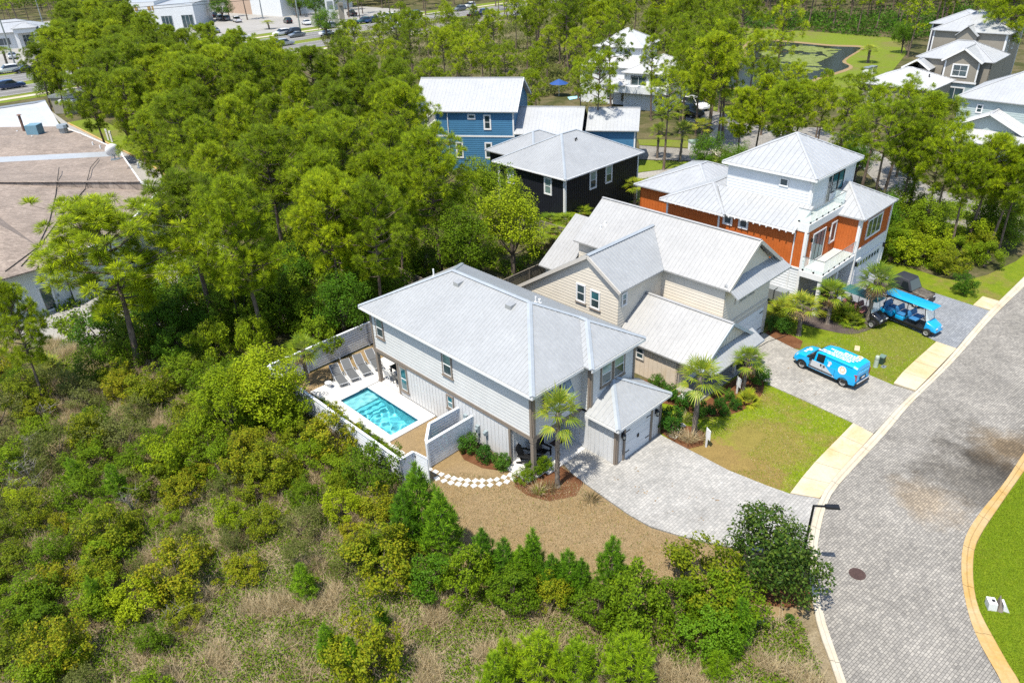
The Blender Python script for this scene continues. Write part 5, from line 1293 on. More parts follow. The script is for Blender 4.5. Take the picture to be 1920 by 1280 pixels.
# young pines
def add_young(uv, z, h, label, kinds=YOUNG, group=None):
    p = under(uv[0], uv[1], z); k = kinds[rnd.randrange(len(kinds))]; q = h / (3.0 if kinds is YOUNG else 2.6)
    return plant('young_pine', label, 'young pine', p, (('stem', k[0]), ('crown', k[1])), s=(q * rnd.uniform(.9, 1.1), q * rnd.uniform(.9, 1.1), q), group=group)
for (u, v, h, lab) in ((785, 945, 4.4, 'tallest young pine, left end of the row along the dry lawn'), (828, 985, 3.8, 'bushy young pine right of the tallest one'), (760, 975, 3.4, 'young pine at the fence side of the tallest one'), (905, 1040, 2.8, 'young pine third along the row by the dry lawn'), (945, 1055, 2.6, 'short young pine between two taller ones in the row'), (1000, 1045, 3.0, 'pointed young pine in the middle of the row'), (975, 1065, 2.4, 'low young pine in the middle of the row'), (1065, 1075, 2.5, 'young pine left of the dark single one'), (1090, 1085, 2.2, 'small young pine close to the dark single one'), (1148, 1060, 3.0, 'dark single young pine standing out at the right of the row'), (1035, 1078, 2.2, 'small young pine at the middle of the lawn edge'),
                       (568, 1090, 2.0, 'young pine alone in the dry grass patch'), (615, 1210, 2.2, 'young pine left of the bottom olive bush'), (660, 1230, 2.0, 'young pine right beside the bottom olive bush'), (180, 1120, 2.3, 'dark young pine in the left scrub'), (715, 1160, 1.5, 'little young pine in the straw'), (1385, 1165, 2.4, 'young pine by the street below the glossy evergreen'), (1375, 1205, 1.8, 'small pine below the one by the street'), (215, 905, 2.2, 'pale young pine among the left bushes'), (140, 890, 2.0, 'young pine near the grey twigs on the left')):
    add_young((u, v), h * .5, h, lab)
for (u, v, h, lab) in ((1010, 1235, 2.6, 'lime green young pine at the bottom edge, left of three'), (1080, 1250, 2.4, 'lime green young pine at the bottom edge, middle of three'), (1180, 1240, 2.6, 'lime green young pine at the bottom edge, right of three'), (930, 1270, 2.4, 'lime green young pine cut by the bottom edge'), (950, 1230, 1.6, 'low lime green pine beside the straw patch'), (1345, 1250, 1.5, 'small lime pine in the scrub near the kerb')):
    add_young((u, v), h * .5, h, lab, LIME)
# glossy evergreen by the street, clipped shrubs
p = under(1455, 1040, 2.0)
plant('evergreen_tree', 'dense glossy dark evergreen with big leaves beside the street lamp', 'tree', p, (('trunk', GLOSS[0]), ('crown', GLOSS[1])))
def boxw(u, v, s, label, group=None):
    k = BOX[rnd.randrange(3)]; p = under(u, v, .45 * s)
    return plant('clipped_shrub', label, 'shrub', p, (('stem', k[0]), ('leaves', k[1])), s=s, group=group)
for u, v, s, lab in ((879, 832, 1.15, 'round clipped shrub against the white fence end'), (908, 851, 1.05, 'round clipped shrub, middle of three along the grey wall'), (940, 866, 1.0, 'round clipped shrub nearest the porch corner, by the grey wall'),
                     (1254, 790, 1.55, 'tall clipped shrub beside the garage wall'), (1232, 717, .95, 'small shrub nearest the grey garage eave by the beige wall'), (1256, 738, 1.1, 'shrub in front of the beige wall corner'), (1288, 753, 1.2, 'shrub left of the tall palm in the bed'), (1310, 770, 1.0, 'shrub half behind the tall palm trunk'), (1334, 770, .65, 'small round bed shrub right of the palm trunk'), (1358, 771, .75, 'small round shrub at the front of the bed'), (1351, 755, .72, 'small round bed shrub nearest the porch step'), (1368, 743, .72, 'small round shrub at the back of the bed'), (1379, 758, .72, 'small round shrub at the right of the bed'),
                     (1447, 607, 1.2, 'leafy shrub at the beige garage corner'), (1470, 612, 1.15, 'dark shrub between the garage corner and the palm'), (1425, 705, 1.2, 'twiggy dark shrub beside the short palm'), (1482, 1160, .45, 'small bright green cushion plant on the sandy verge')):
    boxw(u, v, s, lab)
for u, v, s, lab in ((1003, 880, 1.25, 'loose green shrub at the porch post'), (1020, 874, .9, 'smaller shrub tucked behind the palm trunk'), (980, 893, .75, 'low shrub at the end of the stepping stones')):
    add_bush(under(u, v, .4), 'mid', s * .55, lab)
for i, t in enumerate(np.linspace(0, 1, 10)):
    q = F1.w(-4.55, 12.2 - 7.2 * t); add_bush(q, 'mid', .62, 'leafy hedge shrub between the pool deck and the white fence', 'hedge shrubs along the pool', name='hedge_shrub', flat=.9)
# palms
def palm(u, v, crown_v, label, var=None, skirt=False, s=None, group=None, name='palm_tree'):
    p = at(u, v); c = seen((p.x, p.y, 0)); d = cf * CAM_F + cr * (u - 960) - cu * (crown_v - 640); t = hypot(p.x, p.y) / hypot(d.x, d.y); z = CAM_H + d.z * t
    k = rnd.randrange(3) if var is None else var; H_ = (3.6, 3.2, 4.0)[k]; q = max(.35, z / H_); w_ = (s or min(1.15, max(.8, q))) * .80
    return plant(name, label, 'palm', p, (('trunk', PALM[k][0]), ('crown', PALM[k][1]), ('frond_stalks', PALM[k][3])) + ((('dead_fronds', PALM[k][2]),) if skirt else ()), s=(w_, w_, q), group=group)
palm(578, 722, 652, 'palm with browning fronds in the corner of the pool yard', 0, True, 1.1)
palm(1045, 912, 772, 'palm with a ringed trunk before the grey house porch', 2, False, 1.05)
palm(1301, 812, 702, 'tallest palm, in the bed before the beige house', 2, False, 1.15)
palm(1392, 738, 672, 'short palm by the beige porch corner and the drive', 1, True, 1.0)
palm(1497, 628, 568, 'yellowing palm at the beige garage corner', 0, True, 1.25)
palm(1551, 607, 545, 'middle palm of the three before the orange house', 1, True, 1.2)
palm(1624, 610, 520, 'palm with a shaggy brown skirt beside the blue cart', 0, True, 1.25)
for u, v, cv in ((1190, 385, 345), (1222, 385, 345), (1268, 360, 328)): palm(u, v, cv, 'fan palm in the row between the black house and the orange house', None, False, 1.15, 'palms between black and orange house')
for u, v, cv in ((1232, 297, 245), (1275, 303, 243), (1312, 283, 235), (1240, 255, 215), (1275, 250, 208), (1347, 210, 152)): palm(u, v, cv, 'fan palm beside the winding side street', None, False, 1.2, 'palms by the side street')
for u, v, cv in ((1050, 405, 385), (1080, 400, 388), (1110, 395, 378), (1035, 430, 415), (1062, 435, 420), (1085, 420, 405), (1045, 460, 445), (1020, 395, 380), (1070, 460, 450), (1005, 470, 455)): palm(u, v, cv, 'low fan palm in the thicket between the black and beige houses', None, True, 1.25, 'palms in the thicket behind the beige house')
palm(1627, 118, 92, 'blue grey palm on the lawn by the pond', 1, False, 1.9); palm(505, 55, 42, 'grey green palm in the car park across the highway', 1, False, 2.0); palm(15, 125, 95, 'palm beside the white shop at the left edge', 1, False, 2.2)
for u, v in ((840, 492), (700, 545), (760, 500), (360, 690), (90, 700), (300, 640), (560, 560), (880, 500), (1745, 450), (1715, 470), (1565, 595), (1590, 600), (1600, 610), (1470, 590)):
    k = LOWPALM[rnd.randrange(2)]; plant('saw_palmetto', 'low fan leaved palmetto among the shrubs', 'palmetto', at(u, v), (('fronds', k[1]), ('frond_stalks', k[3])), s=rnd.uniform(.7, 1.2), group='palmettos among the shrubs')
k = LOWPALM[0]; plant('cycad', 'light green low palm at the right end of the bed', 'palmetto', at(1402, 755), (('fronds', k[1]), ('frond_stalks', k[3])), s=.75)
# ornamental grasses, bare shrubs
for u, v, k, lab in ((1270, 822, 1, 'tawny grass clump at the tall palm foot, left'), (1292, 829, 1, 'tawny grass clump in front of the tall palm'), (1312, 826, 0, 'tawny grass clump right of the tall palm'), (1282, 790, 2, 'grass clump behind the clipped shrub'), (1030, 921, 0, 'straw coloured grass clump below the porch palm'), (1010, 925, 2, 'small grass clump on the mulch before the porch'), (1108, 940, 0, 'dead brown clump on the dry lawn')):
    plant('grass_clump', lab, 'grass clump', at(u, v), (('blades', TUFT[k]), ('inner_blades', TUFT[0])), s=.95)
for u, v in ((70, 925), (60, 905), (30, 930), (20, 770), (90, 790), (150, 760), (60, 850), (200, 720), (330, 1170), (250, 960)):
    plant('bare_shrub', 'leafless grey twigs of a dead shrub in the left scrub', 'dead shrub', at(u, v), (('twigs', BARE[rnd.randrange(2)]),), s=rnd.uniform(.8, 1.3), group='dead shrubs in the left scrub')
# ------------------------------------------------------------ ground cover nobody could count
def cover(name, polys_px, n_leaf, n_blade, seed, mats, L=.085, W=.05, hmax=.35, blade=.45, patch=1.6, bias=.5):
    rs = np.random.RandomState(seed); from mathutils import noise as nz
    P = []; g = [[(at(u, v).x, at(u, v).y) for u, v in q] for q in polys_px]
    x0 = min(p[0] for q in g for p in q); x1 = max(p[0] for q in g for p in q); y0 = min(p[1] for q in g for p in q); y1 = max(p[1] for q in g for p in q)
    def pts(n, keep):
        out = []
        while len(out) < n:
            x, y = rs.uniform(x0, x1), rs.uniform(y0, y1)
            if not any(inside((x, y), q) for q in g): continue
            f = nz.noise((x / patch, y / patch, seed)) * .5 + .5
            if rs.rand() < keep(f): out.append((x, y, f))
        return np.array(out)
    a = pts(n_leaf, lambda f: max(0.03, min(1, (f - bias) * 5))); z = np.abs(rs.normal(0, .45, len(a))) * hmax * (a[:, 2] - bias + .5).clip(.2, 1.2) + .03
    V1, F1_ = leaves(rs, np.stack([a[:, 0], a[:, 1], z], 1), None, L, W, .8, None, .2)
    b = pts(n_blade, lambda f: max(0.06, min(1, (bias + .12 - f) * 5))); n = len(b)
    an = rs.uniform(0, 2 * pi, n); le = rs.uniform(.2, 1.3, n); l = (blade * rs.uniform(.5, 1.2, n))[:, None]
    B = np.stack([b[:, 0], b[:, 1], np.full(n, .01)], 1); d = unit(np.stack([np.cos(an) * le, np.sin(an) * le, np.ones(n) * .8], 1)); s = unit(np.cross(d, rs.normal(size=(n, 3)))) * .010
    V2 = np.stack([B - s, B + s, B + d * l + s * .2, B + d * l - s * .2], 1).reshape(-1, 3); F2 = np.arange(n * 4).reshape(n, 4)
    V, F = join([(V1, F1_), (V2, F2)]); mi = np.concatenate([np.zeros(len(F1_)), np.ones(len(F2))])
    o = bpy.data.objects.new(name, npmesh(name, V, F, [M[m_] for m_ in mats], mi)); COL.objects.link(o); o['kind'] = 'stuff'; return o
cover('ground_cover', [[(-120, 1380), (-120, 640), (130, 640), (300, 690), (470, 700), (560, 730), (640, 810), (760, 895), (800, 1000), (900, 1100), (1130, 1132), (1330, 1155), (1500, 1165), (1545, 1280), (1565, 1380)]], 190000, 100000, 3, ['leaf_mid', 'straw'], .10, .06, .6, .75, 1.5, .36)
cover('undergrowth', [[(130, 640), (60, 590), (140, 560), (330, 350), (760, 300), (760, 250), (1000, 400), (1080, 440), (960, 520), (850, 490), (690, 560), (620, 640), (500, 690), (300, 690)]], 70000, 4000, 4, ['leaf_mid', 'straw'], .24, .15, .9, .5, 2.5, .40)
cover('undergrowth', [[(1650, 490), (1700, 498), (1770, 515), (1850, 480), (1920, 430), (2000, 350), (1930, 380), (1700, 380), (1660, 440)]], 26000, 2500, 5, ['leaf_mid', 'straw'], .16, .10, .7, .5, 2.2, .40)

# scrubby floor of the open pine stand, hedge line along the far wood
cover('undergrowth', [[(600, 70), (760, 40), (960, 30), (1110, 60), (1100, 160), (1000, 190), (985, 150), (770, 145), (640, 140)]], 42000, 16000, 6, ['leaf_drab', 'straw'], .42, .26, 1.3, 1.3, 6, .46)
cover('undergrowth', [[(1000, 0), (1400, 10), (1400, 80), (1340, 150), (1270, 190), (1090, 200), (1020, 60)]], 30000, 5000, 7, ['leaf_drab', 'straw'], .42, .26, 1.6, 1.2, 6, .40)
cover('undergrowth', [[(1395, 52), (1390, 30), (1700, 30), (2050, -20), (2050, 60), (1700, 75), (1530, 62)]], 26000, 500, 8, ['leaf_dark', 'straw'], .55, .34, 3.2, 1.2, 6, .3)
def turf(name, poly, n, seed, mats, tall=.08, holes=()):
    rs = np.random.RandomState(seed); g = [tuple(at(u, v))[:2] for u, v in poly]; hs = [[tuple(at(u, v))[:2] for u, v in q] for q in holes]; x0 = min(p[0] for p in g); x1 = max(p[0] for p in g); y0 = min(p[1] for p in g); y1 = max(p[1] for p in g); P = []
    while len(P) < n:
        x, y = rs.uniform(x0, x1), rs.uniform(y0, y1)
        if inside((x, y), g) and not any(inside((x, y), q) for q in hs): P.append((x, y))
    P = np.array(P); a = rs.uniform(0, 2 * pi, n); le = rs.uniform(.2, 1.1, n); l = (tall * rs.uniform(.5, 1.4, n))[:, None]
    B = np.stack([P[:, 0], P[:, 1], np.full(n, .015)], 1); d = unit(np.stack([np.cos(a) * le, np.sin(a) * le, np.ones(n)], 1)); s_ = unit(np.cross(d, rs.normal(size=(n, 3)))) * .013
    V = np.stack([B - s_, B + s_, B + d * l + s_ * .3, B + d * l - s_ * .3], 1).reshape(-1, 3); F = np.arange(n * 4).reshape(n, 4); mi = (rs.rand(n) < .25).astype(int)
    o = bpy.data.objects.new(name, npmesh(name, V, F, [M[m_] for m_ in mats], mi)); COL.objects.link(o); o['kind'] = 'stuff'
DRY = [(780, 905), (862, 885), (960, 900), (1080, 905), (1134, 938), (1180, 970), (1221, 993), (1302, 1017), (1376, 1032), (1400, 1100), (1130, 1110), (900, 1080), (800, 990)]
turf('dry_grass', DRY, 36000, 5, ['straw', 'straw'], .07); turf('weeds', DRY, 1600, 6, ['leaf_mid', 'leaf_olive'], .12)
turf('lawn_grass', [(1300, 792), (1370, 778), (1405, 764), (1428, 745), (1436, 722), (1516, 756), (1598, 794), (1566, 829), (1538, 858), (1509, 890), (1483, 926), (1438, 911), (1364, 882), (1420, 880), (1400, 850), (1440, 815), (1400, 800), (1330, 830)], 15000, 7, ['grass_blade', 'straw'], .06)
turf('lawn_grass', [(1560, 630), (1650, 600), (1700, 612), (1755, 641), (1696, 695), (1675, 720), (1622, 701), (1560, 678), (1505, 660)], 12000, 8, ['grass_blade', 'straw'], .06)
turf('lawn_grass', [(1925, 884), (1893, 924), (1862, 968), (1844, 997), (1829, 1028), (1825, 1067), (1828, 1111), (1840, 1152), (1864, 1199), (1893, 1249), (1925, 1300)], 22000, 9, ['grass_blade', 'grass_blade'], .06)
def far_wood(name, poly, n, seed, mat, h=(8, 14), leaf=1.1):
    """one mass of crowns too far and too many to count"""
    rs = np.random.RandomState(seed); g = [at(u, v)[:2] for u, v in poly]; x0 = min(p[0] for p in g); x1 = max(p[0] for p in g); y0 = min(p[1] for p in g); y1 = max(p[1] for p in g); C = []
    k = 0
    while k < n:
        x, y = rs.uniform(x0, x1), rs.uniform(y0, y1)
        if not inside((x, y), g): continue
        H_ = rs.uniform(*h); r_ = H_ * rs.uniform(.2, .3); d = unit(rs.normal(size=(64, 3))) * rs.uniform(.5, 1, (64, 1)); C.append(d * np.array([r_, r_, H_ * .42]) + np.array([x, y, H_ * .58])); k += 1
    C = np.concatenate(C); V, F = leaves(rs, C, None, leaf, leaf * .6, .7, None, .3)
    o = bpy.data.objects.new(name, npmesh(name, V, F, M[mat])); COL.objects.link(o); o['kind'] = 'stuff'
far_wood('far_wood', [(-60, 30), (120, 28), (330, 14), (560, 6), (640, 2), (560, -32), (-60, -28)], 900, 1, 'leaf_mid')
far_wood('far_wood', [(560, 20), (640, 22), (760, 10), (860, -5), (1000, -14), (1000, -40), (560, -40)], 700, 2, 'leaf_mid')
far_wood('far_wood', [(960, 6), (1400, 20), (1400, -30), (960, -40)], 500, 3, 'leaf_dark')
far_wood('far_wood', [(1380, 12), (1720, 26), (2000, -10), (2000, -70), (1380, -40)], 500, 4, 'leaf_dark')

ORD = 'first second third fourth fifth sixth seventh eighth ninth tenth eleventh twelfth thirteenth fourteenth fifteenth sixteenth seventeenth eighteenth nineteenth twentieth'.split()
def rank_labels(group, stem, per_row=12):
    """name each plant of a zone by its row from the front and its place from the left"""
    os_ = [o for o in bpy.data.objects if o.get('group') == group and o.parent is None]
    os_.sort(key=lambda o: o.location.y); rows = [os_[i:i + per_row] for i in range(0, len(os_), per_row)]
    for i, row in enumerate(rows):
        row.sort(key=lambda o: seen(o.location)[0])
        for k, o in enumerate(row):
            o['label'] = '%s, %s from the left in the %s row back' % (stem, ORD[k], ORD[i]) if len(rows) > 1 else '%s, %s from the left' % (stem, ORD[k])
for g_, st_, n_ in (('pines of the dense wood', 'green pine in the dense wood', 12), ('pines between the blue house and the highway', 'open pine beyond the blue house', 10), ('pines round the white house', 'tall pine around the white house', 10), ('slender pines before the white house', 'slender pine close before the white house', 20), ('pines beyond the pond', 'dark pine beyond the pond', 14), ('trees across the highway', 'dark tree across the highway', 20), ('pines at the pond edge', 'round headed pine at the pond edge', 20), ('pines behind the orange house', 'tall pine behind the orange house', 20),
                    ('understory shrubs below the pines', 'leafy shrub below the tall pines', 10), ('thicket shrubs left of the pool', 'thicket shrub left of the pool fence', 10), ('scrub bushes in the wild lot', 'low scrub bush in the wild lot', 10), ('wild shrubs right of the orange house', 'wild shrub right of the orange house', 20), ('leafy trees near the orange house', 'dark leafy tree near the orange house', 20), ('trees in the car park', 'round dark car park tree', 20),
                    ('palms between black and orange house', 'fan palm between black and orange houses', 20), ('palms by the side street', 'fan palm by the winding side street', 20), ('palms in the thicket behind the beige house', 'low fan palm behind the beige house', 20), ('palmettos among the shrubs', 'low palmetto among the shrubs', 20), ('dead shrubs in the left scrub', 'leafless grey shrub in the left scrub', 20), ('hedge shrubs along the pool', 'leafy hedge shrub along the pool deck', 20)):
    rank_labels(g_, st_, n_)
# ------------------------------------------------------------ pool, fences, yard furniture (street grid frame)
M['tile_pale'] = paint('tile_pale', (0.80, 0.90, 0.92), 0.5, 0.06, 6)
M['plaster'] = paint('plaster', (0.42, 0.86, 0.95), 0.6, 0.05, 2)
M['tile_blue'] = paint('tile_blue', (0.02, 0.13, 0.22), 0.3, 0.2, 9)
t = NT('pool_water'); wv = t.n('TexNoise'); wv.inputs['Scale'].default_value = 3.2; wv.inputs['Detail'].default_value = 2; wv.inputs['Distortion'].default_value = .8
t.l(t.coord('World'), wv.inputs['Vector']); bp = t.n('Bump'); bp.inputs['Strength'].default_value = .5; bp.inputs['Distance'].default_value = .05; t.l(wv.outputs['Fac'], bp.inputs['Height'])
gl = t.n('BsdfGlass'); gl.inputs['IOR'].default_value = 1.33; gl.inputs['Roughness'].default_value = 0.0; gl.inputs['Color'].default_value = (0.62, 0.95, 0.98, 1)
t.l(gl.outputs[0], t.out.inputs[0])
M['water'] = t.m
PO_ = thing('swimming_pool', 'small rectangular turquoise swimming pool with a shallow ledge at its far end', 'swimming pool', F1.o, F1.deg)
px0, px1, py0, py1 = POOL
b = MB(); zt, zb = 0.10, -1.25
for a, c in (((px0, py0), (px1, py0)), ((px1, py0), (px1, py1)), ((px1, py1), (px0, py1)), ((px0, py1), (px0, py0))):
    b.poly([(a[0], a[1], zb), (a[0], a[1], zt), (c[0], c[1], zt), (c[0], c[1], zb)])
b.poly([(px0, py0, zb), (px1, py0, zb), (px1, py1, zb), (px0, py1, zb)]); b.build('basin', M['plaster'], PO_).cycles.is_caustics_receiver = True
b = MB(); b.box(px0 + .01, px1 - .01, 11.16, py1 - .01, zb + .01, -.28); b.build('ledge', M['tile_pale'], PO_).cycles.is_caustics_receiver = True
for k, (a, z) in enumerate(((10.86, -.50), (10.55, -.72), (10.24, -.95))):
    b = MB(); b.box(px0 + .01, px1 - .01, a, 11.155 - .305 * k, zb + .01, z); b.build('step', M['plaster'], PO_).cycles.is_caustics_receiver = True
b = MB()
for a0, a1, c0, c1 in ((px0, px1, py1 - .012, py1 - .004), (px1 - .012, px1 - .004, py0, py1), (px0 + .004, px0 + .012, py0, py1), (px0, px1, py0 + .004, py0 + .012)): b.box(a0, a1, c0, c1, -.16, .09)
b.build('waterline_tile', M['tile_blue'], PO_)
rs = np.random.RandomState(5); nx, ny = 44, 112; b = MB(); g = np.zeros((ny + 1, nx + 1))
X, Y = np.meshgrid(np.linspace(px0 + .013, px1 - .013, nx + 1), np.linspace(py0 + .013, py1 - .013, ny + 1))
for k in range(34):
    a = rs.uniform(0, 2 * pi); f = rs.uniform(6, 15); g += np.sin((X * cos(a) + Y * sin(a)) * f + rs.uniform(0, 6)) / f ** 1.25
g *= .019 / g.std()
V = np.stack([X, Y, .0 + g], -1).reshape(-1, 3); ii = np.arange(ny)[:, None] * (nx + 1) + np.arange(nx)[None, :]
wm = npmesh('water_surface', V, np.stack([ii, ii + 1, ii + nx + 2, ii + nx + 1], -1).reshape(-1, 4), M['water']); wm.polygons.foreach_set('use_smooth', [True] * len(wm.polygons))
wo_ = shared('water_surface', wm, PO_); wo_.cycles.is_caustics_caster = True; sd.cycles.is_caustics_light = True
# deck
DK = thing('pool_deck', None, None, F1.o, F1.deg); DK['kind'] = 'structure'
cop = []
def dslab(x0, x1, y0, y1, z=.11): b = MB(); b.box(x0 + .006, x1 - .006, y0 + .006, y1 - .006, -.1, z); return b.build('deck_slab', M['concrete_white'], DK)
dslab(-3.86, px0, 6.58, 9.4); dslab(-3.86, px0, 9.4, 12.36); dslab(px1, -.02, 6.58, 8.4); dslab(px1, -.02, 8.4, 10.2); dslab(px1, 0.02, 10.2, 12.36)
dslab(px0, px1, 6.58, py0); dslab(-3.86, -1.6, 12.36, 14.7); dslab(-1.6, .6, 12.42, 14.7); dslab(.6, 4.2, 12.42, 14.7)
# ---------------- fences
M['fence_white'] = paint('fence_white', (0.82, 0.86, 0.90), 0.6, 0.06, 2)
def slat_fence(name, label, runs, h=1.8, n=9, post=2.35, mat=None, cap_w=.16, gap=.035):
    root = thing(name, label, 'fence', F1.o, F1.deg); mat = mat or M['fence_white']
    for p, q in runs:
        p, q = Vector((p[0], p[1], 0)), Vector((q[0], q[1], 0)); d = q - p; L = d.length; d.normalize(); m_ = max(1, round(L / post)); nn = Vector((d.y, -d.x, 0))
        for k in range(m_ + 1):
            e = p + d * L * k / m_; b = MB(); M4 = Matrix.Translation(e) @ Matrix.Rotation(math.atan2(d.y, d.x), 4, 'Z'); b.box(-.06, .06, -.06, .06, 0, h - .03, M4); b.build('post', mat, root)
        sh = (h - .12) / n
        for k in range(m_):
            a = p + d * (L * k / m_ + .065); c = p + d * (L * (k + 1) / m_ - .065)
            for i in range(n):
                z = .06 + sh * i + sh / 2; b = MB(); b.bar(a + Vector((0, 0, z)), c + Vector((0, 0, z)), .028, sh - gap); b.build('slat', mat, root)
            b = MB(); z = Vector((0, 0, h)); b.bar(a - d * .06 + z, c + d * .06 + z, cap_w, .045); b.build('cap_rail', mat, root)
    return root
slat_fence('slat_fence', 'long white horizontal slat fence on the left side of the pool yard', [((-5.25, 16.9), (-5.25, 2.97)), ((-5.25, 2.97), (-4.36, 2.97))])
slat_fence('slat_fence', 'white slat fence along the back of the pool yard behind the palm', [((-5.1, 16.95), (2.4, 16.95)), ((2.4, 16.95), (9.5, 16.95))])
slat_fence('slat_fence', 'white slat fence section between the open gate and the grey house wall', [((-3.36, 3.05), (-.02, 3.10)), ((-3.3, 3.2), (-2.2, 4.30)), ((-2.2, 4.3), (-.02, 4.3))])
gt = thing('yard_gate', 'white slatted gate standing open at the corner of the pool fence', 'gate', F1.o, F1.deg)
b = MB(); p, q = V3(-4.30, 2.92, 0), V3(-4.18, 2.03, 0); zz = lambda p, z: V3(p.x, p.y, z)
b.bar(zz(p, .05), zz(p, 1.72), .06, .06); b.bar(zz(q, .05), zz(q, 1.72), .06, .06); b.bar(zz(p, 1.75), zz(q, 1.75), .07, .06); b.bar(zz(p, .08), zz(q, .08), .05, .07); b.build('gate_frame', M['fence_white'], gt)
for i in range(9):
    z = .18 + i * .178; b = MB(); b.bar(zz(p.lerp(q, .05), z), zz(p.lerp(q, .95), z), .026, .15); b.build('slat', M['fence_white'], gt)
b = MB(); 
for z in (.35, 1.5): b.cbox((p.x, p.y - .02, z), .09, .09, .12)
b.build('hinge', M['black_metal'], gt)
M['fence_wood'] = paint('fence_wood', (0.22, 0.19, 0.15), 0.9, 0.25, 3)
slat_fence('wood_fence', 'weathered wooden fence in the trees behind the beige house', [((9.9, 14.2), (9.9, 24)), ((12, 15), (24, 15))], h=1.7, mat=M['fence_wood'], cap_w=.08)
slat_fence('wood_fence', 'grey wooden fence behind the orange house by the palms', [((25.2, 16.5), (25.2, 27))], h=1.7, mat=M['fence_wood'], cap_w=.08)
# ---------------- furniture
def lounger():
    r = thing('sun_lounger', 'grey sling sun lounger', 'sun lounger', (0, 0, 0), 0, 'sun loungers by the pool')
    b = MB(); L, W_ = 1.95, .62
    for x in (-W_ / 2, W_ / 2):
        b.tube([(x, 0, .30), (x, 1.25, .32)], .022, 6); b.tube([(x, 1.2, .32), (x * .96, L - .05, .80)], .020, 6)
        for y in (.12, 1.2): b.tube([(x, y, .31), (x, y - .03, 0)], .022, 6)
        b.tube([(x, .62, .33), (x * 1.08, .72, .52), (x * 1.08, 1.12, .52), (x, 1.3, .36)], .016, 5)
    b.tube([(-W_ / 2, 0, .30), (W_ / 2, 0, .30)], .022, 6); b.tube([(-W_ / 2 * .96, L - .05, .8), (W_ / 2 * .96, L - .05, .8)], .02, 6)
    b.build('frame', M['alu'], r)
    for k in range(8):
        y = .04 + k * .148; b = MB(); b.box(-W_ / 2 + .02, W_ / 2 - .02, y, y + .14, .315, .33); b.build('sling', M['sling'], r)
    b = MB(); b.hexa([V3(-.29, 1.24, .325), V3(.29, 1.24, .325), V3(.28, 1.90, .80), V3(-.28, 1.90, .80), V3(-.29, 1.235, .345), V3(.29, 1.235, .345), V3(.28, 1.89, .82), V3(-.28, 1.89, .82)]); b.build('backrest', M['sling'], r)
    return r
lg = lounger(); first = True
for (x, y), lab in zip(((-2.02, 13.45), (-1.15, 13.42), (-.22, 13.38), (.72, 13.34)), ('grey sun lounger nearest the palm, partly in its shade', 'second grey sun lounger from the palm', 'third grey sun lounger from the palm, beside the white side table', 'grey sun lounger nearest the covered porch')):
    p = F1.w(x, y, .11); o = lg if first else dup(lg); first = False
    o.location = p; o.rotation_euler = (0, 0, R_(F1.deg - 14)); o['label'] = lab
M['towel_white'] = paint('towel_white', (0.8, 0.8, 0.8), 0.7, 0.05)
def side_table(x, y, lab):
    r = thing('side_table', lab, 'table', F1.w(x, y, .11)); b = MB(); b.cyl((0, 0, .40), .22, .03, 18); b.build('table_top', M['towel_white'], r); b = MB(); b.tube([(0, 0, 0), (0, 0, .12), (0, 0, .40)], [.19, .12, .15], 14); b.build('pedestal', M['towel_white'], r)
side_table(-2.75, 14.15, 'small white drum table left of the first lounger'); side_table(-.62, 14.9, 'small white drum table between the middle loungers')
# covered porch: grill counter, dining set
r = thing('outdoor_kitchen', 'black outdoor kitchen counter under the covered back porch', 'counter', F1.w(2.6, 11.5, .13), F1.deg)
b = MB(); b.box(-.35, .35, -1.0, 1.0, 0, .88); b.build('cabinet', M['black'], r); b = MB(); b.box(-.42, .42, -1.05, 1.05, .885, .93); b.build('counter_top', M['steel'], r); b = MB(); b.sphere((0, .3, .95), .3, .42, .24, 12, 8); b.build('grill_hood', M['black_metal'], r)
def chair(name, lab, loc, rot, mat, w_=.55, arms=True, group=None):
    r = thing(name, lab, 'chair', loc, rot, group); b = MB(); b.box(-w_ / 2, w_ / 2, -.25, .25, .40, .45); b.build('seat', mat, r)
    b = MB(); b.hexa([V3(-w_ / 2, .22, .45), V3(w_ / 2, .22, .45), V3(w_ / 2, .26, .45), V3(-w_ / 2, .26, .45), V3(-w_ / 2, .32, .92), V3(w_ / 2, .32, .92), V3(w_ / 2, .36, .92), V3(-w_ / 2, .36, .92)]); b.build('backrest', mat, r)
    for x in (-1, 1):
        for y in (-.22, .24):
            b = MB(); b.bar((x * (w_ / 2 - .03), y, 0), (x * (w_ / 2 - .03), y, .41), .045, .045); b.build('leg', mat, r)
        if arms: b = MB(); b.bar((x * w_ / 2, -.25, .63), (x * w_ / 2, .28, .66), .06, .03); b.bar((x * w_ / 2, -.22, .45), (x * w_ / 2, -.22, .62), .04, .04); b.build('armrest', mat, r)
    return r
r = thing('dining_table', 'dark dining table under the covered back porch', 'table', F1.w(1.3, 11.6, .13), F1.deg)
b = MB(); b.box(-.45, .45, -.75, .75, .70, .74); b.build('table_top', M['black'], r)
for x in (-.38, .38):
    for y in (-.66, .66): b = MB(); b.box(x - .04, x + .04, y - .04, y + .04, 0, .70); b.build('leg', M['black'], r)
chair('dining_chair', 'pale grey armchair at the pool side of the porch table', F1.w(.55, 11.9, .13), F1.deg + 90, M['alu']); chair('dining_chair', 'dark armchair at the near side of the porch table', F1.w(.6, 11.1, .13), F1.deg + 80, M['sling'])
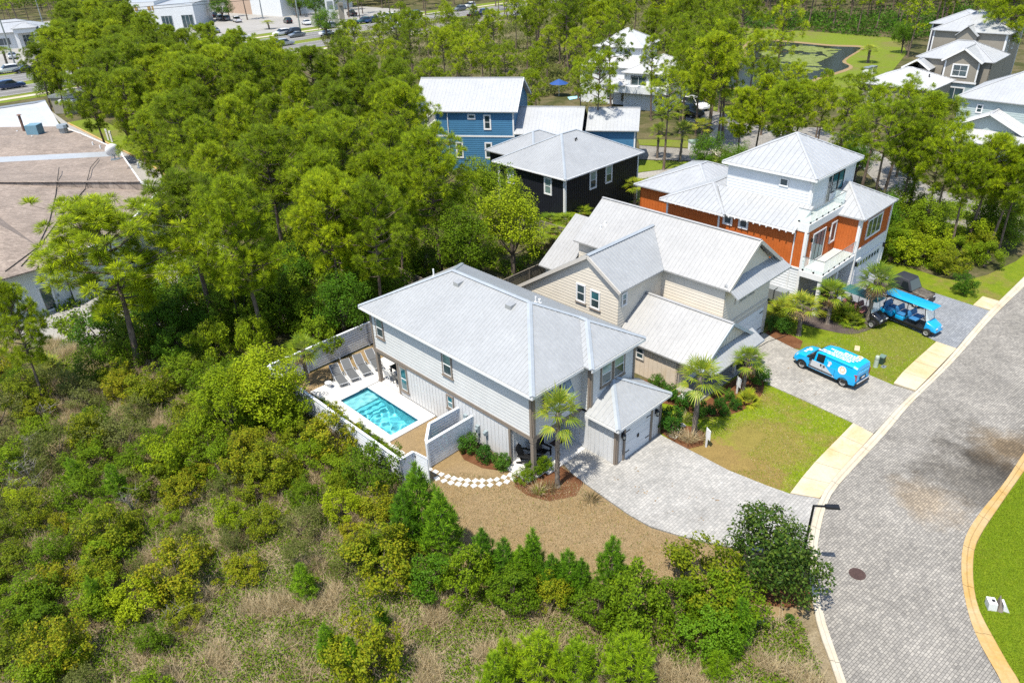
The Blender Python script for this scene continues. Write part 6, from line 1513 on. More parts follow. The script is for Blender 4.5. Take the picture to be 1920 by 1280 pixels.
def adirondack(loc, rot, lab):
    r = thing('adirondack_chair', lab, 'chair', loc, rot); mt = M['black']
    for k in range(5): b = MB(); a = -.24 + k * .11; b.hexa([V3(a, -.28, .38), V3(a + .1, -.28, .38), V3(a + .1, .25, .24), V3(a, .25, .24), V3(a, -.28, .405), V3(a + .1, -.28, .405), V3(a + .1, .25, .265), V3(a, .25, .265)]); b.build('seat_slat', mt, r)
    for k in range(6):
        a = -.30 + k * .102; tp_ = .95 + .10 * sin((k + .5) / 6 * pi); b = MB(); b.hexa([V3(a, .22, .24), V3(a + .095, .22, .24), V3(a + .095, .245, .24), V3(a, .245, .24), V3(a * 1.1, .52, tp_), V3(a * 1.1 + .1, .52, tp_), V3(a * 1.1 + .1, .545, tp_), V3(a * 1.1, .545, tp_)]); b.build('back_slat', mt, r)
    for x in (-.36, .36):
        b = MB(); b.box(x - .07, x + .07, -.38, .42, .56, .585); b.build('armrest', mt, r); b = MB(); b.bar((x, -.30, 0), (x, -.30, .56), .1, .03); b.bar((x * .9, -.3, .33), (x * .9, .5, .05), .03, .12); b.build('leg', mt, r)
    return r
adirondack(F1.w(1.55, -.85, .13), F1.deg + 5, 'black slatted garden chair behind the porch post, right one of two'); adirondack(F1.w(.62, -.55, .13), F1.deg + 25, 'black slatted garden chair at the left end of the porch')
# air conditioner, planter
r = thing('air_conditioner', 'dark square air conditioner behind the white fence', 'air conditioner', F1.w(-.95, 3.75, 0), F1.deg + 8)
b = MB(); b.box(-.4, .4, -.4, .4, .05, .82)
b.build('casing', paint('ac_brown', (0.04, 0.033, 0.028), .5, .2), r)
b = MB(); b.cyl((0, 0, .822), .30, .02, 20)
for k in range(6): a = k * pi / 3; b.bar((0, 0, .85), (.34 * cos(a), .34 * sin(a), .85), .02, .015)
b.build('fan_grille', M['steel'], r)
b = MB(); 
for k in range(9):
    z = .14 + k * .075; b.box(-.41, .41, -.41, .41, z, z + .02)
b.build('louvre', M['black_metal'], r)
r = thing('pool_float', 'green and teal pool ring leaning inside the fence', 'pool ring', F1.w(-1.75, 3.75, .04), F1.deg)
b = MB()
for k in range(24):
    a0, a1 = 2 * pi * k / 24, 2 * pi * (k + 1) / 24; b.tube([(.1 * sin(a0), .38 * cos(a0), .48 + .40 * sin(a0)), (.1 * sin(a1), .38 * cos(a1), .48 + .40 * sin(a1))], .10, 8, cap=False)
b.build('ring', flat('teal_vinyl', (0.05, 0.30, 0.28), .4), r, smooth=True)
# stepping stones: each its own thing laid in the grass
M['stone'] = paint('stone', (0.70, 0.68, 0.63), 0.85, 0.06, 4)
def stones(pix, s, lab, group):
    me = None
    for (u, v) in pix:
        p = at(u, v); o = thing('stepping_stone', lab, 'stepping stone', (p.x, p.y, .02), F1.deg + rnd.uniform(-16, 16), group)
        if me is None: b = MB(); b.hexa([V3(-s, -s, 0), V3(s, -s, 0), V3(s, s, 0), V3(-s, s, 0), V3(-s * .95, -s * .95, .05), V3(s * .95, -s * .95, .05), V3(s * .95, s * .95, .05), V3(-s * .95, s * .95, .05)]); me = b.mesh('stone', M['stone'])
        shared('stone', me, o, scale=(rnd.uniform(.9, 1.1), rnd.uniform(.9, 1.1), 1))
r3 = lambda L: [(800 + x / 3.688, 760 + y / 3.688) for x, y in L]
def stone_labels(group, stem):
    for k, o in enumerate(sorted((o for o in bpy.data.objects if o.get('group') == group and o.parent is None), key=lambda o: seen(o.location)[0])): o['label'] = '%s, %s from the left' % (stem, ORD[k])
stones(r3([(20, 445), (62, 462), (102, 480), (146, 495), (190, 508), (235, 515), (284, 522), (336, 524), (384, 524), (437, 522), (486, 515), (535, 500), (580, 484), (620, 462)]), .145, 'square white stepping stone in the upper row of the curved path', 'upper row of the curved stepping stone path')
stones(r3([(72, 508), (120, 524), (168, 538), (220, 547), (271, 552), (327, 558), (381, 558), (440, 553), (502, 545), (555, 530), (600, 512)]), .145, 'square white stepping stone in the lower row of the curved path', 'lower row of the curved stepping stone path')
stones([(500 + x * .1875, 660 + y * .1875) for x, y in ((1215, 925), (1260, 955), (1300, 985), (1345, 1015))], .17, 'white stepping stone on the brown lawn inside the pool fence', 'stepping stones inside the pool fence')
stones([(1180 + x / 8, 700 + y / 8) for x, y in ((785, 785), (725, 875), (665, 950))], .2, 'pale stepping stone beside the garage shrub', 'stepping stones beside the garage')
stone_labels('upper row of the curved stepping stone path', 'square white stone in the upper row of the path'); stone_labels('lower row of the curved stepping stone path', 'square white stone in the lower row of the path')
stone_labels('stepping stones inside the pool fence', 'white stepping stone inside the pool fence'); stone_labels('stepping stones beside the garage', 'pale stepping stone beside the garage shrub')
# ---------------- small things on the lawns
def yard_sign(u, v, h, lab):
    p = at(u, v); r = thing('yard_sign', lab, 'sign', (p.x, p.y, 0), F1.deg + 62); b = MB(); b.box(-.04, .04, -.04, .04, 0, h); b.build('post', M['trim_white'], r)
    b = MB(); b.box(-.22, .22, -.075, -.045, h - .62, h + .02); b.build('panel', M['trim_white'], r)
    b = MB(); b.box(-.18, .18, -.082, -.076, h - .50, h - .06); b.build('print', flat('sign_blue', (0.28, 0.42, 0.52), .5), r)
    for i, z in enumerate((.16, .25, .34)):
        b = MB(); b.box(-.13, .13 - .05 * i, -.087, -.083, h - z - .04, h - z); b.build('text_line', M['trim_white'], r)
yard_sign(1323.5, 838, 1.2, 'white post sign with a pale blue panel beside the paved drive'); yard_sign(1381, 738, 1.15, 'white and pale blue sign on a post by the short palm')
p = at(1641, 688); r = thing('utility_pedestal', 'pale green round utility pedestal on the lawn by the van', 'utility pedestal', p); b = MB(); b.tube([(0, 0, 0), (0, 0, .12), (0, 0, .78), (0, 0, .84)], [.15, .14, .13, .10], 14); b.build('housing', paint('pale_green', (0.45, 0.52, 0.42), .6, .08), r); b = MB(); b.cyl((0, 0, .62), .142, .03, 14); b.build('band', M['steel'], r)
p = at(1652, 681); r = thing('utility_box', 'dark green square utility box on the lawn by the van', 'utility box', p, F1.deg); b = MB(); b.box(-.2, .2, -.16, .16, 0, .5); b.build('housing', paint('dark_green', (0.03, 0.06, 0.045), .5, .1), r); b = MB(); b.box(-.215, .215, -.175, .175, .5, .58); b.build('lid', paint('mid_green', (0.16, 0.24, 0.2), .5, .1), r)
p = at(1656.5, 688); r = thing('meter_lid', 'small grey green lid flush in the lawn by the van', 'utility lid', (p.x, p.y, .02), F1.deg); b = MB(); b.box(-.2, .2, -.14, .14, 0, .03); b.build('lid', M['steel'], r); b = MB(); b.cyl((0, 0, .03), .05, .015, 10); b.build('reader', M['black'], r)
p = at(1607, 654); r = thing('flat_stone', 'flat cream slab lying in the lawn behind the van', 'slab', (p.x, p.y, .02), F1.deg - 70); b = MB(); b.box(-.16, .16, -.34, .34, 0, .05); b.build('slab', M['slab'], r); 
p = at(1418, 1160); r = thing('utility_hatch', 'pale teal square utility lid in the sandy verge', 'utility lid', (p.x, p.y, .02), 20); b = MB(); b.box(-.2, .2, -.28, .28, 0, .06); b.build('lid', paint('teal_lid', (0.26, 0.40, 0.36), .6, .1), r); b = MB(); b.box(-.06, .06, -.02, .02, .06, .075); b.build('handle', M['steel'], r)
p = at(1869, 1140); r = thing('broken_pedestal', 'knocked open white utility cabinet on the bright verge lawn', 'utility box', (p.x, p.y, .02), -12)
b = MB(); b.hexa([V3(-.42, -.2, 0), V3(-.08, -.2, 0), V3(-.08, .2, 0), V3(-.42, .2, 0), V3(-.46, -.2, .42), V3(-.12, -.2, .40), V3(-.12, .2, .40), V3(-.46, .2, .42)]); b.build('box', M['trim_white'], r)
b = MB(); b.box(-.30, -.18, -.06, .06, .41, .435); b.build('opening', M['black'], r)
b = MB(); b.hexa([V3(-.06, -.22, 0), V3(.16, -.25, 0), V3(.2, .12, 0), V3(-.05, .18, 0), V3(.02, -.06, .34), V3(.06, -.08, .36), V3(.06, .16, .62), V3(.02, .14, .6)]); b.build('wiring', M['wood_grey'], r)
b = MB(); b.hexa([V3(.18, -.16, .02), V3(.42, -.22, 0), V3(.44, .16, 0), V3(.2, .2, .02), V3(.14, -.14, .34), V3(.2, -.18, .36), V3(.24, .2, .36), V3(.16, .2, .34)]); b.build('cover', M['trim_white'], r)
# street lamp
T = at(1526, 947, 4.4); r = thing('street_lamp', 'black street lamp with a bent arm beside the glossy evergreen', 'street lamp', (T.x, T.y, 0), -8)
b = MB(); b.tube([(0, 0, 0), (0, 0, .3), (0, 0, .32), (0, 0, 4.4)], [.09, .085, .06, .05], 10); b.build('pole', M['black_metal'], r)
b = MB(); b.bar((-.03, 0, 4.38), (.62, 0, 4.38), .06, .07); b.build('arm', M['black_metal'], r)
b = MB(); b.hexa([V3(.45, -.12, 4.33), V3(1.05, -.15, 4.35), V3(1.05, .15, 4.35), V3(.45, .12, 4.33), V3(.47, -.1, 4.43), V3(1.02, -.12, 4.43), V3(1.02, .12, 4.43), V3(.47, .1, 4.43)]); b.build('lamp_head', M['black'], r)
# hose and cable on the drive by the beige garage
pts = [at(u, v, .1) for u, v in ((1428, 622), (1418, 633), (1410, 645), (1420, 652), (1440, 640), (1462, 633), (1474, 628))]
b = MB(); b.tube(pts, .018, 5); tag(b.build('garden_hose', M['rubber']), 'dark hose lying across the corner of the beige garage drive', 'hose')

b = MB(); rs = np.random.RandomState(9)
for u, v in ((1195, 915), (1210, 923), (1262, 910), (1296, 934), (1316, 977), (1250, 960), (1190, 880), (1340, 940), (1230, 940), (1150, 900), (1560, 700), (1500, 715), (1480, 690), (1590, 730), (1440, 690), (1530, 740), (1400, 950), (1450, 960)):
    p = at(u, v)
    for k in range(rs.randint(2, 6)):
        x, y, a, r_ = p.x + rs.normal(0, .13), p.y + rs.normal(0, .13), rs.uniform(0, 6), rs.uniform(.03, .07); b.poly([(x + r_ * cos(a), y + r_ * sin(a), .078), (x - r_ * .5 * sin(a), y + r_ * .5 * cos(a), .095), (x - r_ * cos(a), y - r_ * sin(a), .08), (x + r_ * .5 * sin(a), y - r_ * .5 * cos(a), .079)])
b.build('fallen_leaves', M['frond_dead'], kind='stuff')
# ------------------------------------------------------------ vehicles (local +x is forward)
def car_paint(name, c, metal=0.2):
    t = NT(name); t.set(**{'Base Color': c, 'Roughness': 0.25, 'Metallic': metal, 'Specular IOR Level': 0.5})
    t.p.inputs['Coat Weight'].default_value = 0.6; t.p.inputs['Coat Roughness'].default_value = 0.06; return t.m
CP = {'blue': car_paint('paint_blue', (0.0, 0.30, 0.60), 0.0), 'white': car_paint('paint_white', (0.62, 0.62, 0.62), 0), 'black': car_paint('paint_black', (0.012, 0.012, 0.014)), 'grey': car_paint('paint_grey', (0.16, 0.17, 0.18)), 'silver': car_paint('paint_silver', (0.42, 0.44, 0.46), .5), 'navy': car_paint('paint_navy', (0.012, 0.035, 0.11)), 'green': car_paint('paint_green', (0.02, 0.07, 0.07))}
M['car_glass'] = flat('car_glass', (0.012, 0.016, 0.018), 0.05, 0, .8); M['tail_red'] = flat('tail_red', (0.30, 0.01, 0.012), .2); M['lamp_clear'] = flat('lamp_clear', (0.55, 0.57, 0.6), .12, .3)
M['rim'] = flat('rim', (0.50, 0.49, 0.47), .4, .3); M['camo'] = paint('camo', (0.13, 0.11, 0.085), .6, .7, 4)
def wheel_meshes(R, W):
    b = MB(); n = 20; pr = [(R * .62, -W / 2), (R * .94, -W / 2), (R, -W * .32), (R, W * .32), (R * .94, W / 2), (R * .62, W / 2)]
    for k in range(n):
        a0, a1 = 2 * pi * k / n, 2 * pi * (k + 1) / n
        for (r0, y0), (r1, y1) in zip(pr[:-1], pr[1:]): b.poly([(r0 * cos(a0), y0, r0 * sin(a0)), (r1 * cos(a0), y1, r1 * sin(a0)), (r1 * cos(a1), y1, r1 * sin(a1)), (r0 * cos(a1), y0, r0 * sin(a1))])
    ty = b.mesh('tyre', M['rubber'], True); b = MB()
    for s in (-1, 1):
        for k in range(9):
            a = 2 * pi * k / 9; c0, s0, c1, s1 = cos(a - .16), sin(a - .16), cos(a + .16), sin(a + .16); y = s * W * .40
            b.poly([(R * .10 * c0, y * 1.05, R * .10 * s0), (R * .60 * c0, y, R * .60 * s0), (R * .60 * c1, y, R * .60 * s1), (R * .10 * c1, y * 1.05, R * .10 * s1)])
        for k in range(18):
            a0, a1 = 2 * pi * k / 18, 2 * pi * (k + 1) / 18
            b.poly([(R * .54 * cos(a0), s * W * .42, R * .54 * sin(a0)), (R * .64 * cos(a0), s * W * .47, R * .64 * sin(a0)), (R * .64 * cos(a1), s * W * .47, R * .64 * sin(a1)), (R * .54 * cos(a1), s * W * .42, R * .54 * sin(a1))])
            b.poly([(0, s * W * .3, 0), (R * .56 * cos(a0), s * W * .3, R * .56 * sin(a0)), (R * .56 * cos(a1), s * W * .3, R * .56 * sin(a1))]); b.m[-1] = 1
    return ty, b.mesh('rim', [M['rim'], M['black_metal']])
WM = wheel_meshes(.33, .21); WS = wheel_meshes(.22, .19)
def wheels(root, xs, y, R, meshes, s=1.0):
    for x in xs:
        for q in (-1, 1):
            t_ = shared('wheel', meshes[0], root, (x, q * y, R), 0, (s, s, s)); shared('rim', meshes[1], t_)
def loft(stations, glass_spans, mats):
    """stations: (x, z sill, z belt, z roof, half width sill, belt, roof); returns one shell mesh (paint, glass)"""
    b = MB(); rings = []
    for (x, zs, zb, zr, ws, wb, wr) in stations:
        zm = zs + (zb - zs) * .45; dr = max(.01, zr - zb)
        half = [(ws * .86, zs), (ws, zs + .10), (max(ws, wb) * 1.012, zm), (wb, zb - .02), (wb * .985, zb + .01), (wr + (wb - wr) * .14, zb + dr * .84), (wr * .90, zb + dr * .97), (wr * .45, zb + dr * 1.005 + .01)]
        rings.append([(x, -y, z) for y, z in half] + [(x, y, z) for y, z in reversed(half)])
    n = len(rings[0])
    for i in range(len(rings) - 1):
        for k in range(n - 1):
            a, c, d, e = rings[i][k], rings[i][k + 1], rings[i + 1][k + 1], rings[i + 1][k]
            side = k in (4, 10); top = k in (5, 6, 7, 8, 9)
            b.mat(1 if (i in glass_spans.get('side', ()) and side) or (i in glass_spans.get('front', ()) and (side or top)) else 0).poly([a, c, d, e])
        b.mat(0).poly([rings[i][n - 1], rings[i][0], rings[i + 1][0], rings[i + 1][n - 1]])
    b.mat(0).poly(list(reversed(rings[0]))); b.poly(rings[-1]); return b
def soften(o, w_=.03, seg=2):
    bm = o.modifiers.new('edges', 'BEVEL'); bm.width = w_; bm.segments = seg; bm.limit_method = 'ANGLE'; bm.angle_limit = R_(28)
    o.data.polygons.foreach_set('use_smooth', [True] * len(o.data.polygons)); 
    return o
SHAPES = {
 'suv': (4.75, [(-2.36, .42, .88, .92, .80, .84, .78), (-2.30, .36, .98, 1.02, .90, .90, .80), (-2.02, .30, 1.02, 1.62, .92, .92, .66), (-1.5, .28, 1.02, 1.72, .93, .93, .68), (-.5, .26, 1.01, 1.75, .93, .93, .69), (.25, .26, 1.0, 1.70, .93, .93, .67), (.95, .26, .98, 1.05, .93, .92, .80), (1.8, .28, .92, .96, .92, .89, .74), (2.25, .34, .80, .84, .86, .80, .66), (2.38, .42, .66, .70, .74, .70, .6)], {'side': (2, 3, 4), 'front': (5, 1)}, (-1.42, 1.42), .35),
 'sedan': (4.7, [(-2.34, .42, .80, .84, .78, .80, .7), (-2.2, .34, .92, .96, .88, .86, .7), (-1.55, .28, .96, 1.02, .90, .89, .74), (-.85, .25, .96, 1.42, .91, .90, .60), (.05, .25, .95, 1.46, .91, .90, .62), (.45, .25, .94, 1.36, .91, .90, .62), (1.05, .25, .90, .95, .91, .89, .76), (1.8, .27, .82, .86, .89, .85, .7), (2.25, .34, .70, .74, .82, .76, .62), (2.36, .42, .60, .64, .7, .66, .55)], {'side': (3, 4), 'front': (5, 2)}, (-1.42, 1.42), .33),
 'pickup': (5.6, [(-2.8, .5, 1.02, 1.05, .90, .92, .88), (-2.75, .42, 1.05, 1.08, .94, .95, .90), (-1.05, .36, 1.05, 1.08, .95, .95, .90), (-1.0, .36, 1.06, 1.72, .95, .95, .70), (-.2, .34, 1.06, 1.80, .95, .95, .71), (.55, .34, 1.05, 1.74, .95, .95, .70), (1.15, .34, 1.04, 1.12, .95, .94, .84), (2.2, .36, .98, 1.04, .94, .91, .80), (2.7, .42, .86, .9, .88, .84, .7), (2.8, .5, .7, .74, .8, .76, .65)], {'side': (3, 4), 'front': (5, 2)}, (-1.75, 1.75), .38)}
CAR = {}
def car(kind, colour, loc, rot, label, group=None):
    if (kind, colour) not in CAR:
        L, st, gs, ax_, R = SHAPES[kind]; CAR[(kind, colour)] = loft(st, gs, None).mesh('car_body', [CP[colour], M['car_glass']], False)
    L, st, gs, ax_, R = SHAPES[kind]
    r = thing('parked_car', label, kind if kind != 'suv' else 'car', loc, rot, group); o = shared('body', CAR[(kind, colour)], r)
    wheels(r, ax_, .82 if kind != 'pickup' else .85, R, WM, R / .33)
    x = st[-2][0] - .06; xb = st[1][0]
    for q in (-1, 1):
        b = MB(); b.cbox((x, q * .60, st[-2][2] - .04), .14, .30, .12); b.build('headlight', M['lamp_clear'], r); b = MB(); b.cbox((xb - .02, q * .72, st[1][2] - .16), .12, .20, .24); b.build('tail_light', M['tail_red'], r)
    if kind == 'pickup':
        b = MB(); b.box(-2.6, -1.1, -.78, .78, 1.06, 1.10); b.build('bed_floor', M['black'], r)
    return r
# delivery van
p0, p1 = at(1500, 690), at(1581, 727); vd = (p0 - p1); van_rot = math.degrees(math.atan2(vd.y, vd.x))
lp_ = (p0 + p1) / 2; vn = Vector((-vd.y, vd.x, 0)).normalized()
if vn.dot(Vector((0, 1, 0))) < 0: vn = -vn
vc = lp_ + vn * .80
VS = .93
VAN = thing('delivery_van', 'bright blue and white delivery van parked on the middle paved drive', 'van', (vc.x, vc.y, .07), van_rot)
vst = [(-2.34, .40, .95, 1.45, .84, .86, .72), (-2.28, .32, 1.02, 1.70, .90, .90, .76), (-2.0, .28, 1.04, 1.76, .915, .915, .78), (-.9, .26, 1.05, 1.79, .92, .92, .79), (-.1, .26, 1.05, 1.79, .92, .92, .79), (0, .26, 1.05, 1.785, .92, .92, .785), (.58, .26, 1.04, 1.70, .92, .92, .74), (.72, .26, 1.04, 1.62, .92, .92, .72), (1.36, .27, 1.02, 1.08, .91, .90, .74), (1.95, .30, .95, 1.00, .89, .84, .64), (2.26, .36, .80, .86, .82, .74, .55), (2.37, .44, .62, .68, .72, .66, .48)]
VAN.scale = (VS, VS, VS)
vb = loft(vst, {'side': (5,), 'front': (7,)}, None).build('body', [CP['blue'], M['car_glass']], VAN)
VL, VR = 1.556, -1.556
wheels(VAN, (VL, VR), .838, .32, WM, .32 / .33)
side = -1 if (VAN.location - Vector((0, 0, 0))).dot(Vector((cos(R_(van_rot + 90)), sin(R_(van_rot + 90)), 0))) > 0 else 1
M['decal_white'] = flat('decal_white', (0.60, 0.60, 0.60), .35); M['decal_silver'] = flat('decal_silver', (0.42, 0.42, 0.43), .35); M['decal_orange'] = flat('decal_orange', (0.62, 0.24, 0.04), .4); M['decal_pale'] = flat('decal_pale', (0.10, 0.45, 0.72), .4)
def van_y(x, z):
    # half width of the shell at a height on the body side
    for a, c in zip(vst[:-1], vst[1:]):
        if a[0] <= x <= c[0]:
            t_ = (x - a[0]) / (c[0] - a[0]); zs, zb, zr, ws, wb, wr = [a[i] + (c[i] - a[i]) * t_ for i in range(1, 7)]
            zm = zs + (zb - zs) * .45; k = [(zs + .1, ws), (zm, max(ws, wb) * 1.012), (zb - .02, wb), (zb + .01, wb * .985), (zb + (zr - zb) * .84, wr + (wb - wr) * .14)]
            for (z0, w0), (z1, w1) in zip(k[:-1], k[1:]):
                if z0 <= z <= z1: return w0 + (w1 - w0) * (z - z0) / (z1 - z0)
            return k[0][1] if z < k[0][0] else k[-1][1]
    return .9
def decal(name, grid, mat, q, off=.006):
    """printed film laid on the body side; grid rows of (x, z)"""
    b = MB()
    for r0, r1 in zip(grid[:-1], grid[1:]):
        for k in range(len(r0) - 1):
            pts = [r0[k], r0[k + 1], r1[k + 1], r1[k]]; b.poly([(x, q * (van_y(x, z) + off), z) for x, z in pts])
    return b.build(name, mat, VAN)
def film(x_lo, x_hi, n=14, rows=6):
    return [[(x_lo(z) + (x_hi(z) - x_lo(z)) * k / n, z) for k in range(n + 1)] for z in [.40 + (1.02 - .40) * i / rows for i in range(rows + 1)]]
for q in (-1, 1):
    decal('silver_film', film(lambda z: -.95 + max(0, (z - .40)) * 1.45, lambda z: 1.0), M['decal_silver'], q)
    decal('white_film', film(lambda z: -.80 + (z - .40) * 1.35, lambda z: .75), M['decal_white'], q, .011) if False else None
    disc = lambda cx, cz, r0, r1, n, t0=0: [[(cx + rr * cos(2 * pi * k / n + t0), cz + rr * sin(2 * pi * k / n + t0)) for k in range(n + 1)] for rr in (r0, (r0 + r1) / 2, r1)]
    decal('logo_disc', disc(-1.35, 1.18, .005, .29, 20), M['decal_white'], q, .012)
    decal('logo_ring', disc(-1.35, 1.22, .12, .16, 20), M['decal_orange'], q, .018)
    for k in range(8):
        a = 2 * pi * k / 8 + .2; decal('logo_ray', disc(-1.35 + .20 * cos(a), 1.22 + .20 * sin(a), .002, .032, 6), M['decal_orange'], q, .018)
    decal('sticker', disc(-.42, 1.30, .005, .13, 10), M['decal_silver'], q, .012); decal('sticker', disc(-.25, 1.40, .004, .07, 8), M['decal_pale'], q, .014); decal('sticker', disc(-.38, 1.12, .004, .09, 8), M['decal_white'], q, .014)
    b = MB(); b.cbox((.16, q * .935, .90), .10, .03, .16); b.cbox((-.08, q * .935, .88), .10, .03, .16); b.build('handle', M['black_metal'], VAN)
    b = MB(); b.bar((-.75, q * .945, .52), (1.05, q * .945, .52), .035, .05); b.build('side_moulding', M['black'], VAN)
    b = MB(); b.cbox((.92, q * 1.02, 1.10), .12, .20, .20); b.build('mirror', M['black'], VAN)
    b = MB(); b.cbox((-2.27, q * .80, .98), .16, .14, .46); b.build('tail_light', M['tail_red'], VAN)
    b = MB(); b.hexa([V3(2.02, q * .60, .80), V3(2.22, q * .56, .78), V3(2.18, q * .80, .78), V3(1.98, q * .84, .80), V3(1.95, q * .62, .97), V3(2.16, q * .56, .90), V3(2.10, q * .78, .90), V3(1.92, q * .83, .96)]); b.build('headlight', M['lamp_clear'], VAN)
    for x in (VL, VR):
        b = MB()
        for k in range(12):
            a0, a1 = pi * k / 12, pi * (k + 1) / 12; b.poly([(x + .36 * cos(a0), q * .942, .32 + .36 * sin(a0)), (x + .40 * cos(a0), q * .942, .32 + .40 * sin(a0)), (x + .40 * cos(a1), q * .942, .32 + .40 * sin(a1)), (x + .36 * cos(a1), q * .942, .32 + .36 * sin(a1))])
            b.poly([(x, q * .926, .30), (x + .365 * cos(a0), q * .926, .32 + .365 * sin(a0)), (x + .365 * cos(a1), q * .926, .32 + .365 * sin(a1))])
        b.build('wheel_arch', M['black'], VAN)
for q in (-1, 1):
    for xx in (1.02, .03, -.86):
        decal('door_seam', [[(xx - .008, z), (xx + .008, z)] for z in (.42, .6, .8, 1.0)], M['black'], q, .013)
    decal('roof_drip_rail', [[(x, z) for x in (-2.0, -1.5, -1.0, -.5, 0, .4)] for z in (1.575, 1.60)], M['black'], q, .012)
b = MB(); b.box(-2.42, -2.30, -.80, .80, .30, .52); b.box(2.26, 2.42, -.66, .66, .30, .48); b.box(-1.1, 1.1, -.88, .88, .18, .27); b.build('bumper', M['black'], VAN)
b = MB(); b.box(-2.44, -2.41, -.72, .72, .53, .60); b.build('bumper_trim', M['alu'], VAN)
b = MB(); b.box(-2.385, -2.355, -.34, .34, .70, .92); b.build('plate_recess', M['black'], VAN); b = MB(); b.box(-2.395, -2.386, -.17, .17, .74, .88); b.build('number_plate', M['decal_white'], VAN)
b = MB()
for y0, y1 in ((-.62, -.04), (.04, .62)): b.box(-2.352, -2.34, y0, y1, 1.12, 1.30)
b.build('rear_panel', M['decal_pale'], VAN)
# lettering bars and emblem printed on the roof and bonnet
for i, (y, x0v, x1v) in enumerate(((.50, -1.6, .62), (.30, -1.75, .35), (.08, -1.9, -.15), (-.14, -1.95, .2), (-.36, -1.9, -.75))):
    x = x0v
    while x < x1v:
        w_ = rnd.uniform(.10, .30); b = MB(); z = 1.825 - .055 * abs(y); b.poly([(x, y, z), (x + w_, y, z), (x + w_, y + .13, z), (x, y + .13, z)]); b.build('roof_lettering', M['decal_white'], VAN); x += w_ + .05
b = MB(); b.poly([(-1.7 + .2 * cos(2 * pi * k / 14), -.46 + .2 * sin(2 * pi * k / 14), 1.808) for k in range(14)]); b.build('roof_emblem', M['decal_white'], VAN); b = MB(); b.poly([(-1.7 + .12 * cos(2 * pi * k / 14), -.46 + .12 * sin(2 * pi * k / 14), 1.812) for k in range(14)]); b.build('roof_emblem', M['decal_orange'], VAN)
for x, y, w_, d in ((1.78, -.30, .1, .18), (1.8, 0, .1, .2), (1.78, .30, .1, .18), (1.6, -.1, .08, .25)): b = MB(); b.poly([(x - w_, y - d / 2, 1.115 - (x - w_ - 1.36) * .135), (x + w_, y - d / 2, 1.115 - (x + w_ - 1.36) * .135), (x + w_, y + d / 2, 1.115 - (x + w_ - 1.36) * .135), (x - w_, y + d / 2, 1.115 - (x - w_ - 1.36) * .135)]); b.build('bonnet_lettering', M['decal_white'], VAN)
# open carts
def cart(label, loc, rot, body, seat, roof, L=4.3, rows=3):
    r = thing('golf_cart', label, 'golf cart', loc, rot); h = L / 2
    b = MB(); b.box(-h + .05, h - .15, -.60, .60, .26, .40); b.build('chassis', M['black'], r)
    b = MB(); b.hexa([V3(h - .85, -.58, .40), V3(h, -.50, .34), V3(h, .50, .34), V3(h - .85, .58, .40), V3(h - .80, -.56, .98), V3(h - .16, -.42, .74), V3(h - .16, .42, .74), V3(h - .80, .56, .98)]); soften(b.build('cowl', body, r), .06)
    b = MB(); b.hexa([V3(-h, -.56, .36), V3(-h + 1.1, -.60, .36), V3(-h + 1.1, .60, .36), V3(-h, .56, .36), V3(-h + .06, -.52, .74), V3(-h + 1.05, -.58, .76), V3(-h + 1.05, .58, .76), V3(-h + .06, .52, .74)]); soften(b.build('rear_body', body, r), .06)
    for k in range(rows):
        x = h - 1.75 - k * .92 if rows > 1 else h - 1.7
        if k: b = MB(); b.box(x - .30, x + .30, -.57, .57, .40, .70); soften(b.build('seat_box', body, r), .03)
        b = MB(); b.box(x - .27, x + .30, -.56, .56, .71, .83); soften(b.build('seat', seat, r), .04)
        b = MB(); b.hexa([V3(x - .36, -.55, .84), V3(x - .24, -.55, .84), V3(x - .24, .55, .84), V3(x - .36, .55, .84), V3(x - .46, -.52, 1.22), V3(x - .36, -.52, 1.22), V3(x - .36, .52, 1.22), V3(x - .46, .52, 1.22)]); soften(b.build('seat_back', seat, r), .04)
    for x0, x1 in ((h - .80, h - 1.05), (-.1, -.1), (-h + .35, -h + .50)):
        for y in (-.57, .57): b = MB(); b.tube([(x0, y, .75), (x1, y * .97, 1.92)], .025, 6); b.build('roof_post', M['black_metal'], r)
    b = MB(); z = 1.92; b.hexa([V3(-h + .15, -.62, z), V3(h - .55, -.60, z), V3(h - .55, .60, z), V3(-h + .15, .62, z), V3(-h + .22, -.52, z + .10), V3(h - .66, -.50, z + .10), V3(h - .66, .50, z + .10), V3(-h + .22, .52, z + .10)]); soften(b.build('canopy', roof, r), .03)
    b = MB(); b.hexa([V3(h - .80, -.54, 1.0), V3(h - .78, -.54, 1.0), V3(h - .78, .54, 1.0), V3(h - .80, .54, 1.0), V3(h - 1.03, -.52, 1.88), V3(h - 1.01, -.52, 1.88), V3(h - 1.01, .52, 1.88), V3(h - 1.03, .52, 1.88)]); b.build('windscreen', M['rail_glass'], r)
    b = MB(); 
    for k in range(16): a0, a1 = 2 * pi * k / 16, 2 * pi * (k + 1) / 16; c = lambda a: (h - 1.22 - .09 * sin(a), -.28 + .18 * cos(a), 1.12 + .15 * sin(a)); b.tube([c(a0), c(a1)], .018, 5, cap=False)
    b.tube([(h - .9, -.28, .85), (h - 1.22, -.28, 1.12)], .025, 5); b.build('steering_wheel', M['black'], r)
    wheels(r, (h - .55, -h + .62), .58, .27, WS, .27 / .22)
    for y in (-.32, .32): b = MB(); b.cbox((h - .06, y, .62), .06, .20, .09); b.build('headlight', M['lamp_clear'], r)
    return r
c0, c1 = at(1667, 604), at(1722, 626); cd = c1 - c0; crot = math.degrees(math.atan2(cd.y, cd.x)); cn = Vector((-cd.y, cd.x, 0)).normalized()
if cn.y < 0: cn = -cn
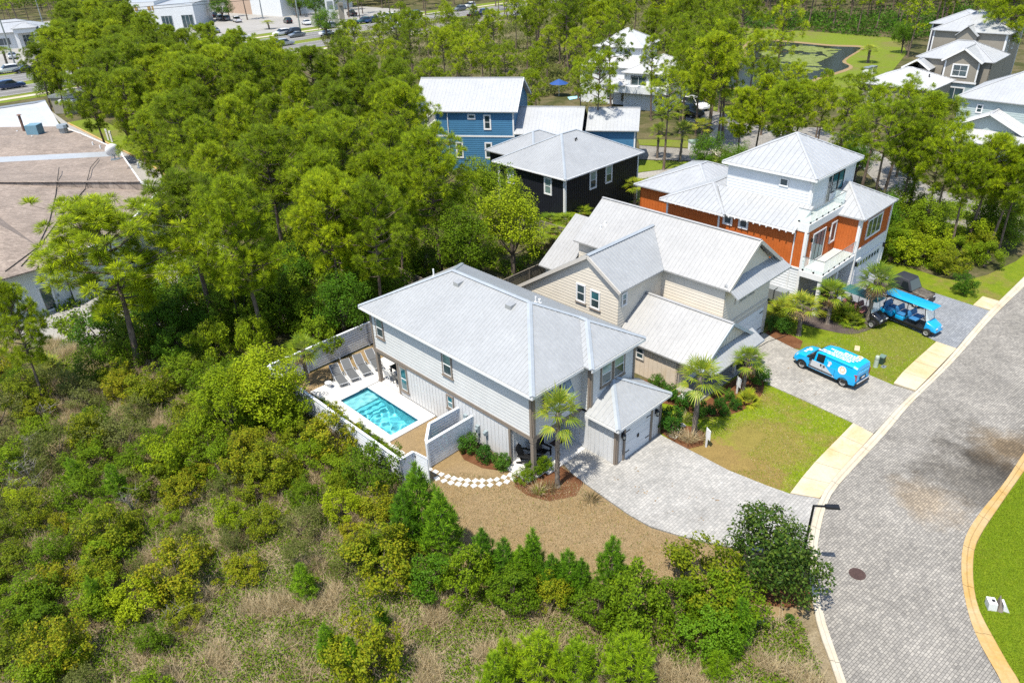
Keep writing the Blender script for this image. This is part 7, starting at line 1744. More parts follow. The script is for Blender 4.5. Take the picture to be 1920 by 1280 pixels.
CBL = car_paint('cart_blue', (0.005, 0.26, 0.52), 0); SBL = paint('seat_blue', (0.03, 0.17, 0.38), .6, .1)
cc = (c0 + c1) / 2 + cn * .6; cart('bright blue six seat golf cart with a long canopy beside the palms', (cc.x, cc.y, .07), crot, CBL, SBL, CBL, 4.3, 3)
k2 = at(1597, 606) + cn * 1.0; cart('dark golf cart half hidden behind the palms', (k2.x, k2.y, .07), crot, CP['black'], paint('seat_red', (0.30, 0.12, 0.10), .6, .2), paint('canopy_teal', (0.03, 0.13, 0.13), .4, .1), 3.6, 2)
# dark soft top off-roader
u0 = at(1698, 575); uc = u0 + cn * 1.0 - cd.normalized() * .6
r = thing('off_roader', 'black soft topped off-road utility vehicle with camouflage sides on the drive', 'off-roader', (uc.x, uc.y, .07), crot)
b = MB(); b.hexa([V3(-1.7, -.76, .42), V3(1.75, -.74, .42), V3(1.75, .74, .42), V3(-1.7, .76, .42), V3(-1.7, -.78, 1.02), V3(1.72, -.62, .92), V3(1.72, .62, .92), V3(-1.7, .78, 1.02)]); soften(b.build('body', M['camo'], r), .05)
b = MB(); b.hexa([V3(.62, -.66, 1.0), V3(1.74, -.56, .92), V3(1.74, .56, .92), V3(.62, .66, 1.0), V3(.62, -.6, 1.12), V3(1.6, -.45, .99), V3(1.6, .45, .99), V3(.62, .6, 1.12)]); soften(b.build('bonnet', M['camo'], r), .04)
b = MB(); b.hexa([V3(-1.1, -.76, 1.03), V3(.62, -.74, 1.03), V3(.62, .74, 1.03), V3(-1.1, .76, 1.03), V3(-1.0, -.66, 1.86), V3(.18, -.64, 1.86), V3(.18, .64, 1.86), V3(-1.0, .66, 1.86)]); soften(b.build('soft_top', paint('soft_top', (0.025, 0.028, 0.036), .7, .15), r), .07)
b = MB(); b.hexa([V3(.55, -.62, 1.10), V3(.585, -.62, 1.10), V3(.585, .62, 1.10), V3(.55, .62, 1.10), V3(.215, -.56, 1.76), V3(.25, -.56, 1.76), V3(.25, .56, 1.76), V3(.215, .56, 1.76)]); b.build('windscreen', M['car_glass'], r)
for q in (-1, 1):
    b = MB(); b.poly([(-.25, q * .757, 1.12), (.42, q * .745, 1.12), (.18, q * .685, 1.68), (-.2, q * .69, 1.68)]); b.build('side_window', M['car_glass'], r); b = MB(); b.cbox((1.74, q * .45, .76), .06, .2, .14); b.build('headlight', M['lamp_clear'], r); b = MB(); b.box(.75, 1.6, q * .70 - .14, q * .70 + .14, .86, .92); b.build('mudguard', M['black'], r)
b = MB(); b.box(-2.35, -1.72, -.74, .74, .62, .68); b.box(-2.35, -2.28, -.74, .74, .68, 1.0); b.build('cargo_bed', M['black'], r); b = MB(); b.bar((1.82, -.5, .62), (1.82, .5, .62), .06, .3); b.build('bull_bar', M['black_metal'], r)
wheels(r, (1.18, -1.25), .72, .33, WM, 1.0)
# parked cars by the white house and traffic on the highway
p = at(1303, 211); car('suv', 'white', (p.x + .6, p.y + 2.2, .03), -62, 'white estate car parked by the far white house, behind the dark one'); p = at(1297, 219); car('suv', 'black', (p.x - .2, p.y + .6, .03), -62, 'black estate car parked beside the white one on the side street')
hdeg = 44.5
for u, v, kd, c, rv, lab in ((15, 137, 'suv', 'white', 1, 'white car at the left edge of the highway, upper lane'), (48, 136, 'sedan', 'black', 1, 'black car behind the white one on the upper lane'), (24, 166, 'suv', 'navy', 0, 'dark car on the near lanes at the left edge'), (528, 67, 'suv', 'white', 1, 'white car on the highway beyond the wood, left of three'), (549, 65, 'suv', 'black', 1, 'dark car between white and grey ones on the highway'), (557, 70, 'sedan', 'grey', 1, 'grey car nearest in the trio on the highway'), (615, 54, 'suv', 'silver', 1, 'silver car waiting on the highway'), (657, 50, 'suv', 'black', 1, 'dark car behind the silver one on the highway'),
                            (682, 44, 'suv', 'green', 1, 'dark green car in the far lane queue'), (698, 43, 'suv', 'navy', 1, 'blue car in the far lane queue'), (728, 36, 'suv', 'white', 1, 'white car in the far lane queue'), (745, 40, 'sedan', 'black', 1, 'black car behind the white car in the queue'), (748, 55, 'pickup', 'white', 0, 'white pickup on the near lanes'), (786, 53, 'sedan', 'black', 0, 'black car on the near lanes, right of the pickup'), (776, 31, 'suv', 'navy', 1, 'blue car further along the far lanes'), (862, 21, 'suv', 'grey', 1, 'grey car far along the highway'), (880, 15, 'suv', 'white', 1, 'white car farthest along the highway'), (892, 33, 'pickup', 'black', 0, 'black pickup by the pine tops'), (912, 27, 'suv', 'navy', 0, 'dark car almost hidden by the pines'), (430, 79, 'sedan', 'navy', 0, 'dark car over the tree tops on the near lanes'), (455, 74, 'suv', 'white', 0, 'white car over the tree tops on the near lanes'), (615, 67, 'sedan', 'white', 0, 'white car among bare trees on the near lanes'), (535, 86, 'suv', 'silver', 0, 'silver car showing between tree tops')):
    p = at(u, v); car(kd, c, (p.x, p.y, .04), hdeg + 180 * rv, lab, 'traffic on the highway')
for u, v, kd, c, lab in ((347, 69, 'sedan', 'black', 'black car parked alone before the white shop'), (369, 57, 'suv', 'navy', 'dark car parked by the shop hedge'), (391, 62, 'sedan', 'black', 'black car in the middle of the parked row'), (405, 62, 'sedan', 'grey', 'grey car at the end of the parked row'), (376, 32, 'suv', 'white', 'white car parked behind the shop'), (402, 33, 'suv', 'black', 'dark car parked under the trees behind the shop'), (413, 38, 'suv', 'silver', 'silver car in the far parked row'), (425, 39, 'suv', 'grey', 'grey car in the far parked row'), (445, 42, 'pickup', 'white', 'white pickup at the end of the far parked row'), (90, 88, 'suv', 'black', 'dark car parked by the arched shop'), (363, 34, 'sedan', 'silver', 'silver car at the left of the row behind the shop'), (387, 36, 'sedan', 'navy', 'blue car in the row behind the shop'), (540, 44, 'suv', 'black', 'dark car in the lot before the warehouse store'), (575, 47, 'sedan', 'white', 'white car in the lot beside the tall pole'), (600, 40, 'suv', 'navy', 'blue car in the lot near the roadside signs'), (660, 30, 'pickup', 'black', 'black pickup in the lot beyond the signs'), (25, 110, 'sedan', 'silver', 'silver car before the arched shop')):
    p = at(u, v); car(kd, c, (p.x, p.y, .04), hdeg + 75, lab, 'cars in the car park')
# ------------------------------------------------------------ low shingled building on the left
def tri_roof(root, name, pts, mat, drop=.12):
    pts = [Vector(p) for p in pts]; b = MB(); n = len(pts); dz = Vector((0, 0, -drop))
    a = sum(pts[i].x * pts[(i + 1) % n].y - pts[(i + 1) % n].x * pts[i].y for i in range(n))
    if a < 0: pts.reverse()
    b.poly(pts)
    for i in range(n): j = (i + 1) % n; b.poly([pts[j], pts[i], pts[i] + dz, pts[j] + dz])
    return b.build(name, mat, root)
M['shingle'] = paver_mat('shingle', [(0.27, 0.22, 0.18), (0.33, 0.265, 0.22), (0.39, 0.32, 0.265)], -4, 0.34, 0.15, (), 0.62)
M['roof_white'] = roof_metal('roof_white', (0.66, 0.66, 0.655))
SB_ = thing('shingled_building', 'large low building with a brown shingle roof and white walls at the left edge', 'building')
l2L, l2R = at(-90, 341, 6.2), at(262, 340, 5.3); ckL0, ckR0 = at(-90, 309, 5.0), at(229, 292, 5.0); ckL1, ckR1 = at(-90, 299, 5.02), at(226, 283, 5.02)
r3L, r3R = at(-90, 262, 5.8), at(152, 251, 5.2); wbL, wbR = at(-90, 239, 5.6), at(113, 237, 5.2); wtL, wtR = at(-90, 214, 6.8), at(84, 188, 6.6)
hA, hB, hC, hD = at(-90, 378, 6.6), at(0, 422, 5.7), at(69, 460, 4.7), at(112, 484, 4.1)
e1, e2 = at(296, 358, 4.3), at(215, 445, 4.1)
tri_roof(SB_, 'roof', [l2L, l2R, e1, e2, hD, hC, hB, hA], M['shingle'])
tri_roof(SB_, 'roof', [hA, hB, hC, hD, at(85, 500, 4), at(15, 520, 4), at(-90, 549, 4)], M['shingle'])
tri_roof(SB_, 'roof', [l2L, ckL0, ckR0, l2R], M['shingle']); tri_roof(SB_, 'roof_gutter', [ckL0, ckL1, ckR1, ckR0], M['roof_pale'])
tri_roof(SB_, 'roof', [ckL1, r3L, r3R, ckR1], M['shingle']); tri_roof(SB_, 'roof', [r3L, wbL, wbR, r3R], M['shingle'])
roof_plane(SB_, [wbL, wbR, wtR, wtL], M['roof_white'], .5)
cap(SB_, wtL, wtR, M['steel'], .9)
cap(SB_, l2L, l2R, M['shingle'], .3); cap(SB_, r3L, r3R, M['shingle'], .3)
edge = [wtR, wbR, r3R, ckR1, ckR0, l2R, e1, e2, hD]
b = MB()
for p, q in zip(edge[:-1], edge[1:]): b.poly([(p.x, p.y, 0), (q.x, q.y, 0), (q.x, q.y, q.z - .1), (p.x, p.y, p.z - .1)]); 
b.build('wall', M['siding_white'], SB_)
b = MB()
for p, q in zip(edge[1:-1], edge[2:]): b.bar(p + V3(.05, 0, -.05), q + V3(.05, 0, -.05), .14, .16)
b.build('gutter', M['trim_white'], SB_)
w0_, w1_ = at(-90, 549, 4), at(112, 484, 4.1); w0_.z = w1_.z = 0; dd = (w1_ - w0_).normalized(); nn = Vector((dd.y, -dd.x, 0)) * -.45; w0_ += nn; w1_ += nn
PS = wall(SB_, w0_, w1_, (0, 3.95), M['siding_white'])
b = MB(); b.bar(at(-90, 549, 3.95), at(112, 484, 3.95), .16, .2); b.build('gutter', M['steel'], SB_)
du = (Vector((at(66, 545, 1.0).x, at(66, 545, 1.0).y, 0)) - w0_).dot(dd)
f = window(SB_, PS, du - .55, du + .55, .02, 2.25, M['trim_white'], sashes=0, tw=.14, name='door'); window(SB_, PS, du - 4.0, du - 2.6, .9, 2.2, M['black'], sashes=0)
b = MB(); b.bar(PS(du + .75, 1.0, .04), PS(du + .75, 1.25, .04), .1, .1); b.build('meter_box', M['meter'], SB_)
M['hood_rust'] = paint('hood_rust', (0.20, 0.12, 0.09), .7, .25, 5); M['vent_blue'] = paint('vent_blue', (0.16, 0.30, 0.38), .5, .1)
p = at(46, 247, 5.3); b = MB(); b.cyl((p.x, p.y, 5.0), .16, 2.3, 10); b.cyl((p.x, p.y, 7.3), .34, .12, 10, .1); b.cyl((p.x, p.y, 5.25), .45, .1, 10); b.build('flue', M['hood_rust'], SB_)
p = at(68, 252, 5.3); b = MB(); b.box(p.x - .7, p.x + .7, p.y - .7, p.y + .7, 5.2, 6.5); b.build('roof_vent', M['vent_blue'], SB_)
p = at(121, 250, 5.2); b = MB(); b.cyl((p.x, p.y, 5.0), .5, .9, 10); b.cyl((p.x, p.y, 5.9), .7, .35, 10, .6); b.build('exhaust_fan', M['steel'], SB_)
for u, v in ((62, 261), (34, 251), (175, 273), (189, 279), (260, 312)): p = at(u, v, 5.1); vent_pipe(SB_, p.x, p.y, 5.0, .09, .5)
p = at(216, 298, 5.1); r = thing('satellite_dish', 'white satellite dish on the pale roof strip of the shingled building', 'satellite dish', (p.x, p.y, 5.03), 40)
b = MB(); b.cyl((0, 0, 0), .5, .06, 12); b.tube([(0, 0, 0), (0, .1, .9)], .07, 6)
for a in (-.5, .5): b.tube([(a, -.3, 0), (0, .1, .8)], .04, 5)
b.build('mount', M['steel'], r); b = MB(); rr_ = .75
for i in range(5):
    for k in range(20):
        q = []
        for (i_, k_) in ((i, k), (i + 1, k), (i + 1, k + 1), (i, k + 1)):
            t_ = i_ / 5 * rr_; a = 2 * pi * k_ / 20; q.append((t_ * cos(a), -.35 * (1 - (i_ / 5) ** 2) * .9 + .1, 1.0 + t_ * sin(a) * .9 + .28 * (1 - (i_ / 5) ** 2)))
        b.poly(q)
b.build('dish', M['trim_white'], r, smooth=True)
from mathutils.bvhtree import BVHTree
rv_, rf_ = [], []
for o in SB_.children:
    if o.name.startswith('roof') and len(o.data.polygons) > 2 and not o.name.startswith('roof_v'):
        k = len(rv_); rv_ += [v.co.copy() for v in o.data.vertices]; rf_ += [[i + k for i in p.vertices] for p in o.data.polygons]
roof_bvh = BVHTree.FromPolygons(rv_, rf_)
def on_roof(p):
    d = (at(p[0], p[1], p[2]) - V3(0, 0, CAM_H)).normalized(); h = roof_bvh.ray_cast(V3(0, 0, CAM_H), d)[0]
    return (h if h else at(*p)) + V3(0, 0, .05)
def pts2(pts):
    out = []
    for a, c in zip(pts[:-1], pts[1:]): out += [tuple(a[i] + (c[i] - a[i]) * k / 4 for i in range(3)) for k in range(4)]
    return out + [pts[-1]]
for pts, lab in (([(111, 175 + 140, 5.6), (105, 365, 6.2), (92, 420, 6), (70, 465, 5), (10, 510, 4.4)], 'thin dark cable lying over the shingle roof, nearer the left edge'), ([(185, 298, 5.2), (170, 315, 5.6), (160, 355, 6), (120, 400, 6.0), (98, 430, 5.8), (72, 465, 5.2), (40, 500, 4.6)], 'kinked dark cable crossing the shingle roof beside the satellite dish')):
    b = MB(); b.tube([on_roof(p) for p in pts2(pts)], .035, 4); tag(b.build('cable', M['rubber']), lab, 'cable')
# lane, kerb and grass beside it
sheet('lane', [(84, 200), (125, 243), (229, 300), (262, 345), (300, 372), (360, 380), (330, 345), (278, 308), (205, 272), (150, 244), (128, 232)], .02, M['asphalt_pale'])
sheet('yard_asphalt', [(-200, 640), (-200, 560), (100, 500), (230, 450), (320, 380), (420, 420), (420, 520), (330, 600), (200, 640), (60, 690)], .012, M['asphalt_pale'])
sheet('grass_strip', [(128, 230), (150, 242), (205, 270), (278, 306), (330, 342), (345, 330), (290, 285), (220, 240), (180, 220)], .025, M['lawn_far'])
b = MB(); pts = [at(u, v) for u, v in ((128, 232), (150, 243), (205, 271), (278, 307), (330, 343))]
for p, q in zip(pts[:-1], pts[1:]): b.bar(p + V3(0, 0, .08), q + V3(0, 0, .08), .25, .16)
b.build('lane_kerb', M['kerb_rust'], kind='structure')
for u, v, wh in ((204, 263, 'left'), (211, 267, 'right')): 
    p = at(u, v); r = thing('marker_post', wh + ' one of two white marker posts beside the lane', 'post', (p.x, p.y, 0), 0, 'white marker posts'); b = MB(); b.box(-.12, .12, -.1, .1, 0, 1.5); b.build('post', M['trim_white'], r); b = MB(); b.box(-.14, .14, -.12, .12, 1.3, 1.62); b.build('cap', M['trim_white'], r)
p = at(110, 214); q = at(152, 214); FS = Frame((p.x, p.y), math.degrees(math.atan2(q.y - p.y, q.x - p.x))); L_ = (q - p).length
r = thing('flat_canopy', 'pale flat roofed shelter behind the shingled building by the wood', 'shelter', FS.o, FS.deg); b = MB(); b.box(-1, L_ * .9, 0, 6, 2.6, 3.0); b.build('roof', M['steel'], r); b = MB(); b.box(L_ * .3, L_ * .95, -.8, 3, 2.0, 2.4); b.build('roof', M['trim_white'], r); b = MB(); b.box(-.8, L_ * .85, .2, 5.8, 0, 2.6); b.build('wall', M['tan'], r)

# ------------------------------------------------------------ highway and shops across it
hc = Vector((-100, 160, 0)); hd = Vector((cos(R_(44.5)), sin(R_(44.5)), 0)); hn = Vector((-hd.y, hd.x, 0))
def hstrip(name, a, b_, z, mat, s0=-70, s1=330, kind='structure'):
    b = MB(); b.poly([hc + hd * s0 + hn * a + V3(0, 0, z), hc + hd * s1 + hn * a + V3(0, 0, z), hc + hd * s1 + hn * b_ + V3(0, 0, z), hc + hd * s0 + hn * b_ + V3(0, 0, z)]); return b.build(name, mat, kind=kind)
M['road_line'] = paint('road_line', (0.75, 0.75, 0.73), .7, .1)
hstrip('highway_verge', -20, 24, .0, M['lawn_far']); hstrip('highway', -13, -3.0, .03, M['asphalt']); hstrip('highway', 2.0, 14, .03, M['asphalt']); hstrip('highway_path', 16.5, 18.5, .03, M['kerb']); hstrip('highway_path', -17.5, -15.5, .03, M['kerb'])
for a in (-12.6, -8.2, -3.4, 2.4, 6.2, 10.0, 13.6): hstrip('lane_line', a - .08, a + .08, .035, M['road_line'])
hstrip('car_park', 24, 130, .02, M['asphalt_pale'], -60, 130)
sheet('car_park', [(0, 60), (0, 130), (52, 125), (95, 100), (100, 85), (60, 80)], .03, M['asphalt_pale'])
def shop(lab, u0, v0, u1, v1, depth, h, kind):
    p, q = at(u0, v0), at(u1, v1); fr_ = Frame((p.x, p.y), math.degrees(math.atan2(q.y - p.y, q.x - p.x))); L = (q - p).length
    r = thing('shop_building', lab, 'shop', fr_.o, fr_.deg); return r, L
r, L = shop('white arched shop with a pale hipped roof at the far left edge', -40, 98, 96, 86, 14, 5, 0)
P = wall(r, (0, 0), (L, 0), (0, 4.2), M['siding_white']); block(r, 0, L, 0.14, 14, 0, 4.2, M['siding_white'], sides='rbl'); hip(r, -.8, L + .8, -.8, 14.8, 4.2, .32, M['roof_pale'], .7)
um = L * .72; bx_part(r, 'portico', M['siding_white'], um - 2.6, um + 2.6, -3.2, -.02, 4.0, 5.2); hip(r, um - 3, um + 3, -3.6, 1.5, 5.2, .4, M['roof_pale'], .7)
for x in (um - 2.2, um + 2.2): bx_part(r, 'column', M['trim_white'], x - .4, x + .4, -3.1, -2.3, 0, 4.0)
window(r, P, um - 1.3, um + 1.3, .05, 3.3, M['trim_white'], sashes=0, cols=3); window(r, P, um - 7.5, um - 4.2, 1.0, 2.9, M['trim_white'], sashes=0, cols=2); window(r, P, um + 3.5, min(L - .5, um + 6.5), 1.0, 2.9, M['trim_white'], sashes=0, cols=2)
r, L = shop('white flat roofed shop with bronze letters and deep windows across the highway', 212, 60, 372, 52, 22, 7, 1)
P = wall(r, (0, 0), (L * .55, 0), (0, 7.6), M['siding_white']); block(r, 0, L * .55, .14, 22, 0, 7.6, M['siding_white'], sides='rbl'); bx_part(r, 'roof', M['roof_pale'], 0, L * .55, 0, 22, 7.6, 7.75)
P2 = wall(r, (L * .55, -1.2), (L, -1.2), (0, 6.6), M['siding_white']); block(r, L * .55 + .02, L, -1.05, 20, 0, 6.6, M['siding_white'], sides='rbl'); bx_part(r, 'roof', M['roof_pale'], L * .55, L, -1.2, 20, 6.6, 6.75)
for a, c in ((.06, .34), (.58, .88)): window(r, P2, L * .45 * a + .8, L * .45 * c + .8, .1, 3.8, M['steel'], sashes=0, cols=3)
M['bronze'] = paint('bronze', (0.42, 0.28, 0.08), .5, .2)
for k in range(12):
    b = MB(); u = L * .12 + k * 1.25; b.hexa([P(u, 5.4, .05), P(u, 5.4, .2), P(u + .8, 5.4, .2), P(u + .8, 5.4, .05), P(u, 6.5, .05), P(u, 6.5, .2), P(u + .8, 6.5, .2), P(u + .8, 6.5, .05)])
    if k not in (5, 6): b.build('letter', M['bronze'], r)
r, L = shop('tan and white warehouse store behind trees at the top edge', 425, 24, 530, 32, 30, 9, 2)
wall(r, (0, 0), (L * .48, 0), (0, 9), paint('peach', (0.55, 0.40, 0.30), .7, .05)); wall(r, (L * .48, 0), (L, 0), (0, 9.5), M['siding_white']); block(r, 0, L, .14, 30, 0, 9, M['siding_white'], sides='rbl'); bx_part(r, 'roof', M['roof_pale'], 0, L, 0, 30, 9, 9.3)
p = at(622, 38); r = thing('monument_sign', 'white upright roadside sign across the highway', 'sign', p, 20); b = MB(); b.box(-1.3, 1.3, -.4, .4, 0, 6); b.build('pylon', M['trim_white'], r); b = MB(); b.box(-.9, .9, -.46, -.41, 3.2, 5.4); b.build('panel', M['steel'], r)
p = at(642, 38); r = thing('monument_sign', 'small yellowish roadside sign beside the white one', 'sign', p, 20); b = MB(); b.box(-.8, .8, -.3, .3, 0, 5); b.build('pylon', M['tan'], r); b = MB(); b.cyl((0, -.32, 4), .5, .1, 12); b.build('emblem', M['black'], r)
for u, v, h, lab in ((563, 56, 15, 'tall pale pole beside the highway'), (80, 42, 9, 'lamp post behind the white arched shop'), (493, 36, 8, 'lamp post in the car park by the warehouse store'), (28, 120, 13, 'grey utility pole at the left edge')):
    p = at(u, v); r = thing('utility_pole', lab, 'pole', p); b = MB(); b.tube([(0, 0, 0), (0, 0, h)], [.22, .14], 8); b.build('pole', M['steel'], r); b = MB(); b.bar((-.6, 0, h - .4), (.6, 0, h - .4), .12, .12); b.build('crossarm', M['steel'], r)
a_ = at(28, 120); 
for k, (z0, z1) in enumerate(((11.5, 12), (9.6, 10), (8.9, 9.3))):
    b = MB(); q = a_ + hd * 340 + hn * 2; b.tube([a_ + V3(0, 0, z0), (a_ + q) * .33 + a_ * .34 + V3(0, 0, z0 - 1.2), q + V3(0, 0, z1)], .05, 4); tag(b.build('power_line', M['rubber']), ('upper', 'middle', 'lower')[k] + ' power line strung beside the highway', 'cable')

# ------------------------------------------------------------ pond, side street, far houses
M['pond'] = (lambda t: (t.set(**{'Base Color': (0.012, 0.013, 0.006), 'Roughness': 0.25, 'Specular IOR Level': 0.04}), t.bump(t.noise(1.5, t.coord('World'), 3), .12, .05), t.m)[2])(NT('pond'))
sheet('pond_lawn', [(1345, 62), (1395, 52), (1530, 60), (1690, 72), (1700, 100), (1660, 150), (1600, 180), (1480, 190), (1300, 190), (1290, 150), (1350, 110)], .0, M['lawn_far'])
def rnd_(q): return [tuple(p) for p in smooth_curve(q, 4)][:-1]
sheet('pond_bank', rnd_([(1392, 88), (1394, 106), (1364, 124), (1335, 142), (1350, 165), (1480, 168), (1530, 151), (1598, 129), (1586, 114), (1618, 93), (1614, 86), (1557, 84), (1491, 78), (1416, 73), (1392, 88)]), .012, M['dry_lawn'])
sheet('pond', rnd_([(1398, 91), (1399, 106), (1370, 124), (1342, 142), (1350, 163), (1480, 165), (1527, 148), (1591, 127), (1579, 115), (1612, 93), (1609, 89), (1557, 87), (1491, 81), (1418, 76), (1398, 91)]), .022, M['pond'])
M['lily'] = leaf_mat('lily', [(0.10, 0.13, 0.03), (0.17, 0.20, 0.06), (0.24, 0.25, 0.09)], .1)
lily_poly = [(1448, 84), (1490, 84), (1575, 94), (1560, 104), (1530, 118), (1545, 130), (1510, 140), (1470, 135), (1455, 118), (1425, 100)]
lp = [at(*p)[:2] for p in lily_poly]; rs = np.random.RandomState(3); b = MB(); n = 0; x0_ = min(p[0] for p in lp); x1_ = max(p[0] for p in lp); y0_ = min(p[1] for p in lp); y1_ = max(p[1] for p in lp)
from mathutils import noise as mnz
while n < 2600:
    x, y = rs.uniform(x0_, x1_), rs.uniform(y0_, y1_)
    if not inside((x, y), lp) or mnz.noise((x * .16, y * .16, 2)) + .6 * mnz.noise((x * .5, y * .5, 5)) < -.02: continue
    r_ = rs.uniform(.22, .5); a0 = rs.uniform(0, 6); b.poly([(x + r_ * cos(a0 + k * pi / 3.5), y + r_ * sin(a0 + k * pi / 3.5), .03 + .02 * rs.rand()) for k in range(7)]); n += 1
b.build('lily_pads', M['lily'], kind='stuff')
sheet('side_street', [(1199, 273), (1250, 277), (1300, 280), (1325, 262), (1338, 243), (1320, 232), (1285, 228), (1288, 212), (1312, 203), (1360, 214), (1385, 232), (1440, 236), (1540, 240), (1620, 262), (1680, 312), (1740, 348), (1840, 382), (1990, 420), (1990, 470), (1900, 442), (1800, 425), (1720, 400), (1660, 362), (1620, 318), (1560, 285), (1440, 275), (1380, 290), (1350, 278), (1335, 290), (1300, 302), (1199, 299)], .02, M['pavers_road'])
sheet('kerb_walk', [(1320, 262), (1344, 240), (1352, 243), (1340, 262), (1345, 280), (1360, 292), (1350, 296), (1332, 284)], .035, M['kerb'])
sheet('garden_path', [(1150, 338), (1200, 324), (1300, 311), (1312, 320), (1200, 336), (1160, 352)], .02, M['pavers_warm'])
sheet('side_lawn', [(1150, 316), (1200, 300), (1300, 304), (1340, 292), (1360, 300), (1300, 311), (1200, 323), (1150, 337)], .012, M['lawn_far']); sheet('side_lawn', [(1160, 352), (1200, 337), (1312, 321), (1330, 340), (1250, 370), (1180, 380)], .012, M['lawn_far']); sheet('side_lawn', [(1196, 262), (1250, 262), (1310, 266), (1300, 278), (1199, 272)], .012, M['lawn_far']); sheet('side_lawn', [(1316, 201), (1345, 190), (1400, 215), (1470, 228), (1385, 230), (1360, 213)], .012, M['lawn_far'])
def far_block(r, x0, x1, y0, y1, ze, s, wallm, roofm, style=None, over=.45, pitch=.55):
    q = block(r, x0, x1, y0, y1, 0, ze - .05, wallm, style, .25); hip(r, x0 - over, x1 + over, y0 - over, y1 + over, ze, s, roofm, pitch)
    for P, L in ((q['f'], x1 - x0), (q['l'], y1 - y0)):
        for u in (0, L - .2): band(r, P, u, u + .2, 0, ze - .1, M['trim_white'], 'corner_board', .06)
    return q
WHh = thing('white_house', 'tall white house with several hipped roofs among slender pines', 'house', (15.9, 121.5, 0), -30)
q = far_block(WHh, -3.9, 6.0, 0, 10, 5.6, .45, M['siding_white'], M['roof_white'])
q2 = far_block(WHh, -2.2, 5.2, 2.2, 9.5, 8.2, .55, M['siding_white'], M['roof_white'])
q3 = far_block(WHh, 4.5, 11.5, -2.5, 8, 5.4, .42, M['siding_white'], M['roof_white'])
for u, z0, z1 in ((1.0, 3.4, 5.0), (4.6, .8, 3.0), (7.0, .6, 2.4)): window(WHh, q['f'], u, u + 1.0, z0, z1, M['black'], tw=.1)
for u in (1.2, 4.6): window(WHh, q2['f'], u, u + 1.0, 6.4, 7.8, M['black'], tw=.1)
window(WHh, q3['f'], 1.0, 3.4, 3.0, 4.9, M['black'], sashes=0, cols=2); window(WHh, q3['f'], 4.2, 6.4, 3.0, 4.9, M['black'], sashes=0, cols=2)
b = MB(); b.box(1.5, 11.5, -3.7, -2.5, 2.6, 3.6); b.build('balcony', M['siding_white'], WHh); b = MB(); b.box(5, 11, -2.56, -2.5, .1, 2.3); b.build('garage_door', M['door_white'], WHh)
hip(WHh, 1.5, 5.0, -3.9, -.1, 3.7, .3, M['roof_white'], .5)
p = at(1074, 186); sheet('far_pool', [(1064, 183), (1084, 180), (1088, 184), (1068, 188)], .05, M['plaster'])
p = at(1048, 180); r = thing('parasol', 'blue garden parasol beside the far pool', 'parasol', p); b = MB(); b.cyl((0, 0, 0), .05, 2.4, 8); b.build('pole', M['alu'], r); b = MB(); b.cyl((0, 0, 2.0), 1.6, .7, 8, .05); b.build('canopy', paint('parasol_blue', (0.02, 0.08, 0.30), .6, .1), r)
TN, TW_ = M['tan'], M['trim_white']
r = thing('tan_house', 'tan two storey house with a white trimmed gable at the upper right', 'house', (68.2, 110.6, 0), 46)
P = wall(r, (0, 4.6), (0, 0), [(0, 3), (4.6, 3), (4.6, 5.9), (2.3, 7.5), (0, 5.9)], TN); Pl = wall(r, (.2, 4.6), (.2, 0), (0, 3), M['mint'])
window(r, P, 1.1, 3.3, 3.7, 5.5, TW_, cols=2, tw=.16); window(r, Pl, .8, 3.4, .1, 2.3, TW_, sashes=0, cols=2, tw=.14)
band(r, P, -.1, 4.7, 2.9, 3.15, TW_); band(r, P, 0, .2, 3.1, 5.9, TW_, 'corner_board'); band(r, P, 4.4, 4.6, 3.1, 5.9, TW_, 'corner_board')
gable(r, -.5, 6, -.4, 5.0, 2.3, 5.9, 7.7, M['roof_pale'], .5, along='x')
block(r, 1.2, 8.8, -1.2, 8.5, 0, 5.9, TN, sides='flrb'); hip(r, .8, 9.2, -1.6, 9, 5.9, .5, M['roof_pale'], .5)
gable(r, -1.5, 5, 6, 10, 8, 4.6, 5.9, M['roof_pale'], .5, along='x'); block(r, -1.0, 4, 6.3, 9.7, 0, 4.6, TN)
b = MB()
for p, q in (((-.52, -.4, 5.85), (-.52, 2.3, 7.65)), ((-.52, 2.3, 7.65), (-.52, 5, 5.85)), ((-1.52, 6, 4.55), (-1.52, 8, 5.85)), ((-1.52, 8, 5.85), (-1.52, 10, 4.55))): b.bar(p, q, .08, .25)
b.build('rake_board', TW_, r)
r = thing('tan_house', 'taller tan house behind the gabled one at the top right', 'house', (68.2, 110.6, 0), 46)
q = far_block(r, 10.8, 20, -.3, 10.0, 8.5, .5, TN, M['roof_pale']); gable(r, 9.6, 14, 3.4, 6.6, 5.0, 8.0, 9.4, M['roof_pale'], .5, along='x'); wall(r, (10.0, 6.4), (10.0, 3.6), [(0, 0), (2.8, 0), (2.8, 8), (1.4, 9.2), (0, 8)], TN)
window(r, q['f'], 1, 2, 5.8, 7.4, TW_); window(r, q['f'], 4, 5, 5.8, 7.4, TW_); window(r, q['f'], 1, 2, 2, 3.6, TW_)
r = thing('plum_house', 'dark plum house with pale roof behind the tan houses', 'house', (68.2, 110.6, 0), 46)
q = far_block(r, 20, 29, 5.5, 13, 8.3, .42, M['plum'], M['roof_pale']); window(r, q['l'], 1.6, 2.8, 5.8, 7.6, TW_, tw=.15); window(r, q['l'], 1.6, 2.8, 1.8, 3.6, TW_, tw=.15)
r = thing('low_house', 'low house with a broad pale hipped roof in front of the tan houses', 'house', (58.9, 104.9, 0), 43.45)
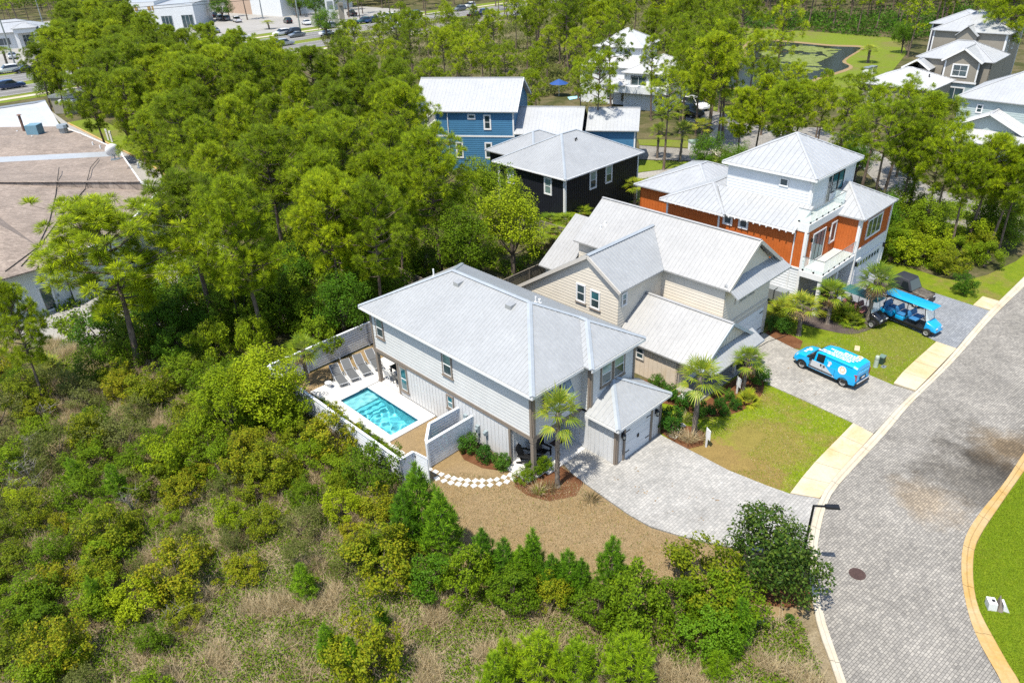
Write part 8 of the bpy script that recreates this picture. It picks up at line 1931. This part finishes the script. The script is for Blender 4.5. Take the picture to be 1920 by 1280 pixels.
q = block(r, .4, 9.0, .4, 9.6, 0, 3.45, TN); hip(r, 0, 9.4, 0, 10, 3.5, .42, M['roof_white'], .5); window(r, q['l'], 1, 3, .8, 2.4, TW_, cols=2); vent_pipe(r, 3.4, 3.5, 4.8, .1, .4, M['black']); vent_pipe(r, 4.6, 2.2, 4.4, .1, .4, M['black'])
r = thing('mint_house', 'pale mint house with long hipped roof at the right edge', 'house', (53.4, 89.9, 0), 43.45)
q = block(r, .45, 10, -16, -.45, 0, 5.95, M['mint'], 'lap', .25); hip(r, 0, 10.5, -16.5, 0, 6.0, .5, M['roof_pale'], .4)
window(r, q['l'], 2.0, 2.7, 4.4, 5.4, TW_, tw=.1)
gable(r, -2.6, 2, -8.6, -1.0, -4.8, 3.3, 5.15, M['roof_white'], .5, along='x'); wall(r, (-2.0, -1.5), (-2.0, -8.1), [(0, 0), (6.6, 0), (6.6, 3.2), (3.3, 4.8), (0, 3.2)], M['mint'])
b = MB(); b.bar((-2.62, -1, 3.25), (-2.62, -4.8, 5.1), .1, .25); b.bar((-2.62, -4.8, 5.1), (-2.62, -8.6, 3.25), .1, .25); b.build('rake_board', TW_, r)
roof_plane(r, [(-5.2, -10, 2.4), (-5.2, 0.5, 2.4), (-2.02, .5, 3.2), (-2.02, -10, 3.2)], M['roof_white'], .5)
for y in (-9, -5, -1): bx_part(r, 'porch_post', TW_, -5.0, -4.8, y - .1, y + .1, 0, 2.35)
for u, v, lab in ((1625, 140, 'white boxy pump housing on the pond lawn'), (1634, 138, 'small grey box beside the pump housing')):
    p = at(u, v); r = thing('pump_box', lab, 'utility box', p, 40); b = MB(); b.box(-.7, .7, -.5, .5, 0, 1.1); b.build('housing', M['trim_white'], r); b = MB(); b.box(-.75, .75, -.55, .55, 1.1, 1.25); b.build('lid', M['steel'], r)
p = at(1301, 281); r = thing('utility_cabinet', 'green topped white utility cabinet by the side street palms', 'utility box', p, 10); b = MB(); b.box(-.6, .6, -.5, .5, 0, 1.0); b.build('housing', M['trim_white'], r); b = MB(); b.box(-.65, .65, -.55, .55, 1.0, 1.2); b.build('lid', paint('cab_green', (.3, .4, .33), .6, .1), r)
